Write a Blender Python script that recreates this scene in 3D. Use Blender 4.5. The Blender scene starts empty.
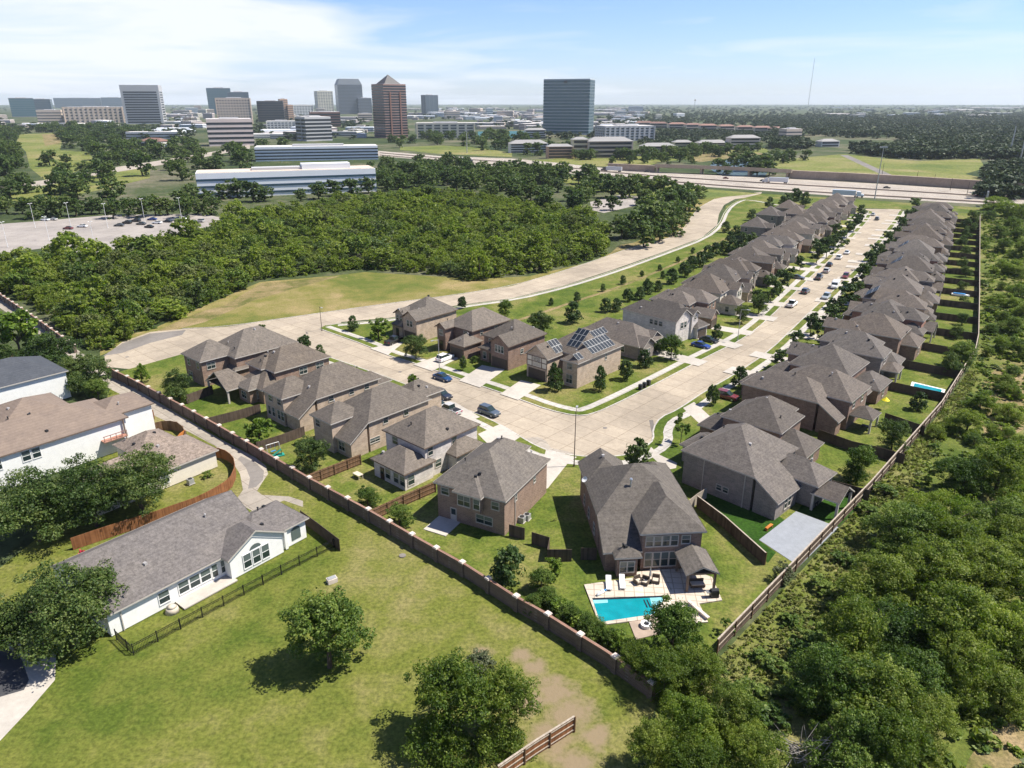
import bpy, math, random
import numpy as np
from mathutils import Vector
R = math.radians
rnd = random.Random(7)
D = bpy.data
SC = bpy.context.scene
COL = SC.collection

# ------------------------------------------------------------------ camera, sky, sun, exposure
F_PX = 720.0
CAM_H = 55.0
PITCH = math.atan(282 / F_PX)
cd = D.cameras.new('camera')
cam = D.objects.new('camera', cd)
COL.objects.link(cam)
cam.location = (0, 0, CAM_H)
cam.rotation_euler = (math.pi / 2 - PITCH, 0, 0)
cd.sensor_width = 36
cd.lens = F_PX / 1024 * 36
cd.clip_end = 40000
cd.clip_start = 0.5
SC.camera = cam

SUN_EL, SUN_AZ = 57, 86          # azimuth measured from +Y towards +X
w = D.worlds.new('World')
SC.world = w
w.use_nodes = True
nt = w.node_tree
nt.nodes.clear()
def N(t, **k):
    n = nt.nodes.new(t)
    for a, b in k.items():
        setattr(n, a, b)
    return n
sky = N('ShaderNodeTexSky', sky_type='NISHITA', sun_disc=False)
sky.sun_elevation = R(SUN_EL)
sky.sun_rotation = R(SUN_AZ)
sky.altitude = 100
sky.air_density = 1.0
sky.dust_density = 0.3
sky.ozone_density = 4.0
tc = N('ShaderNodeTexCoord')
sep = N('ShaderNodeSeparateXYZ')
nt.links.new(tc.outputs['Generated'], sep.inputs[0])
# clouds: project the view direction on a cloud deck, noise there
zc = N('ShaderNodeMath', operation='MAXIMUM'); zc.inputs[1].default_value = 0.0
nt.links.new(sep.outputs['Z'], zc.inputs[0])
za = N('ShaderNodeMath', operation='ADD'); za.inputs[1].default_value = 0.06
nt.links.new(zc.outputs[0], za.inputs[0])
dv = N('ShaderNodeVectorMath', operation='SCALE')
inv = N('ShaderNodeMath', operation='DIVIDE'); inv.inputs[0].default_value = 1
nt.links.new(za.outputs[0], inv.inputs[1])
nt.links.new(tc.outputs['Generated'], dv.inputs[0])
nt.links.new(inv.outputs[0], dv.inputs['Scale'])
cn = N('ShaderNodeTexNoise')
cn.inputs['Scale'].default_value = 0.42
cn.inputs['Detail'].default_value = 7
cn.inputs['Roughness'].default_value = 0.52
cn.inputs['Distortion'].default_value = 0.5
nt.links.new(dv.outputs[0], cn.inputs['Vector'])
bias = N('ShaderNodeMapRange')
bias.inputs['From Min'].default_value = -0.5
bias.inputs['From Max'].default_value = 0.35
bias.inputs['To Min'].default_value = 0.15
bias.inputs['To Max'].default_value = -0.19
nt.links.new(sep.outputs['X'], bias.inputs['Value'])
ad = N('ShaderNodeMath', operation='ADD')
nt.links.new(cn.outputs['Fac'], ad.inputs[0]); nt.links.new(bias.outputs[0], ad.inputs[1])
cr = N('ShaderNodeValToRGB')
cr.color_ramp.elements[0].position = 0.40
cr.color_ramp.elements[1].position = 0.70
cr.color_ramp.elements[0].color = (0, 0, 0, 1)
cr.color_ramp.elements[1].color = (.9, .9, .9, 1)
nt.links.new(ad.outputs[0], cr.inputs[0])
tint = N('ShaderNodeMix', data_type='RGBA', blend_type='MULTIPLY')
tint.inputs[0].default_value = 1
tint.inputs[7].default_value = (0.78, 0.84, 1.12, 1)
nt.links.new(sky.outputs[0], tint.inputs[6])
# the low sky is the bright part of a clear summer sky, the zenith the deep part
hz = N('ShaderNodeMapRange', interpolation_type='SMOOTHSTEP')
hz.inputs['From Min'].default_value = 0.10; hz.inputs['From Max'].default_value = 0.28
hz.inputs['To Min'].default_value = 1.10; hz.inputs['To Max'].default_value = 0.86
nt.links.new(sep.outputs['Z'], hz.inputs['Value'])
glow = N('ShaderNodeVectorMath', operation='SCALE')
nt.links.new(tint.outputs[2], glow.inputs[0]); nt.links.new(hz.outputs[0], glow.inputs['Scale'])
mixc = N('ShaderNodeMix', data_type='RGBA')
lowc = N('ShaderNodeMapRange', interpolation_type='SMOOTHSTEP')
lowc.inputs['From Min'].default_value = 0.12; lowc.inputs['From Max'].default_value = 0.3
lowc.inputs['To Min'].default_value = 1; lowc.inputs['To Max'].default_value = 0.15
nt.links.new(sep.outputs['Z'], lowc.inputs['Value'])
clm = N('ShaderNodeMath', operation='MULTIPLY')
nt.links.new(cr.outputs[0], clm.inputs[0]); nt.links.new(lowc.outputs[0], clm.inputs[1])
nt.links.new(clm.outputs[0], mixc.inputs[0])
nt.links.new(glow.outputs[0], mixc.inputs[6])
mixc.inputs[7].default_value = (6.9, 7.1, 7.6, 1)
bg = N('ShaderNodeBackground')
bg.inputs['Strength'].default_value = 0.085
out = N('ShaderNodeOutputWorld')
nt.links.new(mixc.outputs[2], bg.inputs[0])
nt.links.new(bg.outputs[0], out.inputs[0])

sl = D.lights.new('sun', 'SUN')
sl.energy = 5.0
sl.angle = R(0.6)
sl.color = (1.0, 0.95, 0.86)
so = D.objects.new('sun', sl)
COL.objects.link(so)
sd = Vector((math.sin(R(SUN_AZ)) * math.cos(R(SUN_EL)), math.cos(R(SUN_AZ)) * math.cos(R(SUN_EL)), math.sin(R(SUN_EL))))
so.rotation_euler = sd.to_track_quat('Z', 'Y').to_euler()
so.location = (0, 0, 300)

SC.view_settings.view_transform = 'Standard'
SC.view_settings.look = 'None'
SC.view_settings.exposure = 0.80
SC.view_settings.gamma = 1
SC.view_settings.use_curve_mapping = False
SC.render.engine = 'CYCLES'
SC.cycles.use_denoising = True
SC.cycles.max_bounces = 5
SC.cycles.diffuse_bounces = 3
SC.cycles.glossy_bounces = 2
SC.cycles.transmission_bounces = 3
SC.cycles.transparent_max_bounces = 4
SC.cycles.volume_bounces = 1
SC.cycles.use_adaptive_sampling = True
SC.cycles.adaptive_threshold = 0.02

# ------------------------------------------------------------------ helpers
def G(px, py, z=0.0):
    """the point of the level plane at height z seen at photo pixel (px, py)"""
    xc = (px - 512) / F_PX; yc = (py - 384) / F_PX
    dy = math.cos(PITCH) - yc * math.sin(PITCH); dz = -math.sin(PITCH) - yc * math.cos(PITCH)
    t = (z - CAM_H) / dz
    return (xc * t, dy * t)
def depth_scale(x, y, z=0.0):
    return F_PX / (y * math.cos(PITCH) - (z - CAM_H) * math.sin(PITCH))
def rot2(x, y, a):
    return (x * math.cos(a) - y * math.sin(a), x * math.sin(a) + y * math.cos(a))
def to_local(p, o, a):
    return rot2(p[0] - o[0], p[1] - o[1], -a)

def tag(o, label=None, cat=None, group=None, kind=None):
    if label: o['label'] = label
    if cat: o['category'] = cat
    if group: o['group'] = group
    if kind: o['kind'] = kind
    return o
def thing(name, label, cat, loc=(0, 0, 0), rz=0.0, group=None):
    o = D.objects.new(name, None)
    o.empty_display_size = 0.2
    COL.objects.link(o)
    o.location = loc
    o.rotation_euler = (0, 0, rz)
    return tag(o, label, cat, group)
def link(name, me, parent=None, loc=(0, 0, 0), rz=0.0, scale=None):
    o = D.objects.new(name, me)
    COL.objects.link(o)
    o.location = loc
    o.rotation_euler = (0, 0, rz)
    if scale: o.scale = scale
    if parent: o.parent = parent
    return o

class MB:
    def __init__(s):
        s.v = []; s.f = []; s.m = []
    def face(s, pts, m=0):
        i = len(s.v)
        s.v += [tuple(p) for p in pts]
        s.f.append(tuple(range(i, i + len(pts)))); s.m.append(m)
    def box(s, x0, x1, y0, y1, z0, z1, m=0):
        s.prism([(x0, y0), (x1, y0), (x1, y1), (x0, y1)], z0, z1, m)
    def prism(s, poly, z0, z1, m=0, mside=None, bottom=True):
        a = sum(p[0] * q[1] - q[0] * p[1] for p, q in zip(poly, poly[1:] + poly[:1]))
        if a < 0: poly = poly[::-1]
        n = len(poly); i = len(s.v)
        s.v += [(p[0], p[1], z0) for p in poly] + [(p[0], p[1], z1) for p in poly]
        s.f.append(tuple(range(i + n, i + 2 * n))); s.m.append(m)
        if bottom:
            s.f.append(tuple(range(i + n - 1, i - 1, -1))); s.m.append(m)
        for k in range(n):
            j = (k + 1) % n
            s.f.append((i + k, i + j, i + n + j, i + n + k)); s.m.append(m if mside is None else mside)
    def flat(s, poly, z, m=0):
        a = sum(p[0] * q[1] - q[0] * p[1] for p, q in zip(poly, poly[1:] + poly[:1]))
        if a < 0: poly = poly[::-1]
        s.face([(p[0], p[1], z) for p in poly], m)
    def obox(s, cx, cy, z0, z1, lx, ly, a=0.0, m=0):
        P = [rot2(x, y, a) for x, y in ((-lx / 2, -ly / 2), (lx / 2, -ly / 2), (lx / 2, ly / 2), (-lx / 2, ly / 2))]
        s.prism([(cx + x, cy + y) for x, y in P], z0, z1, m)
    def tube(s, p, q, r0, r1=None, n=6, m=0):
        r1 = r0 if r1 is None else r1
        p = Vector(p); q = Vector(q); d = (q - p)
        if d.length < 1e-6: return
        d.normalize()
        u = d.orthogonal().normalized(); v = d.cross(u)
        i = len(s.v)
        for c, r in ((p, r0), (q, r1)):
            for k in range(n):
                t = 2 * math.pi * k / n
                s.v.append(tuple(c + (u * math.cos(t) + v * math.sin(t)) * r))
        for k in range(n):
            j = (k + 1) % n
            s.f.append((i + k, i + j, i + n + j, i + n + k)); s.m.append(m)
        s.f.append(tuple(range(i + n, i + 2 * n))); s.m.append(m)
        s.f.append(tuple(range(i + n - 1, i - 1, -1))); s.m.append(m)
    def mesh(s, name, mats, smooth=False):
        me = D.meshes.new(name)
        me.from_pydata(s.v, [], s.f)
        for mm in (mats if isinstance(mats, (list, tuple)) else [mats]): me.materials.append(mm)
        if len(me.materials) > 1: me.polygons.foreach_set('material_index', s.m)
        if smooth: me.polygons.foreach_set('use_smooth', [True] * len(s.f))
        me.update()
        return me
    def build(s, name, mats, parent=None, loc=(0, 0, 0), rz=0.0, smooth=False):
        return link(name, s.mesh(name, mats, smooth), parent, loc, rz)

def np_mesh(name, V, Q, mats, mi=None):
    me = D.meshes.new(name)
    V = np.asarray(V, np.float32); Q = np.asarray(Q, np.int32)
    me.vertices.add(len(V)); me.vertices.foreach_set('co', V.ravel())
    me.loops.add(Q.size); me.loops.foreach_set('vertex_index', Q.ravel())
    me.polygons.add(len(Q))
    me.polygons.foreach_set('loop_start', np.arange(0, Q.size, Q.shape[1], dtype=np.int32))
    for mm in mats: me.materials.append(mm)
    if mi is not None: me.polygons.foreach_set('material_index', np.asarray(mi, np.int32))
    me.update(calc_edges=True)
    me.validate()
    return me

# ------------------------------------------------------------------ materials
class NT:
    def __init__(s, name):
        s.m = D.materials.new(name); s.m.use_nodes = True
        s.t = s.m.node_tree; s.b = s.t.nodes['Principled BSDF']; s.o = s.t.nodes['Material Output']
    def n(s, t, **k):
        x = s.t.nodes.new(t)
        for a, b in k.items(): setattr(x, a, b)
        return x
    def l(s, a, b): s.t.links.new(a, b)
def ramp(m, stops):
    r = m.n('ShaderNodeValToRGB')
    e = r.color_ramp.elements
    while len(e) < len(stops): e.new(0.5)
    for i, (p, c) in enumerate(stops):
        e[i].position = p; e[i].color = (*c, 1)
    return r
def noise(m, scale, detail=4, rough=.55, vec=None, dist=0.0):
    n = m.n('ShaderNodeTexNoise')
    n.inputs['Scale'].default_value = scale; n.inputs['Detail'].default_value = detail
    n.inputs['Roughness'].default_value = rough; n.inputs['Distortion'].default_value = dist
    if vec is not None: m.l(vec, n.inputs['Vector'])
    return n
def pos(m, obj=False):
    if obj: return m.n('ShaderNodeTexCoord').outputs['Object']
    return m.n('ShaderNodeNewGeometry').outputs['Position']
def mixrgb(m, fac, a, b, blend='MIX'):
    x = m.n('ShaderNodeMix', data_type='RGBA', blend_type=blend)
    for v, i in ((fac, 0), (a, 6), (b, 7)):
        if hasattr(v, 'links'): m.l(v, x.inputs[i])
        else: x.inputs[i].default_value = v if i == 0 else (*v, 1)
    return x.outputs[2]
def plain(name, c, rough=.6, metal=0.0, var=.12, scale=1.5, spec=.3, obj=False):
    m = NT(name)
    p = pos(m, obj)
    n = noise(m, scale, 5, .6, p)
    r = ramp(m, [(.3, [v * (1 - var) for v in c]), (.7, [min(1, v * (1 + var)) for v in c])])
    m.l(n.outputs['Fac'], r.inputs[0]); m.l(r.outputs[0], m.b.inputs['Base Color'])
    m.b.inputs['Roughness'].default_value = rough; m.b.inputs['Metallic'].default_value = metal
    m.b.inputs['Specular IOR Level'].default_value = spec
    return m.m
def grass(name, a, b, c, big=.035, mid=.25, fine=2.6, bare=None, bare_at=.66, mix=.55):
    """a dark green, b main green, c dry; optional bare soil patches"""
    m = NT(name); p = pos(m)
    n1 = noise(m, big, 5, .6, p, .6); n2 = noise(m, mid, 5, .65, p, .3); n3 = noise(m, fine, 4, .7, p)
    r1 = ramp(m, [(.35, a), (.5, b), (.68, c)])
    ma = m.n('ShaderNodeMath', operation='MULTIPLY_ADD'); m.l(n2.outputs['Fac'], ma.inputs[0]); ma.inputs[1].default_value = mix
    m.l(n1.outputs['Fac'], ma.inputs[2])
    su = m.n('ShaderNodeMath', operation='SUBTRACT'); m.l(ma.outputs[0], su.inputs[0]); su.inputs[1].default_value = mix / 2
    m.l(su.outputs[0], r1.inputs[0])
    r3 = ramp(m, [(.36, (.64, .66, .62)), (.64, (1.28, 1.25, 1.2))]); m.l(n3.outputs['Fac'], r3.inputs[0])
    c1 = mixrgb(m, 1.0, r1.outputs[0], r3.outputs[0], 'MULTIPLY')
    if bare:
        n4 = noise(m, big * 1.6, 6, .65, p, .8)
        r4 = ramp(m, [(bare_at, (0, 0, 0)), (bare_at + .08, (1, 1, 1))]); m.l(n4.outputs['Fac'], r4.inputs[0])
        c1 = mixrgb(m, r4.outputs[0], c1, bare)
    m.l(c1, m.b.inputs['Base Color'])
    m.b.inputs['Roughness'].default_value = .9; m.b.inputs['Specular IOR Level'].default_value = .1
    bp = m.n('ShaderNodeBump'); bp.inputs['Strength'].default_value = .5; bp.inputs['Distance'].default_value = .15
    m.l(n3.outputs['Fac'], bp.inputs['Height']); m.l(bp.outputs[0], m.b.inputs['Normal'])
    return m.m
def concrete(name, c, joint=0.0, ang=0.0, stain=.25):
    m = NT(name); p = pos(m)
    n1 = noise(m, .06, 5, .6, p, .5); n2 = noise(m, 1.4, 6, .7, p)
    nw = noise(m, .35, 6, .7, p, 1.5)
    mxx = m.n('ShaderNodeMath', operation='MULTIPLY_ADD'); m.l(nw.outputs['Fac'], mxx.inputs[0]); mxx.inputs[1].default_value = .6; m.l(n1.outputs['Fac'], mxx.inputs[2])
    sbb = m.n('ShaderNodeMath', operation='SUBTRACT'); m.l(mxx.outputs[0], sbb.inputs[0]); sbb.inputs[1].default_value = .3
    r1 = ramp(m, [(.3, [v * (1 - stain) for v in c]), (.62, [min(1, v * 1.06) for v in c])]); m.l(sbb.outputs[0], r1.inputs[0])
    r2 = ramp(m, [(.3, (.86, .86, .86)), (.7, (1.05, 1.05, 1.05))]); m.l(n2.outputs['Fac'], r2.inputs[0])
    col = mixrgb(m, 1.0, r1.outputs[0], r2.outputs[0], 'MULTIPLY')
    if joint:
        mp = m.n('ShaderNodeMapping'); m.l(p, mp.inputs['Vector']); mp.inputs['Rotation'].default_value = (0, 0, ang)
        bt = m.n('ShaderNodeTexBrick'); bt.offset = 0
        m.l(mp.outputs[0], bt.inputs['Vector'])
        bt.inputs['Scale'].default_value = 1; bt.inputs['Brick Width'].default_value = joint; bt.inputs['Row Height'].default_value = joint * .9
        bt.inputs['Mortar Size'].default_value = .07; bt.inputs['Mortar Smooth'].default_value = .3
        bt.inputs['Color1'].default_value = (1, 1, 1, 1); bt.inputs['Color2'].default_value = (.88, .88, .89, 1); bt.inputs['Mortar'].default_value = (.60, .57, .54, 1)
        col = mixrgb(m, 1.0, col, bt.outputs['Color'], 'MULTIPLY')
    m.l(col, m.b.inputs['Base Color'])
    m.b.inputs['Roughness'].default_value = .85; m.b.inputs['Specular IOR Level'].default_value = .2
    return m.m
def shingle(name, c, var=.36):
    m = NT(name); p = pos(m)
    n1 = noise(m, 1.9, 5, .95, p); n2 = noise(m, .5, 4, .6, p)
    wv = m.n('ShaderNodeTexWave', wave_type='BANDS', bands_direction='Z'); m.l(p, wv.inputs['Vector'])
    wv.inputs['Scale'].default_value = 1.3; wv.inputs['Distortion'].default_value = .4
    r1 = ramp(m, [(.36, [v * (1 - var) for v in c]), (.64, [v * (1 + var) for v in c])]); m.l(n1.outputs['Fac'], r1.inputs[0])
    r2 = ramp(m, [(.3, (.88, .88, .9)), (.7, (1.08, 1.07, 1.05))]); m.l(n2.outputs['Fac'], r2.inputs[0])
    r3 = ramp(m, [(0, (.9, .9, .9)), (.5, (1, 1, 1))]); m.l(wv.outputs['Fac'], r3.inputs[0])
    col = mixrgb(m, 1.0, mixrgb(m, 1.0, r1.outputs[0], r2.outputs[0], 'MULTIPLY'), r3.outputs[0], 'MULTIPLY')
    oi = m.n('ShaderNodeObjectInfo')
    hv = m.n('ShaderNodeMapRange'); m.l(oi.outputs['Random'], hv.inputs['Value']); hv.inputs['To Min'].default_value = .82; hv.inputs['To Max'].default_value = 1.18
    sc = m.n('ShaderNodeVectorMath', operation='SCALE'); m.l(col, sc.inputs[0]); m.l(hv.outputs[0], sc.inputs['Scale'])
    wnz = m.n('ShaderNodeTexWhiteNoise', noise_dimensions='1D'); m.l(oi.outputs['Random'], wnz.inputs['W'])
    fin = mixrgb(m, wnz.outputs['Value'], (1.04, 1.0, .95), (.97, 1.0, 1.02))
    m.l(mixrgb(m, 1.0, sc.outputs[0], fin, 'MULTIPLY'), m.b.inputs['Base Color'])
    m.b.inputs['Roughness'].default_value = .88; m.b.inputs['Specular IOR Level'].default_value = .15
    bp = m.n('ShaderNodeBump'); bp.inputs['Strength'].default_value = .4; bp.inputs['Distance'].default_value = .05
    m.l(n1.outputs['Fac'], bp.inputs['Height']); m.l(bp.outputs[0], m.b.inputs['Normal'])
    return m.m
def brick(name, c1, c2, mort, w=.55, h=.2):
    m = NT(name)
    ob = pos(m, True)
    sp = m.n('ShaderNodeSeparateXYZ'); m.l(ob, sp.inputs[0])
    ad = m.n('ShaderNodeMath', operation='ADD'); m.l(sp.outputs['X'], ad.inputs[0]); m.l(sp.outputs['Y'], ad.inputs[1])
    cb = m.n('ShaderNodeCombineXYZ'); m.l(ad.outputs[0], cb.inputs['X']); m.l(sp.outputs['Z'], cb.inputs['Y'])
    bt = m.n('ShaderNodeTexBrick'); m.l(cb.outputs[0], bt.inputs['Vector'])
    bt.inputs['Scale'].default_value = 1; bt.inputs['Brick Width'].default_value = w; bt.inputs['Row Height'].default_value = h
    bt.inputs['Mortar Size'].default_value = .018
    bt.inputs['Color1'].default_value = (*c1, 1); bt.inputs['Color2'].default_value = (*c2, 1); bt.inputs['Mortar'].default_value = (*mort, 1)
    n1 = noise(m, 1.1, 5, .65, ob)
    r = ramp(m, [(.3, (.8, .8, .8)), (.7, (1.18, 1.16, 1.12))]); m.l(n1.outputs['Fac'], r.inputs[0])
    m.l(mixrgb(m, 1.0, bt.outputs['Color'], r.outputs[0], 'MULTIPLY'), m.b.inputs['Base Color'])
    m.b.inputs['Roughness'].default_value = .85; m.b.inputs['Specular IOR Level'].default_value = .2
    return m.m
def planks(name, c1, c2, w=.15):
    m = NT(name)
    ob = pos(m, True)
    sp = m.n('ShaderNodeSeparateXYZ'); m.l(ob, sp.inputs[0])
    ad = m.n('ShaderNodeMath', operation='ADD'); m.l(sp.outputs['X'], ad.inputs[0]); m.l(sp.outputs['Y'], ad.inputs[1])
    dvv = m.n('ShaderNodeMath', operation='DIVIDE'); m.l(ad.outputs[0], dvv.inputs[0]); dvv.inputs[1].default_value = w * 1.3
    fl = m.n('ShaderNodeMath', operation='FLOOR'); m.l(dvv.outputs[0], fl.inputs[0])
    wn = m.n('ShaderNodeTexWhiteNoise', noise_dimensions='1D'); m.l(fl.outputs[0], wn.inputs['W'])
    n1 = noise(m, 1.0, 4, .6, ob)
    mx = m.n('ShaderNodeMath', operation='MULTIPLY_ADD'); m.l(wn.outputs['Value'], mx.inputs[0]); mx.inputs[1].default_value = .5
    m.l(n1.outputs['Fac'], mx.inputs[2])
    r = ramp(m, [(.35, c1), (.95, c2)]); m.l(mx.outputs[0], r.inputs[0])
    m.l(r.outputs[0], m.b.inputs['Base Color'])
    m.b.inputs['Roughness'].default_value = .85; m.b.inputs['Specular IOR Level'].default_value = .15
    return m.m
def leaf(name, dark, mid, light, trans=.25):
    m = NT(name)
    g = m.n('ShaderNodeNewGeometry'); oi = m.n('ShaderNodeObjectInfo')
    n1 = noise(m, .55, 3, .6, g.outputs['Position'])
    s1 = m.n('ShaderNodeMath', operation='MULTIPLY_ADD'); m.l(g.outputs['Random Per Island'], s1.inputs[0]); s1.inputs[1].default_value = .42; m.l(n1.outputs['Fac'], s1.inputs[2])
    n2 = noise(m, .085, 2, .5, g.outputs['Position'])
    o2 = m.n('ShaderNodeMath', operation='MULTIPLY_ADD'); m.l(n2.outputs['Fac'], o2.inputs[0]); o2.inputs[1].default_value = .5; m.l(s1.outputs[0], o2.inputs[2])
    o3 = m.n('ShaderNodeMath', operation='SUBTRACT'); m.l(o2.outputs[0], o3.inputs[0]); o3.inputs[1].default_value = .16
    s2 = m.n('ShaderNodeMath', operation='MULTIPLY_ADD'); m.l(oi.outputs['Random'], s2.inputs[0]); s2.inputs[1].default_value = .26; m.l(o3.outputs[0], s2.inputs[2])
    r = ramp(m, [(.45, dark), (.85, mid), (1.0, light)])
    sb = m.n('ShaderNodeMath', operation='SUBTRACT'); m.l(s2.outputs[0], sb.inputs[0]); sb.inputs[1].default_value = .12
    m.l(sb.outputs[0], r.inputs[0])
    m.l(r.outputs[0], m.b.inputs['Base Color'])
    m.b.inputs['Roughness'].default_value = .55; m.b.inputs['Specular IOR Level'].default_value = .25
    tr = m.n('ShaderNodeBsdfTranslucent')
    br = m.n('ShaderNodeMix', data_type='RGBA', blend_type='MULTIPLY'); br.inputs[0].default_value = 1
    m.l(r.outputs[0], br.inputs[6]); br.inputs[7].default_value = (1.5, 1.7, .7, 1)
    m.l(br.outputs[2], tr.inputs[0])
    mx = m.n('ShaderNodeMixShader'); mx.inputs[0].default_value = trans
    m.l(m.b.outputs[0], mx.inputs[1]); m.l(tr.outputs[0], mx.inputs[2]); m.l(mx.outputs[0], m.o.inputs['Surface'])
    return m.m
def glass_dark(name, c, rough=.08, spec=.6):
    m = NT(name)
    m.b.inputs['Base Color'].default_value = (*c, 1); m.b.inputs['Roughness'].default_value = rough
    m.b.inputs['Specular IOR Level'].default_value = spec
    return m.m
def paint(name, c):
    m = NT(name)
    n = noise(m, 3, 2, .5, pos(m, True))
    r = ramp(m, [(.3, [v * .95 for v in c]), (.7, c)]); m.l(n.outputs['Fac'], r.inputs[0]); m.l(r.outputs[0], m.b.inputs['Base Color'])
    m.b.inputs['Roughness'].default_value = .3; m.b.inputs['Coat Weight'].default_value = .5; m.b.inputs['Coat Roughness'].default_value = .08
    return m.m

M = dict(
    ground=grass('ground_cover', (.030, .048, .018), (.058, .076, .030), (.15, .135, .095), big=.006, mid=.05, fine=.5),
    lot=grass('lot_grass', (.058, .092, .014), (.105, .130, .024), (.19, .17, .062), big=.06, mid=.3),
    field=grass('field_grass', (.070, .098, .015), (.124, .136, .028), (.198, .175, .072), big=.026, mid=.24, fine=2.2, mix=.5),
    meadow=grass('meadow_grass', (.095, .118, .025), (.165, .155, .045), (.27, .21, .10), big=.03, mid=.15, bare=(.33, .25, .13), bare_at=.66),
    dry=grass('dry_grass', (.10, .105, .03), (.20, .16, .075), (.28, .21, .12), big=.08, mid=.4),
    rough=grass('rough_grass', (.060, .090, .016), (.115, .135, .030), (.185, .17, .07), big=.06, mid=.25, bare=(.26, .20, .12), bare_at=.68),
    turf=grass('artificial_turf', (.016, .05, .005), (.022, .06, .007), (.028, .07, .009)),
    mow=grass('mown_field', (.095, .125, .03), (.15, .165, .045), (.23, .20, .09), big=.008, mid=.03, fine=.4),
    conc=concrete('street_concrete', (.40, .335, .252), 4.5, R(42)),
    conc2=concrete('pale_concrete', (.44, .40, .345), 0, 0, .15),
    walk=concrete('walk_concrete', (.46, .43, .38), 1.6, R(42), .12),
    alley=concrete('alley_concrete', (.37, .325, .265), 3.6, R(42), .3),
    asphalt=concrete('worn_asphalt', (.20, .18, .16), 0, 0, .3),
    dasphalt=concrete('dark_asphalt', (.075, .075, .08), 0, 0, .3),
    hwy=concrete('highway_concrete', (.38, .33, .27), 7, R(-25), .2),
    lot_c=concrete('parking_concrete', (.34, .305, .27), 6, R(12), .2),
    retain=concrete('retaining_concrete', (.40, .31, .24), 0, 0, .3),
    bridge=concrete('bridge_concrete', (.40, .32, .24), 0, 0, .2),
    deck=concrete('pool_deck_stone', (.56, .485, .39), 1.2, R(5), .12),
    slab=concrete('grey_court', (.255, .27, .29), 0, 0, .08),
    roof=shingle('brown_shingle', (.117, .101, .088)),
    roof2=shingle('taupe_shingle', (.126, .108, .091)),
    roof3=shingle('grey_shingle', (.122, .114, .111)),
    roof4=shingle('tan_shingle', (.185, .147, .121), .14),
    roof5=shingle('slate_shingle', (.075, .08, .09), .2),
    roof6=shingle('mottled_shingle', (.185, .15, .125), .5),
    redroof=shingle('red_tile', (.235, .145, .122), .25),
    b_tan=brick('tan_brick', (.36, .27, .20), (.46, .36, .275), (.46, .40, .33)),
    b_brown=brick('brown_brick', (.185, .115, .085), (.25, .165, .125), (.27, .22, .19)),
    b_rust=brick('rust_brick', (.205, .135, .10), (.265, .18, .135), (.34, .27, .22)),
    b_red=brick('red_brick', (.27, .12, .085), (.35, .175, .125), (.36, .29, .25)),
    b_wht=brick('limewashed_brick', (.52, .47, .44), (.64, .60, .565), (.48, .43, .40)),
    b_grey=brick('grey_brick', (.19, .165, .15), (.26, .225, .205), (.30, .28, .26)),
    stone=brick('pale_stone', (.50, .46, .39), (.62, .575, .50), (.50, .45, .38), .8, .35),
    wallb=brick('wall_brick', (.12, .088, .070), (.165, .122, .098), (.19, .16, .135)),
    wallb2=brick('red_wall_brick', (.20, .115, .085), (.26, .155, .115), (.28, .22, .19)),
    stucco=plain('white_siding', (.76, .75, .71), .7, var=.05),
    cream=plain('cream_siding', (.66, .60, .49), .7, var=.06),
    trim=plain('trim_paint', (.46, .42, .37), .5, var=.05),
    trimd=plain('brown_trim', (.16, .115, .09), .5, var=.1),
    cap=plain('cast_stone', (.58, .50, .43), .7, var=.15),
    gdoor=plain('garage_door_paint', (.075, .058, .048), .5, var=.1),
    door=plain('door_paint', (.05, .03, .022), .4, var=.1),
    pane=glass_dark('window_glass', (.022, .036, .036)),
    pane2=glass_dark('blind_glass', (.10, .125, .12), .15),
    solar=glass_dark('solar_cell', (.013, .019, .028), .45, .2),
    alu=plain('aluminium', (.55, .56, .57), .35, .8, .05),
    steel=plain('galvanised_steel', (.40, .40, .39), .5, .4, .08),
    iron=plain('black_iron', (.016, .016, .016), .5, .3, .1),
    pole=plain('brown_pole', (.10, .075, .06), .6, .2, .1),
    wframe=plain('white_trim', (.74, .73, .70), .5, 0, .04),
    wpole=plain('white_pole', (.72, .72, .70), .5, .0, .05),
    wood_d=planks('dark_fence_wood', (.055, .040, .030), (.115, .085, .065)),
    wood_b=planks('brown_fence_wood', (.10, .058, .032), (.20, .12, .068)),
    wood_o=planks('orange_fence_wood', (.36, .12, .025), (.50, .19, .05)),
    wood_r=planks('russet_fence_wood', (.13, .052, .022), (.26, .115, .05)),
    wood_p=planks('pale_fence_wood', (.27, .225, .175), (.40, .34, .275)),
    bark=plain('bark', (.085, .062, .045), .9, var=.3, scale=4),
    pvc=plain('vent_metal', (.42, .40, .38), .5, .3, .1),
    blackm=plain('black_plastic', (.02, .021, .023), .5, 0, .1),
    rub=plain('tyre_rubber', (.02, .02, .02), .8, 0, .1),
    water=None,
    white=plain('white_plastic', (.80, .80, .78), .4, 0, .03),
    cush=plain('beige_cushion', (.50, .43, .34), .8, 0, .1),
    wick=plain('brown_wicker', (.10, .075, .055), .8, 0, .3, 8),
    blue=plain('blue_cover', (.05, .22, .48), .5, 0, .1),
    yellow=plain('yellow_canvas', (.75, .62, .02), .6, 0, .06),
    teal=plain('teal_plastic', (.02, .24, .18), .5, 0, .15),
    redp=plain('red_flowers', (.42, .02, .06), .7, 0, .3, 6),
    asph_b=plain('tar_roof', (.36, .30, .25), .8, 0, .15, .05),
    mulch=plain('mulch', (.055, .035, .025), .95, 0, .3, 3),
    mark=plain('road_paint', (.78, .78, .74), .6, 0, .06),
)
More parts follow.
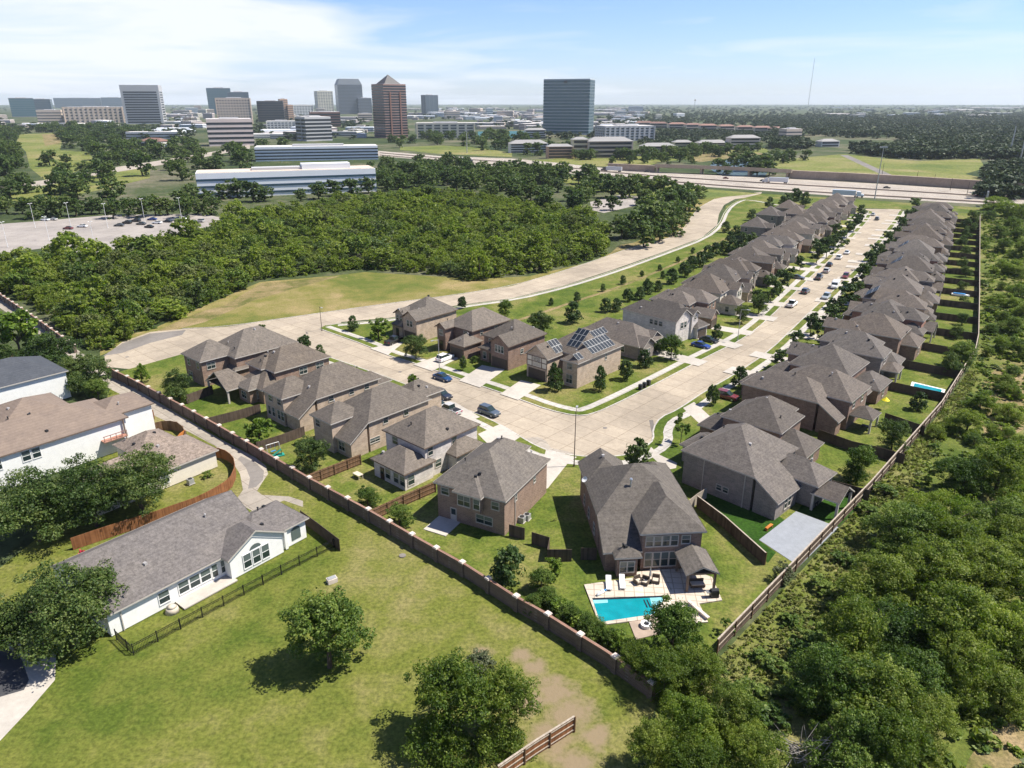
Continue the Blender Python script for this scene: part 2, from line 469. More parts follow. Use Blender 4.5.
def water_mat(name, c, rough=.06, bump=.25):
    m = NT(name)
    p = pos(m)
    n = noise(m, .8, 3, .5, p)
    r = ramp(m, [(.3, [v * .85 for v in c]), (.7, [min(1, v * 1.12) for v in c])]); m.l(n.outputs['Fac'], r.inputs[0]); m.l(r.outputs[0], m.b.inputs['Base Color'])
    m.b.inputs['Roughness'].default_value = rough
    n2 = noise(m, 3.5, 3, .5, p)
    bp = m.n('ShaderNodeBump'); bp.inputs['Strength'].default_value = bump; bp.inputs['Distance'].default_value = .04
    m.l(n2.outputs['Fac'], bp.inputs['Height']); m.l(bp.outputs[0], m.b.inputs['Normal'])
    return m.m
M['water'] = water_mat('pool_water', (.006, .225, .255), .04, .5)
M['ledge'] = water_mat('shallow_water', (.22, .50, .55))
M['pond'] = water_mat('pond_water', (.05, .085, .095), .5)
M['lake'] = water_mat('lake_water', (.02, .10, .105), .6)
L = dict(
    oak=leaf('oak_leaves', (.022, .048, .011), (.064, .105, .022), (.13, .165, .044), .3),
    elm=leaf('elm_leaves', (.024, .056, .008), (.076, .130, .018), (.16, .21, .040), .32),
    wild=leaf('wild_leaves', (.036, .072, .009), (.108, .155, .017), (.20, .235, .042), .38),
    young=leaf('street_leaves', (.018, .040, .009), (.046, .085, .019), (.105, .145, .04), .24),
    lime=leaf('lime_leaves', (.05, .095, .010), (.11, .175, .018), (.20, .26, .035), .3),
    pale=leaf('pale_leaves', (.035, .05, .02), (.075, .095, .04), (.14, .15, .08), .2),
    straw=leaf('long_grass_blades', (.085, .115, .024), (.165, .180, .048), (.27, .26, .09), .3),
    fresh=leaf('fresh_leaves', (.052, .100, .010), (.138, .192, .019), (.23, .27, .046), .4),
    olive=leaf('olive_leaves', (.040, .064, .016), (.090, .118, .028), (.155, .175, .055), .28),
    far=leaf('far_leaves', (.014, .030, .011), (.036, .060, .021), (.070, .092, .036), .12),
)
# ------------------------------------------------------------------ trees
def leaf_cloud(seed, n, size, shape='round', clumps=34, lump=.2, base=.12, spread=.27, lsz=1.3):
    """unit crown: width 1, top at z=1; returns leaf quads (verts n*4 x 3)"""
    g = np.random.default_rng(seed)
    ph = g.uniform(0, 2 * math.pi, 4)
    c = g.normal(size=(clumps, 3)); c /= np.linalg.norm(c, axis=1)[:, None]
    c[:, 2] = np.where(c[:, 2] < -.75, -c[:, 2] * .6, c[:, 2])
    az = np.arctan2(c[:, 1], c[:, 0])
    lum = 1 + lump * np.sin(2 * az + ph[0]) + lump * .7 * np.sin(3 * az + ph[1] + 2 * c[:, 2])
    rr = g.uniform(.50, .95, clumps) * lum * .36
    if shape == 'cone':
        z = g.uniform(0, 1, clumps) ** 1.1
        rad = np.sqrt(np.clip(1 - (np.abs(z - .30) / np.where(z < .3, .42, .72)) ** 2, 0, 1)) * .40 * g.uniform(.45, 1.05, clumps)
        a = g.uniform(0, 2 * math.pi, clumps)
        cc = np.stack([rad * np.cos(a), rad * np.sin(a), base + z * (.94 - base)], 1)
        rc = .08 + .09 * (1 - z)
    else:
        H = (1 - base)
        nl = {'round': 13, 'flat': 16, 'tall': 7, 'bush': 7}[shape]
        zsp = {'round': (.10, .72), 'flat': (.22, .68), 'tall': (.14, .80), 'bush': (.12, .60)}[shape]
        la = g.uniform(0, 2 * math.pi) + np.arange(nl) * 2.4 + g.uniform(-.4, .4, nl)
        lr = np.sqrt(g.uniform(.02, 1, nl)) * (spread + lump * .25)
        lz = base + H * g.uniform(*zsp, nl)
        lz = np.where(lr < .14, base + H * g.uniform(.66, .80, nl), lz)
        ls = g.uniform(.13, .25, nl) * (lsz - lr)
        LC = np.stack([lr * np.cos(la), lr * np.sin(la), lz], 1)
        wgt = ls ** 2 / (ls ** 2).sum()
        w_ = g.choice(nl, clumps, p=wgt)
        cc = LC[w_] + c * (ls[w_] * g.uniform(.55, 1.08, clumps))[:, None] * np.array([1, 1, .85])
        cc[:, 2] = np.clip(cc[:, 2], base + .03, .97)
        rc = g.uniform(.045, .105, clumps)
    k = g.integers(0, clumps, n)
    d = g.normal(size=(n, 3)); d /= np.linalg.norm(d, axis=1)[:, None]
    d[:, 2] = np.where(d[:, 2] < 0, d[:, 2] * .55, d[:, 2])
    rad = rc[k] * g.uniform(.35, 1.0, n) ** .45
    rad *= np.where(g.random(n) < .07, g.uniform(1.2, 1.9, n), 1.0)
    P = cc[k] + d * rad[:, None] * np.array([1, 1, .8])
    P[:, 2] = np.clip(P[:, 2], .03, 1.03)
    nrm = d * .9 + g.normal(size=(n, 3)) * .55 + np.array([0, 0, .35])
    nrm /= np.linalg.norm(nrm, axis=1)[:, None]
    t = np.cross(nrm, g.normal(size=(n, 3))); t /= np.linalg.norm(t, axis=1)[:, None]
    b = np.cross(nrm, t)
    s = size * g.uniform(.55, 1.25, n)[:, None]
    q = np.stack([P + t * s * .62, P + b * s * .38 + nrm * s * .10, P - t * s * .62, P - b * s * .38 + nrm * s * .06], 1)
    return q.reshape(-1, 3)
def wood_mb(seed, tall=.55, r=.035, limbs=5, m=0):
    rr = random.Random(seed)
    b = MB()
    lean = (rr.uniform(-.03, .03), rr.uniform(-.03, .03))
    p0 = (0, 0, -.01); p1 = (lean[0], lean[1], tall * .5); p2 = (lean[0] * 2, lean[1] * 2, tall)
    b.tube(p0, p1, r, r * .75, 7, m); b.tube(p1, p2, r * .75, r * .4, 6, m)
    for i in range(limbs):
        a = 2 * math.pi * i / max(1, limbs) + rr.uniform(-.4, .4); z = tall * rr.uniform(.42, .85)
        q = (math.cos(a) * rr.uniform(.18, .3), math.sin(a) * rr.uniform(.18, .3), z + rr.uniform(.15, .28))
        b.tube((lean[0], lean[1], z), q, r * .42, r * .14, 5, m)
    return b
PROTO = {}
def proto(kind, n, size, shape, clumps, mat, k, base=.12, lump=.2, seed=0, near=True, tall=.5, r=.03, spread=.27, lsz=1.3):
    out = []
    for i in range(k):
        V = leaf_cloud(seed + i * 13, n, size, shape, clumps, lump, base, spread, lsz)
        Q = np.arange(len(V)).reshape(-1, 4)
        wb = wood_mb(seed + i, tall, r, 5 if near else 0, 1)
        if near:
            cm = np_mesh('crown', V, Q, [L[mat]])
            tm = wb.mesh('trunk', [M['bark'], M['bark']])
            out.append((cm, tm))
        else:
            nv = len(V)
            V2 = np.concatenate([V, np.array(wb.v)])
            q4 = [f for f in wb.f if len(f) == 4]
            Q2 = np.concatenate([Q, np.array(q4) + nv])
            mi = [0] * len(Q) + [1] * len(q4)
            out.append((np_mesh('tree', V2, Q2, [L[mat], M['bark']], mi), None))
    PROTO[kind] = out
proto('oak', 19000, .026, 'round', 230, 'oak', 4, seed=10, base=.0, r=.028)
proto('live', 26000, .021, 'flat', 300, 'oak', 3, seed=210, base=.04, r=.03)
proto('elm', 18000, .027, 'round', 220, 'elm', 4, seed=40, base=-.08, spread=.24, lsz=1.5)
proto('wild', 26000, .022, 'round', 280, 'wild', 4, seed=70, base=-.08, lump=.3, spread=.25, lsz=1.45)
proto('wildf', 26000, .022, 'round', 260, 'fresh', 3, seed=570, base=-.08, lump=.3)
proto('wilde', 26000, .022, 'round', 260, 'elm', 3, seed=670, base=-.08, lump=.4)
proto('wood', 2100, .070, 'round', 90, 'wild', 6, seed=740, near=False, base=-.1, lump=.3)
proto('young', 2100, .080, 'cone', 54, 'young', 4, seed=100, base=.12, r=.02, tall=.7)
proto('lollipop', 2400, .070, 'tall', 60, 'young', 3, seed=130, base=.06, r=.022)
proto('sparse', 620, .085, 'tall', 18, 'elm', 2, seed=150, base=.22, r=.02, tall=.6)
proto('lime', 3000, .065, 'round', 70, 'lime', 2, seed=160, base=.04)
proto('pale', 3600, .045, 'round', 80, 'pale', 2, seed=180, base=.0)
proto('shrub', 1800, .08, 'bush', 50, 'elm', 3, seed=200, base=-.08, tall=.3)
proto('mid', 1700, .085, 'round', 90, 'oak', 5, seed=300, near=False, base=.0, r=.035, spread=.20, lsz=1.5)
proto('midw', 800, .115, 'round', 46, 'wild', 5, seed=340, near=False, base=-.1, lump=.3)
proto('midy', 480, .14, 'cone', 24, 'young', 3, seed=380, near=False, base=.1)
proto('mids', 500, .15, 'bush', 28, 'wild', 3, seed=420, near=False, base=-.1, tall=.2)
proto('dist', 300, .17, 'round', 26, 'far', 4, seed=460, near=False, base=-.05)
proto('tuft', 46, .34, 'bush', 9, 'wild', 4, seed=520, near=False, base=-.1, tall=.1)
NEAR = {'oak', 'live', 'elm', 'wild', 'wildf', 'wilde', 'young', 'lollipop', 'sparse', 'lime', 'pale', 'shrub'}
def tree(kind, x, y, w, h, label, group=None, name='tree', z=0.12, cat='tree'):
    cm, tm = rnd.choice(PROTO[kind])
    a = rnd.uniform(0, 6.28)
    if kind in NEAR:
        e = thing(name, label, cat, (x, y, z), a, group)
        e.scale = (w, w, h)
        link('crown', cm, e)
        link('trunk', tm, e)
        return e
    o = link(name, cm, None, (x, y, z), a, (w, w, h))
    return tag(o, label, cat, group)
def tree_px(kind, cx, cy, wpx, ratio, label, group=None, name='tree', z=0.12, cat='tree', zc=.56):
    """a tree whose crown is seen centred at pixel (cx, cy), wpx wide"""
    x, y = G(cx, cy, 2.0)
    for _ in range(3):
        s = depth_scale(x, y, 3)
        wd = wpx / s
        x, y = G(cx, cy, z + wd * ratio * zc)
    return tree(kind, x, y, wd, wd * ratio, label, group, name, z, cat)
def merge_trees(name, spots, kind, label, cat, z=0.0, species=None, cull=None):
    """one object for a wood nobody could count: spots = (x, y, w, h)"""
    VV, QQ, MI = [], [], []
    off = 0
    src = []
    for me, _ in PROTO[kind]:
        v = np.empty(len(me.vertices) * 3, np.float32); me.vertices.foreach_get('co', v)
        q = np.empty(len(me.loops), np.int32); me.loops.foreach_get('vertex_index', q)
        mi = np.empty(len(me.polygons), np.int32); me.polygons.foreach_get('material_index', mi)
        src.append((v.reshape(-1, 3), q.reshape(-1, 4), mi))
    mats = list(PROTO[kind][0][0].materials) + [L['elm'], L['oak'], L['olive'], L['fresh'], L['straw']]
    for (x, y, w_, h_) in spots:
        v, q, mi = src[rnd.randrange(len(src))]
        if species:
            sp_ = species[min(len(species) - 1, int(rnd.random() ** 1.4 * len(species)))]
            mi = np.where(mi == 0, sp_, mi)
        a = rnd.uniform(0, 6.28); c, s = math.cos(a), math.sin(a)
        P = np.empty_like(v)
        P[:, 0] = (v[:, 0] * c - v[:, 1] * s) * w_ + x
        P[:, 1] = (v[:, 0] * s + v[:, 1] * c) * w_ + y
        P[:, 2] = v[:, 2] * h_ + z
        if cull and cull((x, y)):
            keep = v[q[:, 0], 2] > .30
            q = q[keep]; mi = mi[keep]
            used = np.unique(q); remap = np.zeros(len(P), np.int32); remap[used] = np.arange(len(used)); P = P[used]; q = remap[q]
        VV.append(P); QQ.append(q + off); MI.append(mi); off += len(P)
    me = np_mesh(name, np.concatenate(VV), np.concatenate(QQ), mats, np.concatenate(MI))
    o = link(name, me)
    return tag(o, label, cat, None, 'stuff')
def inside(p, poly):
    x, y = p; c = False
    for (x0, y0), (x1, y1) in zip(poly, poly[1:] + poly[:1]):
        if (y0 > y) != (y1 > y) and x < (x1 - x0) * (y - y0) / (y1 - y0) + x0: c = not c
    return c

# ------------------------------------------------------------------ ground, roads, lots
def px(pts, z=0.0): return [G(a, b, z) for a, b in pts]
def sheet(name, poly, z, mat, kind='structure'):
    b = MB(); b.flat(poly, z)
    o = b.build(name, M[mat] if isinstance(mat, str) else mat)
    return tag(o, kind=kind)
def slab(name, poly, z0, z1, mtop, mside):
    b = MB(); b.prism(poly, z0, z1, 0, 1, False)
    return tag(b.build(name, [M[mtop], M[mside]]), kind='structure')
def offset_line(line, d):
    out = []
    for i, p in enumerate(line):
        a = line[max(0, i - 1)]; c = line[min(len(line) - 1, i + 1)]
        dx, dy = c[0] - a[0], c[1] - a[1]; l = math.hypot(dx, dy) or 1
        out.append((p[0] - dy / l * d, p[1] + dx / l * d))
    return out
def smooth_line(line, n=2):
    for _ in range(n):
        o = [line[0]]
        for a, b in zip(line, line[1:]):
            o += [(a[0] * .75 + b[0] * .25, a[1] * .75 + b[1] * .25), (a[0] * .25 + b[0] * .75, a[1] * .25 + b[1] * .75)]
        line = o + [line[-1]]
    return line
def strip_mb(b, line, d0, d1, z, m=0, z0=None):
    A = offset_line(line, d0); B = offset_line(line, d1)
    for i in range(len(line) - 1):
        q = [A[i], A[i + 1], B[i + 1], B[i]]
        if z0 is None: b.flat(q, z, m)
        else: b.prism(q, z0, z, m)
def strip(name, line, d0, d1, z, mat, z0=None):
    b = MB(); strip_mb(b, line, d0, d1, z, 0, z0)
    return tag(b.build(name, M[mat]), kind='structure')
def arclen(line):
    s = [0]
    for a, b in zip(line, line[1:]): s.append(s[-1] + math.hypot(b[0] - a[0], b[1] - a[1]))
    return s
def at(line, s):
    """point and heading at arc length s (extrapolates beyond the ends)"""
    S = arclen(line)
    for i in range(len(line) - 1):
        if s <= S[i + 1] or i == len(line) - 2:
            t = (s - S[i]) / (S[i + 1] - S[i]); a, b = line[i], line[i + 1]
            return (a[0] + (b[0] - a[0]) * t, a[1] + (b[1] - a[1]) * t), math.atan2(b[1] - a[1], b[0] - a[0])

b = MB()
b.flat([(18500 * math.cos(i * math.pi / 32), 18500 * math.sin(i * math.pi / 32) if i <= 32 else 1400 * math.sin(i * math.pi / 32)) for i in range(64)], 0)
tag(b.build('ground', M['ground']), kind='structure')

FENCE = [(21.8, 61.1), (54.2, 95.6), (81.8, 126.3), (107.4, 158.3), (114.4, 168.8), (139, 209.1), (233.8, 365.5), (241, 377.4)]
K_L = smooth_line(px([(262, 332), (281, 340), (338, 360), (401, 382), (423.5, 392.5), (451, 405), (476, 413), (502, 425), (522, 437.5), (537, 446), (549.5, 451), (576, 456), (606, 457), (627, 455), (645, 447), (653, 440), (652, 429), (659.5, 417.5), (677, 410), (704, 391.5), (735, 374), (768, 352), (800, 321), (818, 304), (840, 284), (857, 267.5), (873, 245), (894, 220), (899, 211)]), 1)
K_U = smooth_line(px([(319, 329), (371, 347.5), (384.75, 355), (416, 364), (461, 380), (498, 392), (517, 399), (547, 410), (575, 416.5), (592, 415), (617, 404), (642, 391.5), (672, 376), (709.5, 356), (743, 340), (768, 320), (795.5, 292.5), (813, 275), (833, 257.5), (853, 237.5), (868, 221), (873, 212)]), 1)
WALL2 = [G(a, b, 1.9) for a, b in [(107, 367), (140, 383), (185, 407), (220, 426.5), (256, 447), (310, 478.5), (366, 508.5), (421, 540), (466, 565), (512, 594.5), (545, 613), (580, 635), (606, 651), (652, 683)]]
WALL1 = [G(a, b, 1.9) for a, b in [(-40, 271), (0, 294), (36, 318), (74, 345)]]

# fields around
sheet('field', px([(-260, 1100), (-260, 640), (-40, 600), (60, 520), (108, 395), (112, 380), (140, 388), (256, 455), (512, 600), (660, 690), (640, 760), (560, 1100)]), .004, 'field')
sheet('meadow', px([(330, 276), (365, 272), (430, 276), (480, 279), (530, 276), (590, 262), (640, 240), (690, 190), (740, 192), (700, 224), (632, 251), (597, 264), (554, 278), (512, 290), (456, 299), (386, 309), (301, 321), (225, 332), (150, 336), (122, 346), (100, 356), (100, 340), (150, 330), (190, 312), (260, 282)]), .004, 'meadow')
sheet('dry_bank', px([(600, 262), (620, 245), (650, 240), (676, 215), (692, 214), (684, 233), (654, 244), (632, 250)]), .008, 'dry')
sheet('dry_bank', px([(150, 334), (185, 318), (200, 312), (225, 305), (262, 283), (290, 281), (340, 276), (300, 287), (255, 300), (205, 322), (170, 331)]), .008, 'dry')
sheet('rough_land', px([(660, 1100), (655, 690), (722, 655), (802, 570), (872, 492), (942, 411), (977, 356), (979, 342), (981, 214), (1100, 205), (1700, 330), (1700, 1100)]), .004, 'rough')
sheet('dry_patch', px([(984, 380), (1000, 365), (1024, 362), (1060, 380), (1040, 420), (1005, 440), (985, 435), (975, 405)]), .009, 'dry')
sheet('dirt_path', px([(960, 790), (968, 760), (985, 735), (1005, 718), (1024, 705), (1060, 690), (1060, 790)]), .009, 'dry')
def soil_patches(mat, pts, col):
    t = mat.node_tree; b_ = t.nodes['Principled BSDF']; src = b_.inputs['Base Color'].links[0].from_socket
    geo = t.nodes.new('ShaderNodeNewGeometry'); nz = t.nodes.new('ShaderNodeTexNoise'); nz.inputs['Scale'].default_value = .55; nz.inputs['Detail'].default_value = 7; nz.inputs['Roughness'].default_value = .7
    t.links.new(geo.outputs['Position'], nz.inputs['Vector'])
    acc = None
    for (x, y, r) in pts:
        d = t.nodes.new('ShaderNodeVectorMath'); d.operation = 'DISTANCE'; d.inputs[1].default_value = (x, y, 0); t.links.new(geo.outputs['Position'], d.inputs[0])
        mr = t.nodes.new('ShaderNodeMapRange'); mr.inputs['From Min'].default_value = 0; mr.inputs['From Max'].default_value = r; mr.inputs['To Min'].default_value = .62; mr.inputs['To Max'].default_value = 0
        t.links.new(d.outputs['Value'], mr.inputs['Value'])
        if acc is None: acc = mr.outputs[0]
        else:
            mx = t.nodes.new('ShaderNodeMath'); mx.operation = 'MAXIMUM'; t.links.new(acc, mx.inputs[0]); t.links.new(mr.outputs[0], mx.inputs[1]); acc = mx.outputs[0]
    ad_ = t.nodes.new('ShaderNodeMath'); ad_.operation = 'ADD'; t.links.new(acc, ad_.inputs[0]); t.links.new(nz.outputs['Fac'], ad_.inputs[1])
    rp = t.nodes.new('ShaderNodeMapRange'); rp.inputs['From Min'].default_value = .68; rp.inputs['From Max'].default_value = .98; t.links.new(ad_.outputs[0], rp.inputs['Value'])
    mi = t.nodes.new('ShaderNodeMix'); mi.data_type = 'RGBA'; t.links.new(rp.outputs[0], mi.inputs[0]); t.links.new(src, mi.inputs[6]); mi.inputs[7].default_value = (*col, 1)
    t.links.new(mi.outputs[2], b_.inputs['Base Color'])
soil_patches(M['field'], [(*G(536, 668), 2.4), (*G(553, 692), 4.2), (*G(570, 714), 4.8), (*G(596, 736), 2.8), (*G(550, 738), 4.0), (*G(522, 656), 2.4), (*G(482, 652), 2.2), (*G(575, 765), 3.6), (*G(530, 700), 3.6)], (.215, .165, .10))
# streets
ROAD = px([(104, 357), (107, 367), (140, 370), (200, 372), (262, 372), (300, 375), (360, 400), (440, 440), (500, 480), (580, 500), (680, 480), (700, 430), (760, 390), (840, 330), (880, 270), (901, 214), (901, 209), (866, 209), (845, 240), (800, 280), (742, 335), (700, 355), (640, 385), (592, 408), (575, 410), (545, 404), (498, 385), (416, 357), (371, 342), (345, 335), (341, 322), (388, 318), (456, 305.5), (512, 298), (562, 286), (612, 270), (662, 252.5), (702, 237.5), (717, 225), (719, 214), (724, 205), (735, 199), (760, 196), (762, 192), (734, 195), (715, 199), (702, 206), (694, 213), (686, 227), (673, 237), (654, 242.5), (632, 247.5), (597, 260), (554, 274), (512, 286), (456, 295), (386, 304), (301, 316), (225, 327), (182, 329), (150, 332), (122, 342)])
sheet('road', ROAD, .012, 'conc')
sheet('old_asphalt', px([(103, 356), (122, 343.5), (150, 333.5), (186, 330), (182, 335), (150, 343), (122, 353)]), .018, 'asphalt')
C_TOP = smooth_line(px([(182, 329), (225, 327), (301, 316), (386, 304), (456, 295), (512, 286), (554, 274), (597, 260), (632, 247.5), (654, 242.5), (673, 237), (686, 227), (694, 213), (702, 206), (715, 199)]), 1)
strip('kerb', C_TOP, 0, .22, .13, 'walk', 0.0)
# lots of the estate: two raised blocks, kerb all round
slab('lawn', K_L + px([(979, 213)]) + FENCE[::-1] + WALL2[::-1], 0.0, .12, 'lot', 'walk')
U_BACK = smooth_line(px([(846, 205), (790, 207), (747, 199), (735, 202), (725, 210), (718, 226), (702, 238.5), (662, 253.5), (612, 271.5), (562, 287), (512, 299), (456, 306.5), (388, 320), (341, 323.5), (326, 325.5)]), 1)
slab('lawn', K_U + U_BACK, 0.0, .12, 'lot', 'walk')
for K, s in ((K_L, -1), (K_U, 1)):
    strip('kerb', K, s * -.02, s * .28, .125, 'walk')
    strip('sidewalk', K, s * 1.9, s * 3.5, .128, 'walk')
strip('kerb', U_BACK, -.02, .3, .125, 'walk')
strip('sidewalk', U_BACK[2:-2], .9, 2.4, .128, 'walk')
strip('footpath', smooth_line(px([(500, 327), (540, 315), (580, 301), (615, 290), (650, 276), (690, 259), (725, 240)])), 0, 1.4, .128, 'dry')
# alley behind the brick wall and the concrete apron
sheet('alley', px([(-40, 285), (0, 308), (40, 335), (72, 358), (100, 384), (130, 399), (155, 416), (190, 432.5), (215, 446), (231, 460), (240, 474), (243, 490), (236, 500), (227, 497), (254, 512), (284, 500.5), (303, 507), (303, 501), (289, 496.5), (262, 495), (257, 491), (262, 483), (268, 474), (266, 466), (256, 458), (212, 434.5), (140, 391.5), (112, 374), (72, 346), (40, 322), (0, 296), (-40, 275)]), .012, 'alley')
sheet('alley_asphalt', px([(256, 463), (264, 471), (263, 480), (256, 487), (248, 489), (250, 478), (246, 468), (238, 459), (241, 456)]), .018, 'asphalt')
sheet('drive', px([(-260, 900), (0, 741), (30, 709), (55, 680), (56, 655), (40, 640), (0, 640), (-260, 700)]), .012, 'conc2')
sheet('drive_asphalt', px([(-260, 800), (0, 697), (24, 690), (29, 680), (22, 660), (0, 640), (-260, 700)]), .018, 'dasphalt')
sheet('old_asphalt', px([(526, 438), (538, 437), (546, 441), (551, 448), (574, 453), (572, 456), (552, 453), (540, 447), (530, 442)]), .016, 'alley')
sheet('old_asphalt', px([(655, 440), (651, 430), (649, 420), (653, 420), (655, 430), (657, 438)]), .016, 'asphalt')
# driveways and front walks
DRV = dict(
    u1=[(385, 344.5), (405, 341.5), (388, 355), (370, 348.5)], u2=[(438, 356), (460, 357.5), (432, 371), (413, 364.5)],
    u3=[(482, 365), (505, 369.5), (480, 387.5), (459, 380.5)], u4=[(521, 380), (541, 385), (518, 400), (500, 394)],
    l5=[(424, 397), (455, 402), (480, 417), (462, 424), (430, 410)], l6=[(478, 434), (500, 424), (520, 437), (507, 446), (490, 446)],
    r0=[(546, 450), (577, 457), (568, 463), (548, 488), (540, 492), (540, 470)], r1=[(651, 447), (660, 455), (677, 463), (676, 468), (666, 470), (648, 453)],
    r2=[(683, 408), (694, 402), (712, 418), (700, 424)], l3=[(372, 371), (384, 376), (362, 386), (350, 380)])
b = MB()
for q in DRV.values(): b.flat(px(q, .13), .1345)
tag(b.build('driveway', M['conc2']), kind='structure')
# ------------------------------------------------------------------ far roads and fields
HT = [(300, 146), (380, 151), (440, 156), (512, 158.5), (560, 163), (622, 170), (700, 174.5), (768, 178), (830, 181), (900, 185), (983, 190.5), (1150, 202), (1300, 212)]
HB = [(1300, 232), (1150, 217), (983, 204.5), (900, 199.5), (843, 196.5), (768, 191), (707, 187), (650, 181.5), (612, 177.5), (560, 172.5), (512, 167.5), (470, 164.5), (431, 160.5), (380, 156), (300, 149.5)]
sheet('highway', px(HT + HB), .03, 'hwy')
sheet('field', px([(762, 170), (772, 160), (845, 154), (880, 158), (900, 160), (920, 161), (980, 159), (985, 168), (965, 174), (1010, 184), (985, 190), (860, 178)]), .02, 'mow')
sheet('field', px([(400, 147), (440, 145.5), (475, 147), (512, 153), (512, 157), (440, 154), (400, 150)]), .02, 'mow')
sheet('field', px([(520, 160), (545, 159.5), (560, 158), (650, 155), (690, 151), (765, 148), (770, 152), (700, 158), (660, 162), (640, 168), (590, 166), (545, 162)]), .02, 'mow')
sheet('field', px([(545, 173.5), (612, 179), (707, 189), (760, 193.5), (735, 196), (690, 200), (640, 196), (580, 190)]), .02, 'mow')
sheet('field', px([(762, 193.5), (850, 199), (985, 208), (1010, 214), (890, 209), (850, 207.5), (770, 205), (740, 206), (720, 222), (726, 206), (740, 199)]), .024, 'lot')
sheet('field', px([(16, 142), (20, 134), (55, 133), (62, 141), (60, 150), (88, 152), (96, 162), (75, 172), (45, 180), (30, 168), (26, 152)]), .02, 'mow')
sheet('field', px([(-20, 193), (20, 190), (60, 182), (110, 172), (150, 167), (150, 178), (100, 190), (40, 202), (-20, 206)]), .02, 'mow')
sheet('dry_patch', px([(42, 134), (58, 134), (61, 143), (45, 146)]), .03, 'dry')
sheet('dry_bank', px([(688, 154), (745, 152), (765, 154), (700, 162), (690, 160)]), .028, 'dry')
sheet('boulevard', px([(-60, 194), (0, 186), (60, 178), (110, 168), (150, 162), (200, 154), (250, 145), (250, 148.5), (205, 157), (150, 167), (100, 174.5), (60, 183), (0, 192), (-60, 200)]), .03, 'hwy')
sheet('far_road', px([(156, 112.5), (166, 112.5), (225, 128), (215, 131)]), .04, 'hwy')
sheet('far_road', px([(840, 155), (848, 155), (905, 181), (895, 181)]), .03, 'asphalt')
sheet('parking_lot', px([(-90, 232), (0, 224), (40, 221), (110, 215), (205, 214), (222, 218), (205, 229), (160, 238), (110, 250), (88, 258), (60, 246), (0, 254), (-90, 262)]), .02, 'lot_c')
sheet('parking_lot', px([(590, 202), (620, 195), (640, 197), (634, 206), (604, 213), (592, 210)]), .024, 'lot_c')
sheet('pond', px([(708, 168), (714, 161), (745, 159.5), (752, 163), (768, 171.5), (764, 177.5), (722, 176)]), .03, 'pond')
sheet('lake', px([(478, 131.5), (525, 131), (526, 138), (478, 138)]), .05, 'lake')
# lane lines and median barriers on the highway
b = MB()
def lerp_px(t, n=14):
    out = []
    for i in range(n):
        x = 380 + (1150 - 380) * i / (n - 1)
        yt = np.interp(x, [p[0] for p in HT], [p[1] for p in HT]); yb = np.interp(x, [p[0] for p in HB[::-1]], [p[1] for p in HB[::-1]])
        out.append(G(x, yt + (yb - yt) * t))
    return out
for t in (.08, .2, .32, .55, .66, .78, .93): strip_mb(b, lerp_px(t), -.15, .15, .045)
tag(b.build('road_markings', M['mark']), kind='structure')
for t, nm in ((.43, 'median_barrier'), (.86, 'side_barrier')):
    b = MB(); strip_mb(b, lerp_px(t), -.25, .25, .8, 0, 0.02)
    o = b.build(nm, M['retain'])
    tag(o, 'long brown barrier between the two directions of the highway' if t < .5 else 'low brown barrier beside the near lanes of the highway', 'barrier')
def wall_thing(name, line, hgt, th, label, mat, z0=0.0):
    b = MB(); strip_mb(b, line, -th / 2, th / 2, hgt, 0, z0)
    return tag(b.build(name, M[mat]), label, 'wall')
wall_thing('retaining_wall', px([(608, 169.8), (655, 172.3)]), 5.5, 2, 'brown retaining wall where the overpass ramp starts, beyond the highway', 'retain')
wall_thing('retaining_wall', px([(790, 178.3), (850, 181.3), (905, 184.6), (985, 190), (1100, 198), (1250, 208)]), 6.0, 3, 'long brown retaining wall along the far side of the highway', 'retain')
t = thing('overpass', 'long pale concrete overpass bridge crossing in front of the pond', 'bridge')
DK = px([(655, 172.3), (700, 173.8), (745, 175.8), (792, 178.4)])
b = MB(); strip_mb(b, DK, -4, 4, 6.0, 0, 4.4); b.build('deck', M['bridge'], t)
b = MB(); strip_mb(b, DK, -4.2, -3.9, 7.0, 0, 4.2); b.build('parapet', M['bridge'], t)
for i in (0.02, .35, .7, .97):
    p, a = at(DK, arclen(DK)[-1] * i)
    b = MB(); b.obox(0, 0, 0, 4.4, 1.6, 6.5); b.build('pier', M['bridge'], t, (p[0], p[1], 0), a)

# ------------------------------------------------------------------ houses
def plane_h(bk, x, y):
    if not (bk['x0'] - 1e-6 <= x <= bk['x1'] + 1e-6 and bk['y0'] - 1e-6 <= y <= bk['y1'] + 1e-6): return -1
    z, s = bk['z'], bk['pitch']
    if bk['kind'] == 'shed':
        return z + {'y0': y - bk['y0'], 'x1': bk['x1'] - x, 'x0': x - bk['x0'], 'y1': bk['y1'] - y}[bk['dir']] * s
    d = []
    g = bk['gable']
    if 'x0' not in g: d.append(x - bk['x0'])
    if 'x1' not in g: d.append(bk['x1'] - x)
    if 'y0' not in g: d.append(y - bk['y0'])
    if 'y1' not in g: d.append(bk['y1'] - y)
    return z + s * min(d)
def roof_h(blocks, x, y): return max(plane_h(k, x, y) for k in blocks)
def blk(x0, x1, y0, y1, z, kind='hip', gable=(), pitch=.68, dir=None, base=0.0):
    return dict(x0=min(x0, x1), x1=max(x0, x1), y0=min(y0, y1), y1=max(y0, y1), z=z, kind=kind, gable=set(gable), pitch=pitch, dir=dir, base=base)
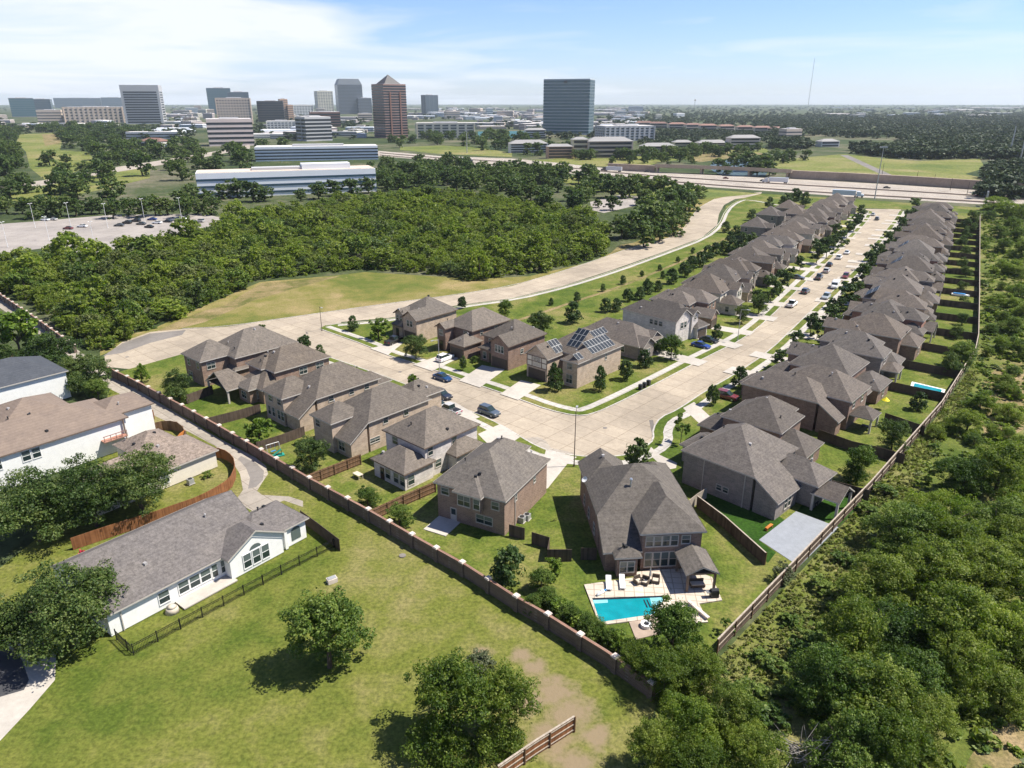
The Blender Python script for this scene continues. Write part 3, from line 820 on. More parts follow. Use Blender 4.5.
def roof_mb(b, bk, wb=None, inset=.4):
    x0, x1, y0, y1, z, s, g = bk['x0'], bk['x1'], bk['y0'], bk['y1'], bk['z'], bk['pitch'], bk['gable']
    if bk['kind'] == 'shed':
        h = {k: z + s * ((y1 - y0) if bk['dir'] in ('y0', 'y1') else (x1 - x0)) for k in 'h'}['h']
        d = bk['dir']
        zz = {'y0': (z, z, h, h), 'y1': (h, h, z, z), 'x1': (h, z, z, h), 'x0': (z, h, h, z)}[d]
        c = [(x0, y0, zz[0]), (x1, y0, zz[1]), (x1, y1, zz[2]), (x0, y1, zz[3])]
        b.face(c); b.face([(p[0], p[1], p[2] - .16) for p in c][::-1])
        for i in range(4):
            p, q = c[i], c[(i + 1) % 4]
            b.face([(p[0], p[1], p[2] - .16), (q[0], q[1], q[2] - .16), q, p])
        if wb is not None:
            i = inset
            a0, a1, c0, c1 = x0 + i, x1 - i, y0 + i, y1 - i
            if d == 'y0': c1 = y1 - .02
            if d == 'y1': c0 = y0 + .02
            if d == 'x1': a0 = x0 + .02
            if d == 'x0': a1 = x1 - .02
            P = [(a0, c0), (a1, c0), (a1, c1), (a0, c1)]
            T = [(p[0], p[1], plane_h(bk, *p) - .05) for p in P]
            B = [(p[0], p[1], bk['base']) for p in P]
            for k in range(4):
                j = (k + 1) % 4
                wb.face([B[k], B[j], T[j], T[k]])
        return
    W, Dp = x1 - x0, y1 - y0
    alongY = Dp >= W
    if {'y0', 'y1'} & g: alongY = True
    if {'x0', 'x1'} & g: alongY = False
    if alongY:
        hf = W / 2; zr = z + s * hf
        ra = (x0 + hf, y0 if 'y0' in g else y0 + min(hf, Dp / 2), zr); rb = (x0 + hf, y1 if 'y1' in g else y1 - min(hf, Dp / 2), zr)
        A, B_, C_, E_ = (x0, y0, z), (x1, y0, z), (x1, y1, z), (x0, y1, z)
        b.face([B_, C_, rb, ra]); b.face([E_, A, ra, rb])
        if 'y0' not in g: b.face([A, B_, ra])
        if 'y1' not in g: b.face([C_, E_, rb])
    else:
        hf = Dp / 2; zr = z + s * hf
        ra = (x0 if 'x0' in g else x0 + min(hf, W / 2), y0 + hf, zr); rb = (x1 if 'x1' in g else x1 - min(hf, W / 2), y0 + hf, zr)
        A, B_, C_, E_ = (x0, y0, z), (x1, y0, z), (x1, y1, z), (x0, y1, z)
        b.face([A, B_, rb, ra]); b.face([C_, E_, ra, rb])
        if 'x1' not in g: b.face([B_, C_, rb])
        if 'x0' not in g: b.face([E_, A, ra])
    u0, u1 = (x0 + inset if 'x0' in g else x0), (x1 - inset if 'x1' in g else x1)
    v0, v1 = (y0 + inset if 'y0' in g else y0), (y1 - inset if 'y1' in g else y1)
    b.face([(u0, v0, z - .1), (u0, v1, z - .1), (u1, v1, z - .1), (u1, v0, z - .1)])
    if wb is not None:
        i = inset
        wb.prism([(x0 + i, y0 + i), (x1 - i, y0 + i), (x1 - i, y1 - i), (x0 + i, y1 - i)], bk['base'], z - .02, 0)
        for side in g:
            if side in ('y0', 'y1'):
                yy = y0 + i if side == 'y0' else y1 - i
                m_ = (x0 + x1) / 2
                wb.face([(x0 + i, yy, z - .02), (x1 - i, yy, z - .02), (m_ + .05, yy, z + s * (W / 2 - .1) - .06), (m_ - .05, yy, z + s * (W / 2 - .1) - .06)])
            else:
                xx = x0 + i if side == 'x0' else x1 - i
                m_ = (y0 + y1) / 2
                wb.face([(xx, y0 + i, z - .02), (xx, y1 - i, z - .02), (xx, m_ + .05, z + s * (Dp / 2 - .1) - .06), (xx, m_ - .05, z + s * (Dp / 2 - .1) - .06)])
def fascia_mb(b, bk):
    x0, x1, y0, y1, z, s, g = bk['x0'], bk['x1'], bk['y0'], bk['y1'], bk['z'], bk['pitch'], bk['gable']
    e = .035
    if bk['kind'] == 'shed': 
        P = [(x0, y0), (x1, y0), (x1, y1), (x0, y1)]
        Q = [(p[0] + (e if p[0] == x1 else -e), p[1] + (e if p[1] == y1 else -e), plane_h(bk, *p)) for p in P]
        skip = {'y0': 2, 'y1': 0, 'x1': 3, 'x0': 1}[bk['dir']]
        for k in range(4):
            if k == skip: continue
            p, q = Q[k], Q[(k + 1) % 4]
            b.face([(p[0], p[1], p[2] - .19), (q[0], q[1], q[2] - .19), (q[0], q[1], q[2] + .02), (p[0], p[1], p[2] + .02)])
        return
    sides = {'y0': ((x0 - e, y0 - e), (x1 + e, y0 - e)), 'x1': ((x1 + e, y0 - e), (x1 + e, y1 + e)), 'y1': ((x1 + e, y1 + e), (x0 - e, y1 + e)), 'x0': ((x0 - e, y1 + e), (x0 - e, y0 - e))}
    for k, (p, q) in sides.items():
        if k in bk.get('nof', ()): continue
        if k in g:
            m_ = ((p[0] + q[0]) / 2, (p[1] + q[1]) / 2)
            zr = z + s * ((x1 - x0) if k in ('y0', 'y1') else (y1 - y0)) / 2
            for a, c, za, zb in ((p, m_, z, zr), (m_, q, zr, z)):
                b.face([(a[0], a[1], za - .19), (c[0], c[1], zb - .19), (c[0], c[1], zb + .02), (a[0], a[1], za + .02)])
        else:
            b.face([(p[0], p[1], z - .19), (q[0], q[1], z - .19), (q[0], q[1], z + .02), (p[0], p[1], z + .02)])
WIN = {}
WT = ['trim']
def win_mesh(w_, h_, arch=False):
    k = (round(w_, 2), round(h_, 2), WT[0])
    if k not in WIN:
        f = MB(); t = .09
        f.box(-w_ / 2 - t, w_ / 2 + t, -.09, .0, -h_ / 2 - t - .06, -h_ / 2, 0); f.box(-w_ / 2 - t, w_ / 2 + t, -.07, .0, h_ / 2, h_ / 2 + t, 0)
        f.box(-w_ / 2 - t, -w_ / 2, -.07, .0, -h_ / 2, h_ / 2, 0); f.box(w_ / 2, w_ / 2 + t, -.07, .0, -h_ / 2, h_ / 2, 0)
        f.box(-w_ / 2, w_ / 2, -.06, .0, -.03, .03, 0)
        if w_ > 1.4: f.box(-.03, .03, -.06, .0, -h_ / 2, h_ / 2, 0)
        p = MB(); p.face([(-w_ / 2, -.03, -h_ / 2), (w_ / 2, -.03, -h_ / 2), (w_ / 2, -.03, 0), (-w_ / 2, -.03, 0)], 0)
        p.face([(-w_ / 2, -.03, 0), (w_ / 2, -.03, 0), (w_ / 2, -.03, h_ / 2), (-w_ / 2, -.03, h_ / 2)], 1)
        one = MB(); one.v = f.v + p.v; n = len(f.v); one.f = f.f + [tuple(i + n for i in q) for q in p.f]; one.m = f.m + [q + 1 for q in p.m]
        WIN[k] = (f.mesh('window', M[WT[0]]), p.mesh('pane', [M['pane'], M['pane2']]), one.mesh('window', [M[WT[0]], M['pane'], M['pane2']]))
    return WIN[k]
SIDE_A = {'y0': 0, 'x1': math.pi / 2, 'y1': math.pi, 'x0': -math.pi / 2}
def side_pt(bk, side, u, inset=.4):
    """point on the wall of a block; u metres along the wall seen from outside, from its left end"""
    x0, x1, y0, y1 = bk['x0'] + inset, bk['x1'] - inset, bk['y0'] + inset, bk['y1'] - inset
    if side == 'y0': return (x0 + u, y0)
    if side == 'x1': return (x1, y0 + u)
    if side == 'y1': return (x1 - u, y1)
    return (x0, y1 - u)
def side_len(bk, side): return ((bk['x1'] - bk['x0']) if side in ('y0', 'y1') else (bk['y1'] - bk['y0'])) - .8
def add_window(root, bk, side, u, zc, w_, h_, near=True, inset=.4):
    p = side_pt(bk, side, u, inset)
    f, pn, one = win_mesh(w_, h_)
    nx, ny = rot2(0, -1, SIDE_A[side])
    loc = (p[0] + nx * .004, p[1] + ny * .004, zc)
    if near:
        o = link('window', f, root, loc, SIDE_A[side]); link('pane', pn, o)
    else:
        o = link('window', one, root, loc, SIDE_A[side])
    return o
DOORS = {}
def add_panel(root, name, bk, side, u, w_, h_, mat, inset=.4, z=.02, near=True):
    k = (name, w_, h_, mat)
    if k not in DOORS:
        b = MB(); b.box(-w_ / 2, w_ / 2, -.06, 0, 0, h_, 0)
        if name == 'garage_door':
            for i in range(4):
                b.box(-w_ / 2 + .08, w_ / 2 - .08, -.085, -.055, h_ * i / 4 + .05, h_ * (i + 1) / 4 - .05, 0)
        else:
            b.box(-w_ / 2 + .15, w_ / 2 - .15, -.08, -.055, h_ * .5, h_ - .15, 1)
        DOORS[k] = b.mesh(name, [M[mat], M['pane']])
    p = side_pt(bk, side, u, inset)
    nx, ny = rot2(0, -1, SIDE_A[side])
    return link(name, DOORS[k], root, (p[0] + nx * .004, p[1] + ny * .004, z), SIDE_A[side])
def auto_windows(root, blocks, sides, near, step=3.6, skip=()):
    for i, bk in enumerate(blocks):
        if bk['kind'] != 'hip' or i in skip: continue
        floors = [1.45] if bk['z'] < 4 else [1.45, 4.2]
        for side in sides:
            ln = side_len(bk, side); n = max(1, int(ln / step))
            for j in range(n):
                u = ln * (j + .5) / n + rnd.uniform(-.3, .3)
                for zf in floors:
                    if rnd.random() < (.25 if near else .35): continue
                    p = side_pt(bk, side, u); nx, ny = rot2(0, -1, SIDE_A[side])
                    q = (p[0] + nx * 1.0, p[1] + ny * 1.0)
                    if any(k is not bk and k['x0'] - .9 < q[0] < k['x1'] + .9 and k['y0'] - .9 < q[1] < k['y1'] + .9 and k['base'] < zf and (roof_h([k], q[0], q[1]) + .9 > zf - .8 or k['z'] > zf - 1.2) for k in blocks): continue
                    add_window(root, bk, side, u, zf, rnd.choice((.95, 1.1, 1.7)), 1.35, near)
def house(name, label, o, ang, blocks, wall, roof, trim='trim', group=None, near=True, sides=('y0', 'x1'), vents=4, inset0=.4, skip=(), win=True, cat='house', wallmats=None):
    """blocks: footprints with roofs in the house's own axes; one wall mesh, one roof mesh, one fascia; openings are added after"""
    root = thing(name, label, cat, (o[0], o[1], .12), ang, group)
    wb = MB(); rb = MB(); fb = MB(); opens = []
    for i, bk in enumerate(blocks):
        bk = blocks[i]
        bk['z'] += .004 * i
        if bk['kind'] == 'open':
            k2 = dict(bk); k2['kind'] = 'hip'; pb = MB(); roof_mb(pb, k2)
            pr = pb.build('patio_roof', M[roof], root); pf = MB(); fascia_mb(pf, k2); pf.build('fascia', M[trim], pr)
            for (qx, qy) in ((bk['x0'] + .35, bk['y0'] + .35), (bk['x1'] - .35, bk['y0'] + .35), (bk['x1'] - .35, bk['y1'] - .35), (bk['x0'] + .35, bk['y1'] - .35)):
                if any(k['kind'] != 'open' and k['x0'] < qx < k['x1'] and k['y0'] < qy < k['y1'] for k in blocks): continue
                c = MB(); c.box(-.16, .16, -.16, .16, 0, bk['z'] - .1); c.build('post', M['trim'], root, (qx, qy, 0))
            opens.append(bk)
            continue
        roof_mb(rb, bk, wb, inset0 + .006 * i); fascia_mb(fb, bk)
    wb.build('wall', M[wall], root)
    ro = rb.build('roof', M[roof], root)
    fb.build('fascia', M[trim], root)
    solid = [k for k in blocks if k['kind'] != 'open']
    if win: auto_windows(root, solid, sides, near, skip=skip)
    for i in range(vents):
        bk = rnd.choice([k for k in solid if k['kind'] == 'hip'])
        x = rnd.uniform(bk['x0'] + 1.2, bk['x1'] - 1.2); y = rnd.uniform(bk['y0'] + 1.2, bk['y1'] - 1.2)
        z = roof_h(solid, x, y)
        v = MB()
        if i % 2: v.tube((0, 0, -.2), (0, 0, .42), .09, .09, 7, 0); v.tube((0, 0, .42), (0, 0, .5), .16, .12, 7, 0)
        else: v.obox(0, 0, -.25, .24, .38, .38, .3, 0)
        v.build('roof_vent', M['blackm'] if i % 3 else M['pvc'], ro, (x, y, z))
    return root
def hb(o, ang, p, z, w_, d_, **k):
    """block whose +x,-y eave corner is seen at pixel p, at height z above the lot"""
    l = to_local(G(p[0], p[1], z + .12), o, ang)
    return blk(l[0] - w_, l[0], l[1], l[1] + d_, z, **k)
A0 = R(-42)
Z2, Z1 = 5.6, 3.0
RG_L = 'two storey houses between the brick wall and the street'
def O(p, z): return G(p[0], p[1], z + .12)

# --- the row between the brick wall and the cross street
o = O((234.8, 358.4), Z2)
B = [hb(o, A0, (234.8, 358.4), Z2, 11.5, 15), hb(o, A0, (199.7, 362.3), Z2, 8.5, 9),
     hb(o, A0, (234.8, 371), Z1, 8.5, 5.2), dict(hb(o, A0, (226.6, 391.2), 2.8, 8.5, 6, gable=('y0',)), kind='open'), hb(o, A0, (248, 391), Z1, 5, 8)]
h = house('brick_house', 'brick house with covered patio at the far end of the row by the alley wall', o, A0, B, 'b_rust', 'roof2', group=RG_L)
o = O((274.4, 372.8), Z2)
B = [hb(o, A0, (274.4, 372.8), Z2, 9.5, 13.2), hb(o, A0, (261, 369.7), Z2 + .02, 6, 6), hb(o, A0, (262, 391), Z1, 9.5, 9)]
h = house('brick_house', 'brick house with low rear bay, second from the far end by the alley wall', o, A0, B, 'b_rust', 'roof2', group=RG_L)
o = O((315.8, 399.4), Z2)
m0 = hb(o, A0, (315.8, 399.4), Z2, 10.5, 14.5)
m0['nof'] = ('y0',)
B = [m0, hb(o, A0, (281.4, 399.4), Z2, 7, 8), blk(m0['x1'] - 5.2, m0['x1'] - .01, m0['y0'] - (Z2 - Z1) / .68, m0['y0'] + .0, Z1, 'shed', dir='y0'),
     blk(m0['x1'] - 9, m0['x1'] - 3, m0['y1'] - 3, m0['y1'] + 5, Z1)]
h = house('brick_house', 'tan brick house with long rear roof slope, third from the far wall end', o, A0, B, 'b_tan', 'roof2', group=RG_L, win=False)
for u in (1.2, 2.6, 4.4, 5.6): add_window(h, B[1], 'y0', u, 1.9, .8, 1.7)
for u in (2, 5): add_window(h, B[1], 'y0', u, 4.5, 1.2, 1.1)
for u in (3, 7.5, 11): add_window(h, B[0], 'x1', u, 4.6, 1.0, .9)
o = O((368, 422.8), Z2)
m0 = hb(o, A0, (368, 422.8), Z2, 10, 14)
m0['nof'] = ('y0',)
B = [m0, hb(o, A0, (330.6, 424.4), Z2, 6.2, 7), blk(m0['x1'] - 5.0, m0['x1'] - .01, m0['y0'] - (Z2 - Z1) / .68, m0['y0'], Z1, 'shed', dir='y0'),
     blk(m0['x1'] - 8, m0['x1'] - 1.5, m0['y1'] - 3, m0['y1'] + 4.5, Z2)]
h = house('brick_house', 'tan brick house with rear window bay behind the round yard tree', o, A0, B, 'b_tan', 'roof2', group=RG_L, win=False)
for u in (2, 6.5): add_window(h, B[0], 'x1', u + 1.5, 4.7, .95, 1.1)
add_window(h, B[0], 'x1', 1.0, 1.9, 2.0, .8)
add_window(h, B[1], 'y0', 1.4, 4.4, 1.2, 1.2); add_window(h, B[2], 'y0', 1.6, 1.6, 1.6, 1.5)
o = O((424.4, 448.75), Z2)
m0 = hb(o, A0, (424.4, 448.75), Z2, 10.3, 12.2)
l0 = hb(o, A0, (404, 475.3), Z1, 8.2, 6.5)
B = [m0, l0, hb(o, A0, (456.4, 457.3), Z1, 4.5, 6.6)]
h = house('brick_house', 'whitewashed brick house with low rear wing and silver truck in its driveway', o, A0, B, 'b_wht', 'roof2', trim='trimd', group=RG_L, win=False)
add_window(h, m0, 'x1', 1.1, 4.5, .95, 1.3); add_window(h, m0, 'x1', 6.2, 4.6, .95, 1.2); add_window(h, m0, 'x1', 2.6, 1.9, 1.2, 1.2)
for u in (3.4, 5.4, 6.9): add_window(h, l0, 'y0', u, 1.5, 1.1, 1.6)
add_panel(h, 'door', l0, 'y0', 2.0, .95, 2.1, 'door'); add_window(h, m0, 'y0', 2.4, 4.4, 1.3, 1.2); add_window(h, l0, 'x1', 1.2, 1.4, 1.2, 1.5)
A6 = R(-28)
o = O((505.6, 502), Z2)
m0 = hb(o, A6, (505.6, 502), Z2, 11.5, 14)
bay = blk(m0['x0'] + 3.7, m0['x0'] + 8.2, m0['y0'] - .9, m0['y0'] + 6, Z2 - .02, base=2.9)
B = [m0, bay, blk(m0['x0'] + 1, m0['x0'] + 7, m0['y1'] - 5, m0['y1'] + 2.5, Z2)]
h = house('brick_house', 'dark brown brick house with projecting rear bay and bare patio slab, nearest the pool house', o, A6, B, 'b_rust', 'roof2', group=RG_L, win=False, vents=6)
add_window(h, bay, 'y0', 1.2, 4.3, 1.9, 1.5); add_window(h, bay, 'y0', 3.2, 4.3, .9, 1.5); add_window(h, m0, 'y0', 1.3, 4.4, 1.2, 1.0); add_window(h, m0, 'y0', 9.3, 4.3, 1.1, 1.1)
add_window(h, m0, 'y0', 8.2, 1.6, 1.2, 1.2); add_window(h, m0, 'y0', 6.9, 1.6, 1.2, 1.2); add_panel(h, 'door', m0, 'y0', 2.6, 1.0, 2.1, 'trim')
for u in (3.2, 9): add_window(h, m0, 'x1', u, 4.3, .6, .9)
b = MB(); b.box(-1.9, 1.7, -3.9, -.03, 0, .1); sl_ = b.build('patio_slab', M['conc2'], h, (m0['x0'] + 2.4, m0['y0'] + .4, 0))
b = MB()
for z in range(24): b.obox(0, 0, .23 * z, .23 * z + .2, .1, .08)
b.build('downspout', M['trim'], h, (m0['x1'] - .33, m0['y0'] + 3.4, 0))

# --- the pool house
AP = R(4.5)
o = O((597, 515), Z2)
S0 = hb(o, AP, (706.9, 531.4), Z2, 8.3, 12.0)
Mx1 = S0['x1'] - .02
M0 = blk(0, Mx1, 0.0, 12.0, Z2); M0['nof'] = ('y0',)
cat = blk(0, S0['x0'] + .45, -(Z2 - Z1) / .56, 0, Z1, 'shed', dir='y0', pitch=.56)
F1 = blk(-.05, 6.4, 8, 14.6, Z2, gable=('y1',)); F2 = blk(7.3, Mx1 - .1, 8, 13.2, Z2 + .02)
bay = blk(1.2, 4.6, cat['y0'] - 1.3, cat['y0'] + 1.2, Z1 + .05, pitch=.6)
B = [S0, M0, cat, F1, F2, bay]
h = house('brick_house', 'brown brick house with the turquoise pool and gabled pavilion behind it', o, AP, B, 'b_brown', 'roof2', win=False, vents=3)
for u in (.9, 1.95, 3.0, 4.05): add_window(h, S0, 'y0', u, 4.25, .85, 1.4)
add_window(h, S0, 'y0', 5.5, 4.35, 1.0, 1.1)
for u in (.9, 1.95, 3.0, 4.05): add_window(h, S0, 'y0', u, 1.6, .85, 2.0)
for u in (.8, 1.75): add_window(h, bay, 'y0', u, 1.5, .8, 1.5)
for u in (3.5, 7.5, 11): add_window(h, M0, 'x0', 12 - u, 1.6, .9, 1.4)
b = MB()
n = 10
for i in range(n):
    a0, a1 = 2 * math.pi * i / n, 2 * math.pi * (i + 1) / n
    b.face([(0, .12, 0), (.45 * math.cos(a0), 0, .45 * math.sin(a0)), (.45 * math.cos(a1), 0, .45 * math.sin(a1))]); b.face([(0, .14, 0), (.45 * math.cos(a1), .02, .45 * math.sin(a1)), (.45 * math.cos(a0), .02, .45 * math.sin(a0))])
b.tube((0, .1, 0), (0, .5, -.7), .03); b.build('satellite_dish', M['white'], h, (-.3, 7.8, Z2 + .9), R(20))
b = MB(); b.tube((0, 0, -.3), (0, 0, 1.1), .13, .13, 8); b.tube((0, 0, 1.1), (0, 0, 1.25), .22, .16, 8); b.build('flue_pipe', M['alu'], h, (5.0, 3.2, Z2 + 2.1))

# --- the long row on the fence side, first four as seen
RG_R = 'brown roofed houses in the row along the board fence'
A1 = R(-46)
o = O((755, 478), Z2)
m0 = hb(o, A1, (755, 478), Z2, 12.2, 13.6)
m0['nof'] = ('x1',)
cs = blk(m0['x1'], m0['x1'] + (Z2 - Z1) / .68, m0['y0'] + .01, m0['y0'] + 7.2, Z1, 'shed', dir='x1')
B = [m0, cs, blk(m0['x1'] - 3, m0['x1'] + 6.2, m0['y0'] + 7.0, m0['y0'] + 13.3, Z1 + .9), blk(m0['x0'] - 4.2, m0['x0'] + 3, m0['y0'] + 6.2, m0['y0'] + 12.6, Z1),
     dict(blk(m0['x1'] + 5.4, m0['x1'] + 9.6, m0['y0'] + 6.6, m0['y0'] + 11.6, 2.8, gable=('x1',)), kind='open')]
h = house('brick_house', 'grey brown brick house beside the grey sports court, with covered back patio', o, A1, B, 'b_grey', 'roof', group=RG_R, win=False, vents=5)
for u in (.8, 1.9): add_window(h, blk(cs['x0'], cs['x1'], cs['y0'], cs['y1'], Z1), 'x1', u + 2.2, 1.6, .75, 1.7)
for u in (3.5, 10.2):
    b = MB(); b.box(-.06, .06, -.1, 0, 0, Z2 - .2); q = side_pt(m0, 'y0', u); b.build('downspout', M['trim'], h, (q[0], q[1], 0))
for u in (6.3, 7.4): add_window(h, m0, 'y0', u, 1.7, .8, .8)
o = O((781.7, 433.8), Z2)
m0 = hb(o, A0, (781.7, 433.8), Z2, 10.6, 9.6)
B = [m0, hb(o, A0, (806.7, 458), Z1, 8, 7.5), blk(m0['x0'] - 3.8, m0['x0'] + 2, m0['y0'] - .5, m0['y0'] + 6, Z1), blk(m0['x0'] + 1, m0['x1'] - 2, m0['y0'] + 3, m0['y1'] + 2.4, Z2)]
h = house('brick_house', 'brick house with low rear wing opening on a bright lawn with one dark tree', o, A0, B, 'b_brown', 'roof', group=RG_R, sides=('x1',))
o = O((818.4, 403.3), Z2)
m0 = hb(o, A0, (818.4, 403.3), Z2, 14.5, 8.4)
m1 = hb(o, A0, (852, 402.5), Z2, 14.5, 10.5)
m0['nof'] = ('x1',)
cs = blk(m0['x1'], m0['x1'] + (Z2 - Z1) / .68, m0['y0'] + .01, m0['y0'] + 3.4, Z1, 'shed', dir='x1')
B = [m0, m1, cs, blk(m0['x0'] - 3.5, m0['x0'] + 3, m0['y0'] + 7.5, m0['y0'] + 13, Z1), dict(blk(m1['x1'] - .6, m1['x1'] + 3.6, m1['y0'] + 1.2, m1['y0'] + 6, 2.8), kind='open')]
h = house('brick_house', 'wide twin peaked brick house beyond the bright lawn with the dark tree', o, A0, B, 'b_brown', 'roof', group=RG_R, sides=('x1',))

# --- far houses: a plan in depth s (0 = street front) and width t, laid out along the street
def generic(name, label, o, ang, front, var, wall, roof, group, near, mirror=False, stonefront=True):
    W_ = 12.4
    def bb(s0, s1, t0, t1, z, **k):
        if mirror: t0, t1 = W_ - t1, W_ - t0
        g = k.pop('gab', '')
        gm = {'f': 'x1' if front > 0 else 'x0', 'r': 'x0' if front > 0 else 'x1'}
        if front > 0: x0, x1 = -s1, -s0
        else: x0, x1 = s0 - 21, s1 - 21
        return blk(x0, x1, t0, t1, z, gable=[gm[c] for c in g], **k)
    op = lambda d: dict(d, kind='open')
    j = lambda a: a + rnd.uniform(-.5, .5)
    if var == 0:
        B = [bb(j(3.5), j(16), 0, 12, Z2), bb(j(1), 9, 6.4, 11.8, Z2, gab='f'), bb(j(-1.2), 5, .3, 6.2, Z1), bb(14, j(20.4), 3.5, 11.5, Z1), op(bb(15, 19.2, .4, 4, 2.8))]
    elif var == 1:
        B = [bb(j(2.5), j(15.5), 0, 7.4, Z2), bb(j(6), j(18), 4.8, 12.2, Z2), bb(j(-.5), 8, 6.6, 12, Z1, gab='f'), bb(14, j(19.8), .5, 6.5, Z1), op(bb(17, 20.6, 6, 11, 2.8))]
    elif var == 2:
        B = [bb(j(4), j(17), .6, 11.4, Z2), bb(j(.8), 9, .2, 5.2, Z2, gab='f'), bb(j(0), 6, 5.5, 11.8, Z1, gab='f'), bb(15, j(20.8), 4, 12, Z1 + .4)]
    else:
        B = [bb(j(5), j(14), 0, 12, Z2), bb(j(2), j(18), 2.6, 9, Z2), bb(j(-1), 6, 7, 12.3, Z1), bb(13, j(19.6), 0, 5.6, Z1), op(bb(17, 20.6, 5, 10.5, 2.8, gab='r'))]
    h = house(name, label, o, ang, B, wall, roof, group=group, near=False, win=False, vents=7 if near else 3)
    fs = 'x1' if front > 0 else 'x0'; bs = 'x0' if front > 0 else 'x1'
    gar = B[2]
    add_panel(h, 'garage_door', gar, fs, side_len(gar, fs) / 2, 4.4, 2.2, 'gdoor')
    add_panel(h, 'door', B[1], fs, side_len(B[1], fs) / 2, 1.1, 2.2, 'door')
    solid = [k for k in B if k['kind'] != 'open']
    if front > 0:
        for bk in (B[0], B[1]):
            ln = side_len(bk, 'x1')
            for u in (ln * .3, ln * .7): add_window(h, bk, 'x1', u, 4.3, 1.0, 1.4, False)
    auto_windows(h, solid, (bs,) if front < 0 else ('y0',), False, 4.5)
    # driveway to the kerb and front walk
    gx = (gar['x1'] if front > 0 else gar['x0'])
    b = MB(); t0, t1 = gar['y0'] + .6, gar['y1'] - .6
    e = 9.8
    b.flat([(gx - .3 * front, t0), (gx + e * front, t0), (gx + e * front, t1), (gx - .3 * front, t1)], .016)
    b.build('driveway', M['conc2'], h)
    return h, B
ORD = ['first', 'second', 'third', 'fourth', 'fifth', 'sixth', 'seventh', 'eighth', 'ninth', 'tenth', 'eleventh', 'twelfth', 'thirteenth', 'fourteenth', 'fifteenth', 'sixteenth', 'seventeenth', 'eighteenth', 'nineteenth', 'twentieth']
RW = ['b_brown', 'b_grey', 'b_brown', 'b_red', 'b_tan']
NR = 18
HR = []
for k in range(NR):
    s = 79.5 + 16.4 * k
    p, hd = at(FENCE, s)
    nx, ny = -math.sin(hd), math.cos(hd)          # towards the street
    off = 9.2
    o = (p[0] + nx * off, p[1] + ny * off)
    if k == 0: lab = 'brown roofed brick house with yellow parasol and small pool behind it'
    elif k == NR - 1: lab = 'last house of the fence side row, nearest the highway'
    elif k == NR - 2: lab = 'house next to the last in the fence side row, towards the highway'
    elif k == 7: lab = 'fence side house with dark solar panels along its front roof'
    elif k < 10: lab = 'brown roofed brick house, %s beyond the small-pool house in the fence side row' % ORD[k - 1]
    else: lab = 'brown roofed brick house, %s from the highway end of the fence side row' % ORD[NR - 1 - k]
    h, B = generic('brick_house', lab, o, hd - math.pi / 2, -1, [0, 1, 2, 3, 1, 0, 3, 2, 1][k % 9], RW[k % 5], 'roof', RG_R, k < 8, mirror=(k % 3 == 1))
    HR.append((h, B, o, hd))
VG = 'brown roofed houses with pale fronts along the long street'
VW = ['b_grey', 'b_wht', 'b_brown', 'stone', 'b_tan', 'b_grey', 'b_brown']
# the one-storey house and the white fronted one next to the solar roof
KS = [G(a, b_) for a, b_ in [(637.5, 391), (672, 376), (709.5, 356), (743, 340), (768, 320), (795.5, 292.5), (813, 275), (833, 257.5), (853, 237.5), (868, 221)]]
o = O((639, 347.5), 3.2)
m0 = hb(o, R(-42), (639, 347.5), 3.2, 18, 10.6)
B = [m0, blk(m0['x1'] - 5, m0['x1'] + 1.0, m0['y0'] + .4, m0['y0'] + 5.8, 3.2, gable=('x1',)), blk(m0['x1'] - 6, m0['x1'] - .4, m0['y0'] + 5.4, m0['y0'] + 11, 3.2, gable=('x1',))]
h = house('brick_house', 'one storey dark brick house with pale gabled front beside the solar roof', o, R(-42), B, 'b_grey', 'roof', group=VG, win=False, sides=('y0', 'x1'))
add_panel(h, 'garage_door', B[2], 'x1', 2.4, 3.6, 2.2, 'gdoor'); add_window(h, B[1], 'x1', 2.3, 1.6, 1.5, 1.5)
for u in (4, 8, 13): add_window(h, m0, 'y0', u, 1.7, 1.0, 1.2)
b = MB(); b.flat([(m0['x1'] - .6, m0['y0'] + 6), (m0['x1'] + 12, m0['y0'] + 6), (m0['x1'] + 12, m0['y0'] + 10.4), (m0['x1'] - .6, m0['y0'] + 10.4)], .016); b.build('driveway', M['conc2'], h)
o = O((676.6, 322.7), Z2)
m0 = hb(o, R(-47), (676.6, 322.7), Z2, 17, 7.6, gable=('x1',))
B = [m0, blk(m0['x1'] - 15, m0['x1'] - 1.6, m0['y0'] + 4.5, m0['y0'] + 11.6, Z2), blk(m0['x1'] - 5, m0['x1'] + .4, m0['y0'] + 6.2, m0['y0'] + 9.6, Z2 + .5, gable=('x1',)), blk(m0['x1'] - 6, m0['x1'] + 1.4, m0['y0'] + 7.5, m0['y0'] + 12.6, Z1)]
h = house('brick_house', 'house with white stone double gabled front and blue cars in its driveway', o, R(-47), B, 'b_wht', 'roof', group=VG, win=False)
for u in (2.6, 4): add_window(h, m0, 'x1', u, 4.2, .9, 1.4)
add_window(h, B[2], 'x1', 1.3, 5.4, .8, 1.0); add_panel(h, 'garage_door', B[3], 'x1', 2.1, 3.6, 2.2, 'gdoor')
for u in (9, 10.4, 11.8): add_window(h, m0, 'y0', u, 4.2, .9, 1.1)
b = MB(); b.flat([(m0['x1'] + 1, m0['y0'] + 8), (m0['x1'] + 11.5, m0['y0'] + 8), (m0['x1'] + 11.5, m0['y0'] + 12.2), (m0['x1'] + 1, m0['y0'] + 12.2)], .016); b.build('driveway', M['conc2'], h)
NV = 16
HV = []
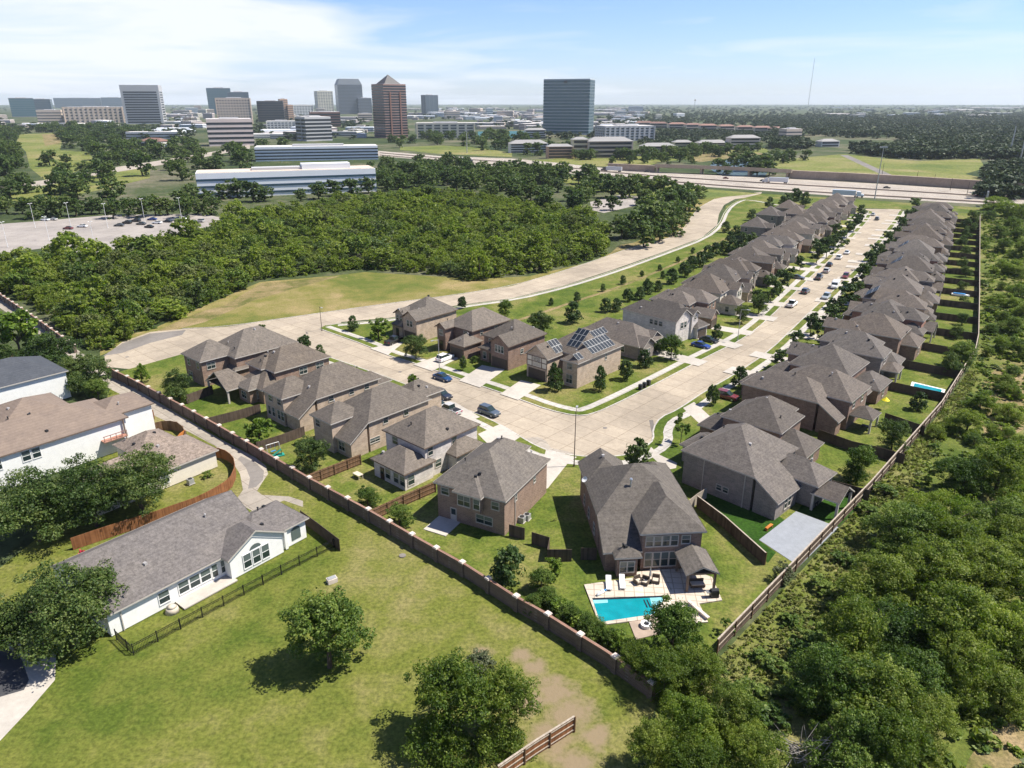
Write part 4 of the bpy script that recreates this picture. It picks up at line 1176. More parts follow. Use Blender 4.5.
for k in range(NV):
    s = 49.5 + 16.3 * k
    p, hd = at(KS, s)
    nx, ny = -math.sin(hd), math.cos(hd)
    off = 9.6
    o = (p[0] + nx * off, p[1] + ny * off)
    if k == 0: lab = 'house with pale garage gable, next beyond the white stone front'
    elif k == NV - 1: lab = 'house at the highway end of the row with pale fronts'
    elif k < 7: lab = 'pale fronted house, %s beyond the white stone one along the street' % ORD[k]
    else: lab = 'pale fronted house, %s from the highway end of its row' % ORD[NV - 1 - k]
    h, B = generic('brick_house', lab, o, hd - math.pi / 2, 1, [1, 0, 2, 3, 0, 2, 1][k % 7], VW[(k + 2) % 7], 'roof', VG, k < 5, mirror=(k % 2 == 0))
    HV.append((h, o, hd))
# grey roofed cluster behind that row
for i, (cx, cy) in enumerate([(758, 222), (771, 210), (797, 209), (789, 203)]):
    o = O((cx + 8, cy + 6), Z2)
    h = house('town_house', ['brown roofed house at the greenbelt corner behind the far row', 'brown roofed house set behind the far row, between its neighbours', 'brown roofed house behind the far row with twin front gables', 'brown roofed house deepest in the cluster behind the far row'][i],
              o, R(-32), [blk(-11, 0, 0, 11, Z2), blk(-4, 2.5, 1, 6, Z2, gable=('x1',)), blk(-5, 3.5, 6, 11, Z1, gable=('x1',))], 'b_grey', 'roof', group='houses set behind the far row', near=False, vents=0)

# --- the four houses between the cross street and the collector road
UG = 'two storey houses facing the cross street'
o = O((416, 321.4), Z2)
g0 = hb(o, A0, (416, 321.4), Z2, 5.8, 12.8, gable=('y0',))
B = [g0, blk(-10.8, -.3, 3.2, 14.5, Z2), blk(-10.2, -6.2, 1.2, 7, Z2, gable=('y0',)), blk(-10.4, -5.6, .2, 3, 3.0)]
h = house('brick_house', 'house at the street corner with black truck at its garage', o, A0, B, 'b_tan', 'roof2', trim='trimd', group=UG, win=False)
add_panel(h, 'garage_door', g0, 'y0', 2.5, 4.2, 2.3, 'gdoor')
for u in (1.9, 3.1): add_window(h, g0, 'y0', u, 4.4, .8, 1.4)
for u in (.9, 2.2): add_window(h, B[2], 'y0', u, 4.5, .8, 1.4)
add_panel(h, 'door', B[3], 'y0', 2.0, 1.1, 2.2, 'door')
o = O((472.3, 331.6), Z2)
m0 = hb(o, A0, (472.3, 331.6), Z2, 9.6, 13.5)
lb = hb(o, A0, (445, 329.2), Z2, 3.6, 6, gable=('y0',))
gb = hb(o, A0, (463.75, 347.2), 3.2, 5.4, 6.5)
B = [m0, lb, gb]
h = house('brick_house', 'brown brick house with low garage wing and white car in its driveway', o, A0, B, 'b_brown', 'roof2', trim='trimd', group=UG, win=False)
add_panel(h, 'garage_door', gb, 'y0', 2.2, 3.9, 2.3, 'gdoor'); add_panel(h, 'door', lb, 'y0', 1.4, 1.2, 2.4, 'door')
add_window(h, lb, 'y0', 1.4, 4.4, 1.2, 1.3); add_window(h, m0, 'y0', 6.6, 4.6, 1.2, .9)
for u in (3, 8): add_window(h, m0, 'x1', u, 4.5, .8, .9)
o = O((508.3, 347.2), Z2)
g0 = hb(o, A0, (508.3, 347.2), Z2, 6.0, 13, gable=('y0',))
B = [g0, blk(-10.6, -.3, 2.6, 13.6, Z2), blk(-10.3, -5.6, 1.0, 4, 3.1)]
h = house('brick_house', 'brown brick house with tall front gable, between white car and solar roof', o, A0, B, 'b_brown', 'roof2', trim='trimd', group=UG, win=False)
add_panel(h, 'garage_door', g0, 'y0', 2.6, 4.4, 2.3, 'gdoor')
for u in (1.7, 2.6, 3.5): add_window(h, g0, 'y0', u, 4.4, .7, 1.5)
add_panel(h, 'door', B[2], 'y0', 3.4, 1.1, 2.3, 'door'); add_window(h, B[2], 'y0', 1.4, 1.5, .9, 1.6)
add_window(h, B[1], 'y0', 2.2, 4.4, 1.2, 1.2); add_window(h, g0, 'x1', 4.5, 3.4, .9, 1.0)
o = O((578, 364), Z2)
m0 = blk(-12.5, 0, 4.0, 16.5, Z2)
f0 = hb(o, A0, (578, 364), Z2, 4.6, 9)
tg = hb(o, A0, (547.6, 360), Z2 - .4, 6.4, 9, gable=('y0',), pitch=.8)
B = [m0, f0, tg]
h = house('brick_house', 'corner house with solar panels and a half timbered garage gable', o, A0, B, 'b_tan', 'roof2', group=UG, win=False)
add_panel(h, 'garage_door', tg, 'y0', 2.8, 4.6, 2.3, 'gdoor')
add_window(h, tg, 'y0', 2.8, 4.1, 1.8, 1.7); add_window(h, f0, 'y0', 1.8, 1.7, 1.5, 1.8); add_window(h, f0, 'y0', 1.8, 4.4, 1.2, 1.2); add_window(h, f0, 'x1', 10, 4.4, .5, 1.2)
b = MB()
w0 = side_len(tg, 'y0')
for u in (.1, 1.5, 4.1, w0 - .1): b.box(u - .1, u + .1, -.06, 0, 2.7, 5.2)
for z in (2.7, 3.9, 5.0): b.box(0, w0, -.07, -.01, z, z + .18)
b.box(.2, w0 - .2, -.03, -.005, 2.75, 5.0, 1)
q = side_pt(tg, 'y0', 0); b.build('half_timbering', [M['trimd'], M['cream']], h, (q[0], q[1] - .004, 0))
PAN = MB()
PAN.box(0, 1.0, 0, 1.65, .06, .10, 0)
PAN.face([(.04, .04, .104), (.96, .04, .104), (.96, 1.61, .104), (.04, 1.61, .104)], 1)
PM = PAN.mesh('solar_panel', [M['steel'], M['solar']])
def solar(root, bk, side, u0, v0, nu, nv):
    """panels lying on a roof plane: u along the eave, v up the slope"""
    s = bk['pitch']; tilt = math.atan(s)
    for i in range(nu):
        for j in range(nv):
            u = u0 + i * 1.04; v = (v0 + j * 1.7) * math.cos(tilt)
            if side == 'x1': loc = (bk['x1'] - v, bk['y0'] + u, bk['z'] + v * s); rz = math.pi / 2
            elif side == 'x0': loc = (bk['x0'] + v, bk['y1'] - u, bk['z'] + v * s); rz = -math.pi / 2
            else: loc = (bk['x0'] + u, bk['y0'] + v, bk['z'] + v * s); rz = 0
            o_ = link('solar_panel', PM, root, loc); o_.rotation_euler = (tilt, 0, rz)
solar(h, m0, 'x1', 1.8, .8, 8, 2); solar(h, m0, 'x1', 6.2, 4.3, 5, 1); solar(h, f0, 'x1', .7, .7, 2, 1)
solar(h, m0, 'y0', 5.2, 1.9, 3, 3); solar(h, tg, 'x1', 3.4, .6, 3, 2)
for k, (i, bi) in enumerate(((7, 0), (4, 0), (9, 0))):
    hh, B, _, _ = HR[i]
    solar(hh, B[bi], 'x0', 1.5, 1.2, 6, 2)

WT[0] = 'wframe'
# --- near left: bungalow by the lawn, brown roofed bungalow behind the curved fence, tan and slate roofs
AW = R(52 - 90)
o = O((231, 553), Z1)
m0 = blk(-14.6, 0, -15.2, 5.2, Z1, gable=('y0', 'y1'), pitch=.54)
wg = blk(-6.5, .9, 1.5, 11, Z1 + .02, pitch=.56)
gg = blk(-5, 1.4, -1.3, 7.0, Z1 + .04, gable=('x1',), pitch=.56)
B = [m0, wg, gg]
h = house('bungalow', 'long white bungalow with grey shingle roof beside the open lawn', o, AW, B, 'stucco', 'roof3', win=False, vents=5)
for u in (2.3, 3.6, 4.9): add_window(h, gg, 'x1', u, 1.55, 1.0, 1.9)
b = MB()
for i in range(8):
    a0, a1 = math.pi * i / 8, math.pi * (i + 1) / 8
    b.face([(0, -.02, 0), (.8 * math.cos(a0), -.02, .6 * math.sin(a0)), (.8 * math.cos(a1), -.02, .6 * math.sin(a1))])
q = side_pt(gg, 'x1', 3.6); b.build('arched_window', M['pane2'], h, (q[0] + .02, q[1], 2.75), math.pi / 2)
q = side_pt(wg, 'x1', 7.1); b = MB(); b.box(-.7, .7, -.05, 0, -.8, .6); 
for i in range(8):
    a0, a1 = math.pi * i / 8, math.pi * (i + 1) / 8
    b.face([(0, -.05, .6), (.7 * math.cos(a0), -.05, .6 + .5 * math.sin(a0)), (.7 * math.cos(a1), -.05, .6 + .5 * math.sin(a1))])
b.build('arched_window', M['pane2'], h, (q[0] + .01, q[1], 1.4), math.pi / 2)
b = MB(); b.box(wg['x1'] - .38, wg['x1'] - .1, 7.1, 7.5, 0, 2.9); b.build('pilaster', M['stucco'], h)
for u, zc, w_, hh_ in ((12.6, 1.5, .7, 1.7), (13.8, 1.5, .7, 1.7), (6.2, 1.5, 1.2, 1.5)): add_window(h, m0, 'x1', u, zc, w_, hh_)
for u in (8.6, 10.0, 11.4): add_window(h, m0, 'x1', u, 1.5, 1.2, 1.5)
b = MB(); b.box(-.39, 1.7, -7.5, -.6, 0, .14); b.build('patio_slab', M['conc2'], h)
b = MB(); b.box(-.35, -.25, -13.5, -13.4, 0, 2.8); b.build('downspout', M['trim'], h)
# brown bungalow behind the curved fence
o = O((216.4, 450.5), Z1)
B = [blk(-9.5, 0, -19, .4, Z1, pitch=.55), blk(-15.5, -7, -9, -1.2, Z1, pitch=.55)]
h = house('bungalow', 'cream bungalow with mottled brown roof inside the curved wood fence', o, R(-37), B, 'cream', 'roof6', win=False, vents=5)
add_window(h, B[0], 'x1', 10, 1.6, 1.2, 1.5)
# tan roof: two storeys, white
o = O((125.8, 417.5), Z2)
B = [blk(-13, 0, -32, .4, Z2, pitch=.42), blk(-11, -2.5, -3, 6, Z2, pitch=.42), blk(-22, -9, -16, -3.5, Z2, pitch=.42), blk(-18, -9, -40, -16, Z2 + .4, pitch=.42)]
h = house('large_house', 'large two storey white house with broad tan roof above the oaks', o, R(-39), B, 'stucco', 'roof4', trim='trimd', win=False, vents=9)
for u in (9.5 + 7, 10.9 + 7, 5, 12.6): add_window(h, B[0], 'x1', u, 4.3, 1.1, 1.6)
add_window(h, B[2], 'x1', 5.5, 4.2, 1.0, 1.5)
b = MB(); b.box(-.38, .9, -4.4, -.6, 2.7, 2.85, 0)
for y in (-4.3, -3.3, -2.4, -1.5, -.7): b.box(.8, .88, y, y + .08, 2.85, 3.8, 1)
b.box(.8, .88, -4.4, -.6, 3.72, 3.82, 1); b.build('balcony', [M['b_red'], M['redroof']], h)
b = MB(); b.box(-.2, .0, -.62, -.42, 0, 5.4); b.build('post', M['trimd'], h)
o = O((66, 371), Z2)
B = [blk(-14, 0, -34, .4, Z2, pitch=.45)]
h = house('large_house', 'house with blue grey slate roof behind the tan roofed one', o, R(-39), B, 'stucco', 'roof5', win=False, vents=3)
# ------------------------------------------------------------------ walls and fences
def brick_wall(name, line, label, hgt=1.9, mat='wallb', z0=0.0, every=4.6):
    p0 = line[0]
    t = thing(name, label, 'wall', (p0[0], p0[1], 0))
    ln = [(p[0] - p0[0], p[1] - p0[1]) for p in line]
    b = MB(); strip_mb(b, ln, -.12, .12, hgt, 0, z0); b.build('wall_panel', M[mat], t)
    b = MB(); strip_mb(b, ln, -.17, .17, hgt + .08, 0, hgt + .003); b.build('coping', M['wallb2'], t)
    S = arclen(ln)[-1]; n = int(S / every)
    pm = MB(); pm.box(-.3, .3, -.3, .3, 0, hgt + .12); pm = pm.mesh('pilaster', M[mat])
    cm = MB(); cm.box(-.36, .36, -.36, .36, 0, .1); cm.prism([(-.3, -.3), (.3, -.3), (.3, .3), (-.3, .3)], .1, .2); cm = cm.mesh('cap', M['cap'])
    for i in range(n + 1):
        q, a = at(ln, S * i / n)
        o_ = link('pilaster', pm, t, (q[0], q[1], 0), a); link('cap', cm, o_, (0, 0, hgt + .123))
    return t
brick_wall('brick_wall', WALL2, 'long dark brick wall with stone capped pilasters along the open lawn')
brick_wall('brick_wall', WALL1, 'brick wall beside the alley at the foot of the woodland', mat='wallb')
def wood_fence(line, label, hgt=1.85, mat='wood_d', z0=.12, rails=False, rail_side=1, step=2.4, cap=False, group=None, name='wood_fence', postm='wood_b'):
    p0 = line[0]
    t = thing(name, label, 'fence', (p0[0], p0[1], z0), 0, group)
    ln = [(p[0] - p0[0], p[1] - p0[1]) for p in line]
    b = MB(); strip_mb(b, ln, -.03, .03, hgt, 0, 0.02); b.build('boards', M[mat], t)
    if rails:
        for z in (.25, hgt * .5, hgt - .25):
            b = MB(); strip_mb(b, ln, rail_side * .03, rail_side * .09, z + .1, 0, z); b.build('rail', M['wood_p' if rails == 'pale' and z < hgt * .6 and z > .5 or rails == 'pale3' else 'wood_d' if rails == 'pale' else postm], t)
    if cap:
        b = MB(); strip_mb(b, ln, -.09, .09, hgt + .05, 0, hgt + .003); b.build('cap_rail', M['wood_p'], t)
    S = arclen(ln)[-1]; n = min(99, max(1, int(S / step)))
    if rails or cap:
        pmm = MB(); pmm.box(-.06, .06, -.06, .06, 0, hgt + .02); pmm = pmm.mesh('post', M[postm])
        for i in range(n + 1):
            q, a = at(ln, S * i / n); l_ = (-math.sin(a) * .09 * rail_side, math.cos(a) * .09 * rail_side)
            link('post', pmm, t, (q[0] + l_[0], q[1] + l_[1], 0), a)
    return t
FW = offset_line(FENCE, 0)
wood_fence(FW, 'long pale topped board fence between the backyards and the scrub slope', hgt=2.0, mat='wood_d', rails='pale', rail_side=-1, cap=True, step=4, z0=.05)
zt = 1.9
def fl(pts, z=zt + .12): return px(pts, z)
wood_fence(fl([(206.7, 417.8), (234, 411), (259.8, 403.75)]), 'short dark board fence between the two farthest yards by the alley wall')
wood_fence(fl([(185.6, 395), (212, 385)]), 'dark board fence at the rear corner of the farthest yard')
wood_fence(fl([(256, 442), (282, 434), (304, 426)]), 'board fence between tan houses, ahead of the round yard tree')
wood_fence(fl([(306, 475), (360, 454)]), 'brown board fence beside the whitewashed house yard', mat='wood_b', rails=True, rail_side=-1)
wood_fence(fl([(370, 510), (401, 495.5), (435, 481)]), 'brown board fence with posts between whitewashed house and dark brick house', mat='wood_b', rails=True, rail_side=-1)
wood_fence(fl([(509, 524), (524.7, 527.7)]), 'short dark fence panel at the corner of the dark brick house')
wood_fence(fl([(531.7, 531.6), (549.7, 537), (547.5, 549)]), 'dark fence corner beside the green gap, towards the pool house')
wood_fence(fl([(547.5, 549), (572, 549)]), 'dark fence panel behind the hedge beside the pool house')
wood_fence(fl([(581, 547.5), (597, 547.5)]), 'dark gate panel against the shaded wall of the pool house')
wood_fence(fl([(689, 500), (698, 493), (707.5, 487)]), 'pale topped short fence across the gap beside the grey brown house', mat='wood_p')
wood_fence(fl([(697.5, 495.6), (725, 516), (766, 552.5)]), 'dark board fence between the pool house yard and the sports court', cap=True)
R_F = 'dark fences between the backyards along the board fence'
wood_fence(fl([(829, 479), (870.5, 490)]), 'dark fence between the sports court yard and the bright lawn', group=R_F)
wood_fence(fl([(819, 429), (853, 441), (875.5, 446), (905.5, 454)]), 'dark fence along the far side of the bright lawn with the dark tree', group=R_F)
wood_fence(fl([(885.5, 412.5), (925.5, 426)]), 'dark fence between the patio yard and the small pool yard', group=R_F)
for k in range(1, NR):
    s = 79.5 + 16.4 * k - 2.0
    p, hd = at(FENCE, s); nx, ny = -math.sin(hd), math.cos(hd)
    nm = ('dark yard fence, %s beyond the small pool' % ORD[k - 1]) if k < 10 else ('dark yard fence, %s from the highway end of its row' % ORD[NR - 1 - k])
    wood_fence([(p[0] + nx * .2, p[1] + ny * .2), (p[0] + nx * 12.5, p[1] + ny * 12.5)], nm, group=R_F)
# curved fence round the brown bungalow
wood_fence(fl([(212.5, 447), (219, 448), (225, 450), (230, 453.5), (233.5, 458), (234.5, 463), (234, 468), (230.5, 476), (225, 481), (217, 486), (206, 492), (194, 497.5), (175, 504), (155, 511), (138, 516), (123, 520.5), (100, 528), (70, 538)], zt), 'russet board fence curving round the brown roofed bungalow', mat='wood_r', z0=.02, step=2)
wood_fence(fl([(212.5, 447), (205, 445), (196, 443)], zt), 'dark fence stub behind the brown bungalow roof', z0=.02)
wood_fence(fl([(134, 428), (148, 424), (161, 421), (170, 420.5), (177, 422), (182, 426), (185, 431), (184, 437)], zt), 'dark fence curving round the small lawn by the alley', mat='wood_b', z0=.02, rails=True)
wood_fence(fl([(175, 439), (180, 433), (185, 429.5)], zt), 'bright orange fence panel at the small lawn by the alley', mat='wood_o', z0=.02)
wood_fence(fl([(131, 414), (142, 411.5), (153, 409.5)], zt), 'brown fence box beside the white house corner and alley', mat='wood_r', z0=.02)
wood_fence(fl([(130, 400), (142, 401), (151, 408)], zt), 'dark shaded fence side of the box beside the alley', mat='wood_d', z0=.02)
wood_fence(fl([(300, 510), (318, 523), (339, 539)], zt), 'dark wood fence beside the white bungalow and the lawn', mat='wood_d', z0=.02)
wood_fence(fl([(498, 766), (536, 740), (574.5, 716)], zt), 'orange brown fence with pale rails ending on the bare soil', mat='wood_r', z0=.02, rails='pale3', rail_side=-1, cap=True)
# iron fence
def iron_fence(line, label):
    p0 = line[0]; t = thing('iron_fence', label, 'fence', (p0[0], p0[1], 0))
    ln = [(p[0] - p0[0], p[1] - p0[1]) for p in line]
    for z in (.25, 1.1, 1.3):
        b = MB(); strip_mb(b, ln, -.02, .02, z + .05, 0, z); b.build('rail', M['iron'], t)
    S = arclen(ln)[-1]
    b = MB()
    for i in range(int(S / .16)):
        q, a = at(ln, i * .16); b.box(q[0] - .012, q[0] + .012, q[1] - .012, q[1] + .012, .05, 1.4)
    b.build('pickets', M['iron'], t)
    b = MB(); b.box(-.05, .05, -.05, .05, 0, 1.5); pm = b.mesh('post', M['iron'])
    for i in range(int(S / 2.6) + 1):
        q, a = at(ln, min(S - .01, i * 2.6)); link('post', pm, t, (q[0], q[1], 0), a)
iron_fence(px([(134, 655), (185, 627), (230, 603), (285, 573), (338, 546)]), 'black iron picket fence along the lawn of the white bungalow')
iron_fence(px([(117, 640), (125, 648), (133, 655)]), 'short black iron gate panel at the end of the white bungalow')

# ------------------------------------------------------------------ pool, patio, yard things
ZL = .12
PX = lambda a, b_: G(a, b_, ZL)
b = MB()
for q in ([(584, 585.5), (634, 578.5), (636, 573), (660, 569.5), (671, 591), (666, 596.5), (608, 598.5), (592, 599), (600, 623.5), (598.5, 625), (595, 614)],
          [(661, 570.5), (686, 569), (712, 578), (716, 587.5), (722, 601), (699, 604.5), (708, 623), (690, 624), (668, 622), (654, 616), (666, 596.3), (671.5, 591)],
          [(600, 623.2), (652.5, 615.3), (668, 622.2), (653, 619), (631, 622.2), (600, 626)]):
    b.prism([PX(*p) for p in q], ZL - .02, ZL + .16)
tag(b.build('pool_deck', M['deck']), kind='structure')
t = thing('swimming_pool', 'turquoise swimming pool with pale shelf and steps behind the brown house', 'pool', (*PX(620, 610), ZL))
o = PX(620, 610)
b = MB(); b.flat([(p[0] - o[0], p[1] - o[1]) for p in [PX(*q) for q in [(592, 598.5), (608, 598), (666, 596), (652.5, 616), (600, 624)]]], .05); b.build('pool_water', M['water'], t)
b = MB(); b.flat([(p[0] - o[0], p[1] - o[1]) for p in [PX(*q) for q in [(649.5, 597), (666, 596), (654, 614)]]], .06); b.build('shallow_shelf', M['ledge'], t)
b = MB(); b.flat([(p[0] - o[0], p[1] - o[1]) for p in [PX(*q) for q in [(592.5, 599.5), (607.5, 599), (608, 603), (594.5, 603.8)]]], .058); b.build('spa_seat', M['ledge'], t)
b = MB(); b.flat([(p[0] - o[0], p[1] - o[1]) for p in [PX(*q) for q in [(592.5, 598.6), (608, 598.1), (666, 596.1), (664.8, 597.6), (608, 599.9), (592.9, 600.4)]]], .064); b.build('edge_shade', M['solar'], t)  # dark strip over the water paints the shadow along the top edge
for k in (0, 3.2):
    b = MB(); b.flat([(p[0] - o[0], p[1] - o[1]) for p in [PX(*q) for q in [(643 + k, 600), (644.4 + k, 600), (648 + k, 608), (646.4 + k, 608)]]], .062); b.build('step', M['solar'], t)
strip_ = [PX(*q) for q in [(591.5, 598.3), (600, 624.3), (653, 616.2)]]
# fire pit corner
b = MB(); b.prism([PX(*q) for q in [(629, 622.5), (654, 618.5), (664, 621), (660, 634), (636, 640)]], ZL - .02, ZL + .10); tag(b.build('paved_corner', M['retain']), kind='structure')
t = thing('fire_pit', 'round white fire pit on the paved corner below the pool', 'fire pit', (*G(646, 626, .25), .22))
b = MB()
for i in range(16):
    a0, a1 = 2 * math.pi * i / 16, 2 * math.pi * (i + 1) / 16
    P = lambda r, a, z: (r * math.cos(a), r * math.sin(a), z)
    b.face([P(.62, a0, 0), P(.62, a1, 0), P(.62, a1, .42), P(.62, a0, .42)]); b.face([P(.62, a0, .42), P(.62, a1, .42), P(.34, a1, .42), P(.34, a0, .42)]); b.face([P(.34, a0, .42), P(.34, a1, .42), P(.34, a1, .2), P(.34, a0, .2)])
b.build('ring_wall', M['white'], t)
b = MB(); b.tube((0, 0, .0), (0, 0, .24), .34, .34, 14); b.build('fire_bowl', M['blackm'], t)
def lounger(p, a, label):
    t = thing('pool_lounger', label, 'sun lounger', (*p, ZL + .16), a, 'white pool loungers')
    b = MB(); b.box(-.33, .33, -1.3, .25, .24, .34); b.build('seat', M['white'], t)
    b = MB(); b.face([(-.33, .25, .34), (.33, .25, .34), (.33, .85, .8), (-.33, .85, .8)]); b.face([(-.33, .85, .72), (.33, .85, .72), (.33, .25, .24), (-.33, .25, .24)])
    b.face([(.33, .25, .24), (.33, .85, .72), (.33, .85, .8), (.33, .25, .34)]); b.face([(-.33, .25, .34), (-.33, .85, .8), (-.33, .85, .72), (-.33, .25, .24)]); b.face([(-.33, .85, .8), (.33, .85, .8), (.33, .85, .72), (-.33, .85, .72)])
    b.build('backrest', M['white'], t)
    for x in (-.27, .27):
        for y in (-1.2, .2):
            b = MB(); b.box(x - .04, x + .04, y - .04, y + .04, 0, .24); b.build('leg', M['white'], t)
lounger(G(608.5, 584.5, .3), R(-4), 'white pool lounger nearer the hedge, facing the pool')
lounger(G(622, 583.5, .3), R(-4), 'white pool lounger nearer the armchairs, facing the pool')
def armchair(p, a, label):
    t = thing('patio_chair', label, 'armchair', (*p, ZL + .16), a, 'wicker armchairs on the pool deck')
    b = MB(); b.box(-.4, .4, -.4, .35, .08, .34); b.build('seat', M['wick'], t)
    b = MB(); b.box(-.45, .45, .352, .5, .08, .9); b.build('backrest', M['wick'], t)
    for x in (-.5, .402):
        b = MB(); b.box(x, x + .098, -.42, .35, .08, .6); b.build('armrest', M['wick'], t)
    b = MB(); b.box(-.36, .36, -.36, .3, .342, .46); b.build('cushion', M['cush'], t)
armchair(G(638.5, 583, .3), R(25), 'brown wicker armchair on the pool deck, nearest the loungers')
armchair(G(644.5, 583.5, .3), R(-30), 'brown wicker armchair in the middle of the pool deck group')
armchair(G(655.5, 582, .3), R(-15), 'brown wicker armchair nearest the pavilion shade')
t = thing('closed_parasol', 'closed grey parasol standing between the patio armchairs', 'parasol', (*G(649.5, 583, .3), ZL + .16))
b = MB(); b.tube((0, 0, 0), (0, 0, 2.4), .03); b.build('pole', M['alu'], t); b = MB(); b.tube((0, 0, 1.1), (0, 0, 2.35), .16, .04, 8); b.build('canopy', M['steel'], t); b = MB(); b.tube((0, 0, 0), (0, 0, .08), .3, .3, 12); b.build('base', M['iron'], t)
t = thing('pool_toy', 'white and blue inflatable by the pool corner', 'inflatable', (*G(600.5, 594, .3), ZL + .17)); t.rotation_euler = (0, 0, .7)
b = MB(); b.tube((-.6, 0, .15), (.5, 0, .2), .16, .22, 8); b.build('hull', M['white'], t, smooth=True); b = MB(); b.tube((.3, .3, .1), (.75, -.2, .35), .1, .14, 8); b.build('tail', M['blue'], t, smooth=True)
# pavilion
a_ = AP
pc = [to_local(G(p[0], p[1], 2.8 + ZL), (0, 0), a_) for p in ((687, 576), (719, 572.5), (673, 551))]
x0, x1, y0, y1 = pc[0][0], pc[1][0], (pc[0][1] + pc[1][1]) / 2, pc[2][1]
oo = rot2(x0, y0, a_)
pv = thing('pavilion', 'shingled gable pavilion on posts beside the pool deck', 'pavilion', (*oo, ZL), a_)
bk = blk(0, x1 - x0, 0, y1 - y0, 2.8, gable=('y0', 'y1'), pitch=.5)
b = MB(); roof_mb(b, bk); b.build('roof', M['roof2'], pv); b = MB(); fascia_mb(b, bk); b.build('fascia', M['trim'], pv)
for qx in (.35, x1 - x0 - .35):
    for qy in (.35, y1 - y0 - .5):
        b = MB(); b.box(-.13, .13, -.13, .13, 0, 2.72); b.build('post', M['trimd'], pv, (qx, qy, 0))
b = MB(); b.box(.3, x1 - x0 - .3, .28, .42, 2.5, 2.75); b.build('beam', M['trimd'], pv)
t = thing('outdoor_sofa', 'dark outdoor sofa with pale cushions under the pavilion', 'sofa', (*rot2(x0 + 1.9, y0 + 1.2, a_), ZL + .16), a_)
b = MB(); b.box(-.9, .9, -.4, .4, .1, .4); b.build('seat', M['wick'], t); b = MB(); b.box(-.9, .9, .402, .55, .1, .8); b.build('backrest', M['wick'], t); b = MB(); b.box(-.8, .8, -.36, .36, .402, .52); b.build('cushion', M['cush'], t)
t = thing('barbecue_grill', 'black covered barbecue grill at the edge of the paved strip', 'grill', (*G(714, 596, .4), ZL + .1), R(5))
b = MB(); b.box(-.5, .5, -.3, .3, .1, .95); b.build('body', M['blackm'], t); b = MB(); b.tube((-.45, 0, .95), (.45, 0, .95), .3, .3, 10); b.build('lid', M['blackm'], t); b = MB(); b.box(-1.0, -.52, -.28, .28, .8, .86); b.build('shelf', M['alu'], t)
t = thing('low_bench', 'low stone bench edging the paved strip by the grill', 'bench', (*G(698, 612, .2), ZL + .14), R(-62)); b = MB(); b.box(-1.7, 1.7, -.2, .2, .3, .42); b.build('seat', M['cap'], t)
for x in (-1.3, 1.3):
    b = MB(); b.box(x - .2, x + .2, -.18, .18, 0, .298); b.build('leg', M['cap'], t)
# sports court
b = MB(); b.prism([PX(*q) for q in [(796, 511.5), (838.5, 527.5), (799, 566.5), (759, 540)]], ZL - .02, ZL + .05); tag(b.build('sports_court', M['slab']), kind='structure')
sheet('artificial_turf', [PX(*q) for q in [(702, 488), (716, 481), (785, 520), (758.5, 540), (776, 552.5), (768, 563), (699, 506)]], ZL + .006, 'turf')
sheet('artificial_turf', [PX(*q) for q in [(797, 511.5), (806, 500), (836, 494), (862, 494), (868, 497), (838.5, 526.5)]], ZL + .012, 'turf')
def table_set(p, a, label, mat='blackm'):
    t = thing('patio_table', label, 'patio table', (*p, ZL), a)
    b = MB(); b.box(-.8, .8, -.45, .45, .68, .74); b.build('tabletop', M[mat], t)
    for x in (-.7, .7):
        for y in (-.36, .36):
            b = MB(); b.box(x - .04, x + .04, y - .04, y + .04, 0, .68); b.build('leg', M[mat], t)
table_set(G(812, 502, .6), R(-46), 'dark patio table under the covered patio by the sports court')
table_set(G(866, 427, .6), R(-42), 'dark patio table beneath the patio roof before the small pool yard')
table_set(G(358, 475, .6), R(-42), 'small pale table on the whitewashed house lawn', 'cush')
t = thing('garden_bench', 'orange wooden bench by the wall near the sports court', 'bench', (*G(769, 527, .4), ZL), R(44))
b = MB(); b.box(-.8, .8, -.2, .2, .4, .46); b.build('seat', M['wood_o'], t)
for x in (-.7, .7):
    b = MB(); b.box(x - .05, x + .05, -.18, .18, 0, .4); b.build('leg', M['wood_o'], t)
def ac(p, a, label):
    t = thing('air_conditioner', label, 'air conditioner', (*p, ZL), a, 'outdoor air conditioners')
    b = MB(); b.box(-.42, .42, -.42, .42, .08, .85); b.build('casing', M['steel'], t); b = MB(); b.tube((0, 0, .85), (0, 0, .9), .34, .34, 12); b.build('fan_grille', M['blackm'], t); b = MB(); b.box(-.5, .5, -.5, .5, 0, .08); b.build('pad', M['conc2'], t)
ac(G(522, 520, .4), R(-28), 'grey air conditioner nearer the dark fence, beside the dark brick house'); ac(G(527, 517.5, .4), R(-28), 'grey air conditioner farther along the dark brick house side wall'); ac(G(190.5, 482, .4), R(-37), 'grey air conditioner by the cream bungalow wall, inside the curved fence')
ac(G(725, 487, .4), R(-46), 'grey air conditioner by the shaded wall near the pool house fence')
t = thing('playset', 'teal plastic slide lying in the yard by the alley wall', 'slide', (*G(278, 455, .3), ZL), R(30))
b = MB(); b.box(-1.0, 1.0, -.5, .5, .05, .22); b.build('base', M['teal'], t); b = MB(); b.face([(-.9, -.3, .22), (-.9, .3, .22), (.6, .3, 1.1), (.6, -.3, 1.1)]); b.face([(.6, -.3, .2), (.6, .3, .2), (.6, .3, 1.1), (.6, -.3, 1.1)][::-1]); b.build('slide', M['teal'], t)
t = thing('swing_frame', 'pale swing frame in the yard by the alley wall', 'swing', (*G(273, 449, 1), ZL), R(40))
b = MB(); b.tube((-1.1, 0, 1.9), (1.1, 0, 1.9), .05)
for x in (-1.1, 1.1):
    for y in (-.7, .7): b.tube((x, y, 0), (x, 0, 1.9), .045)
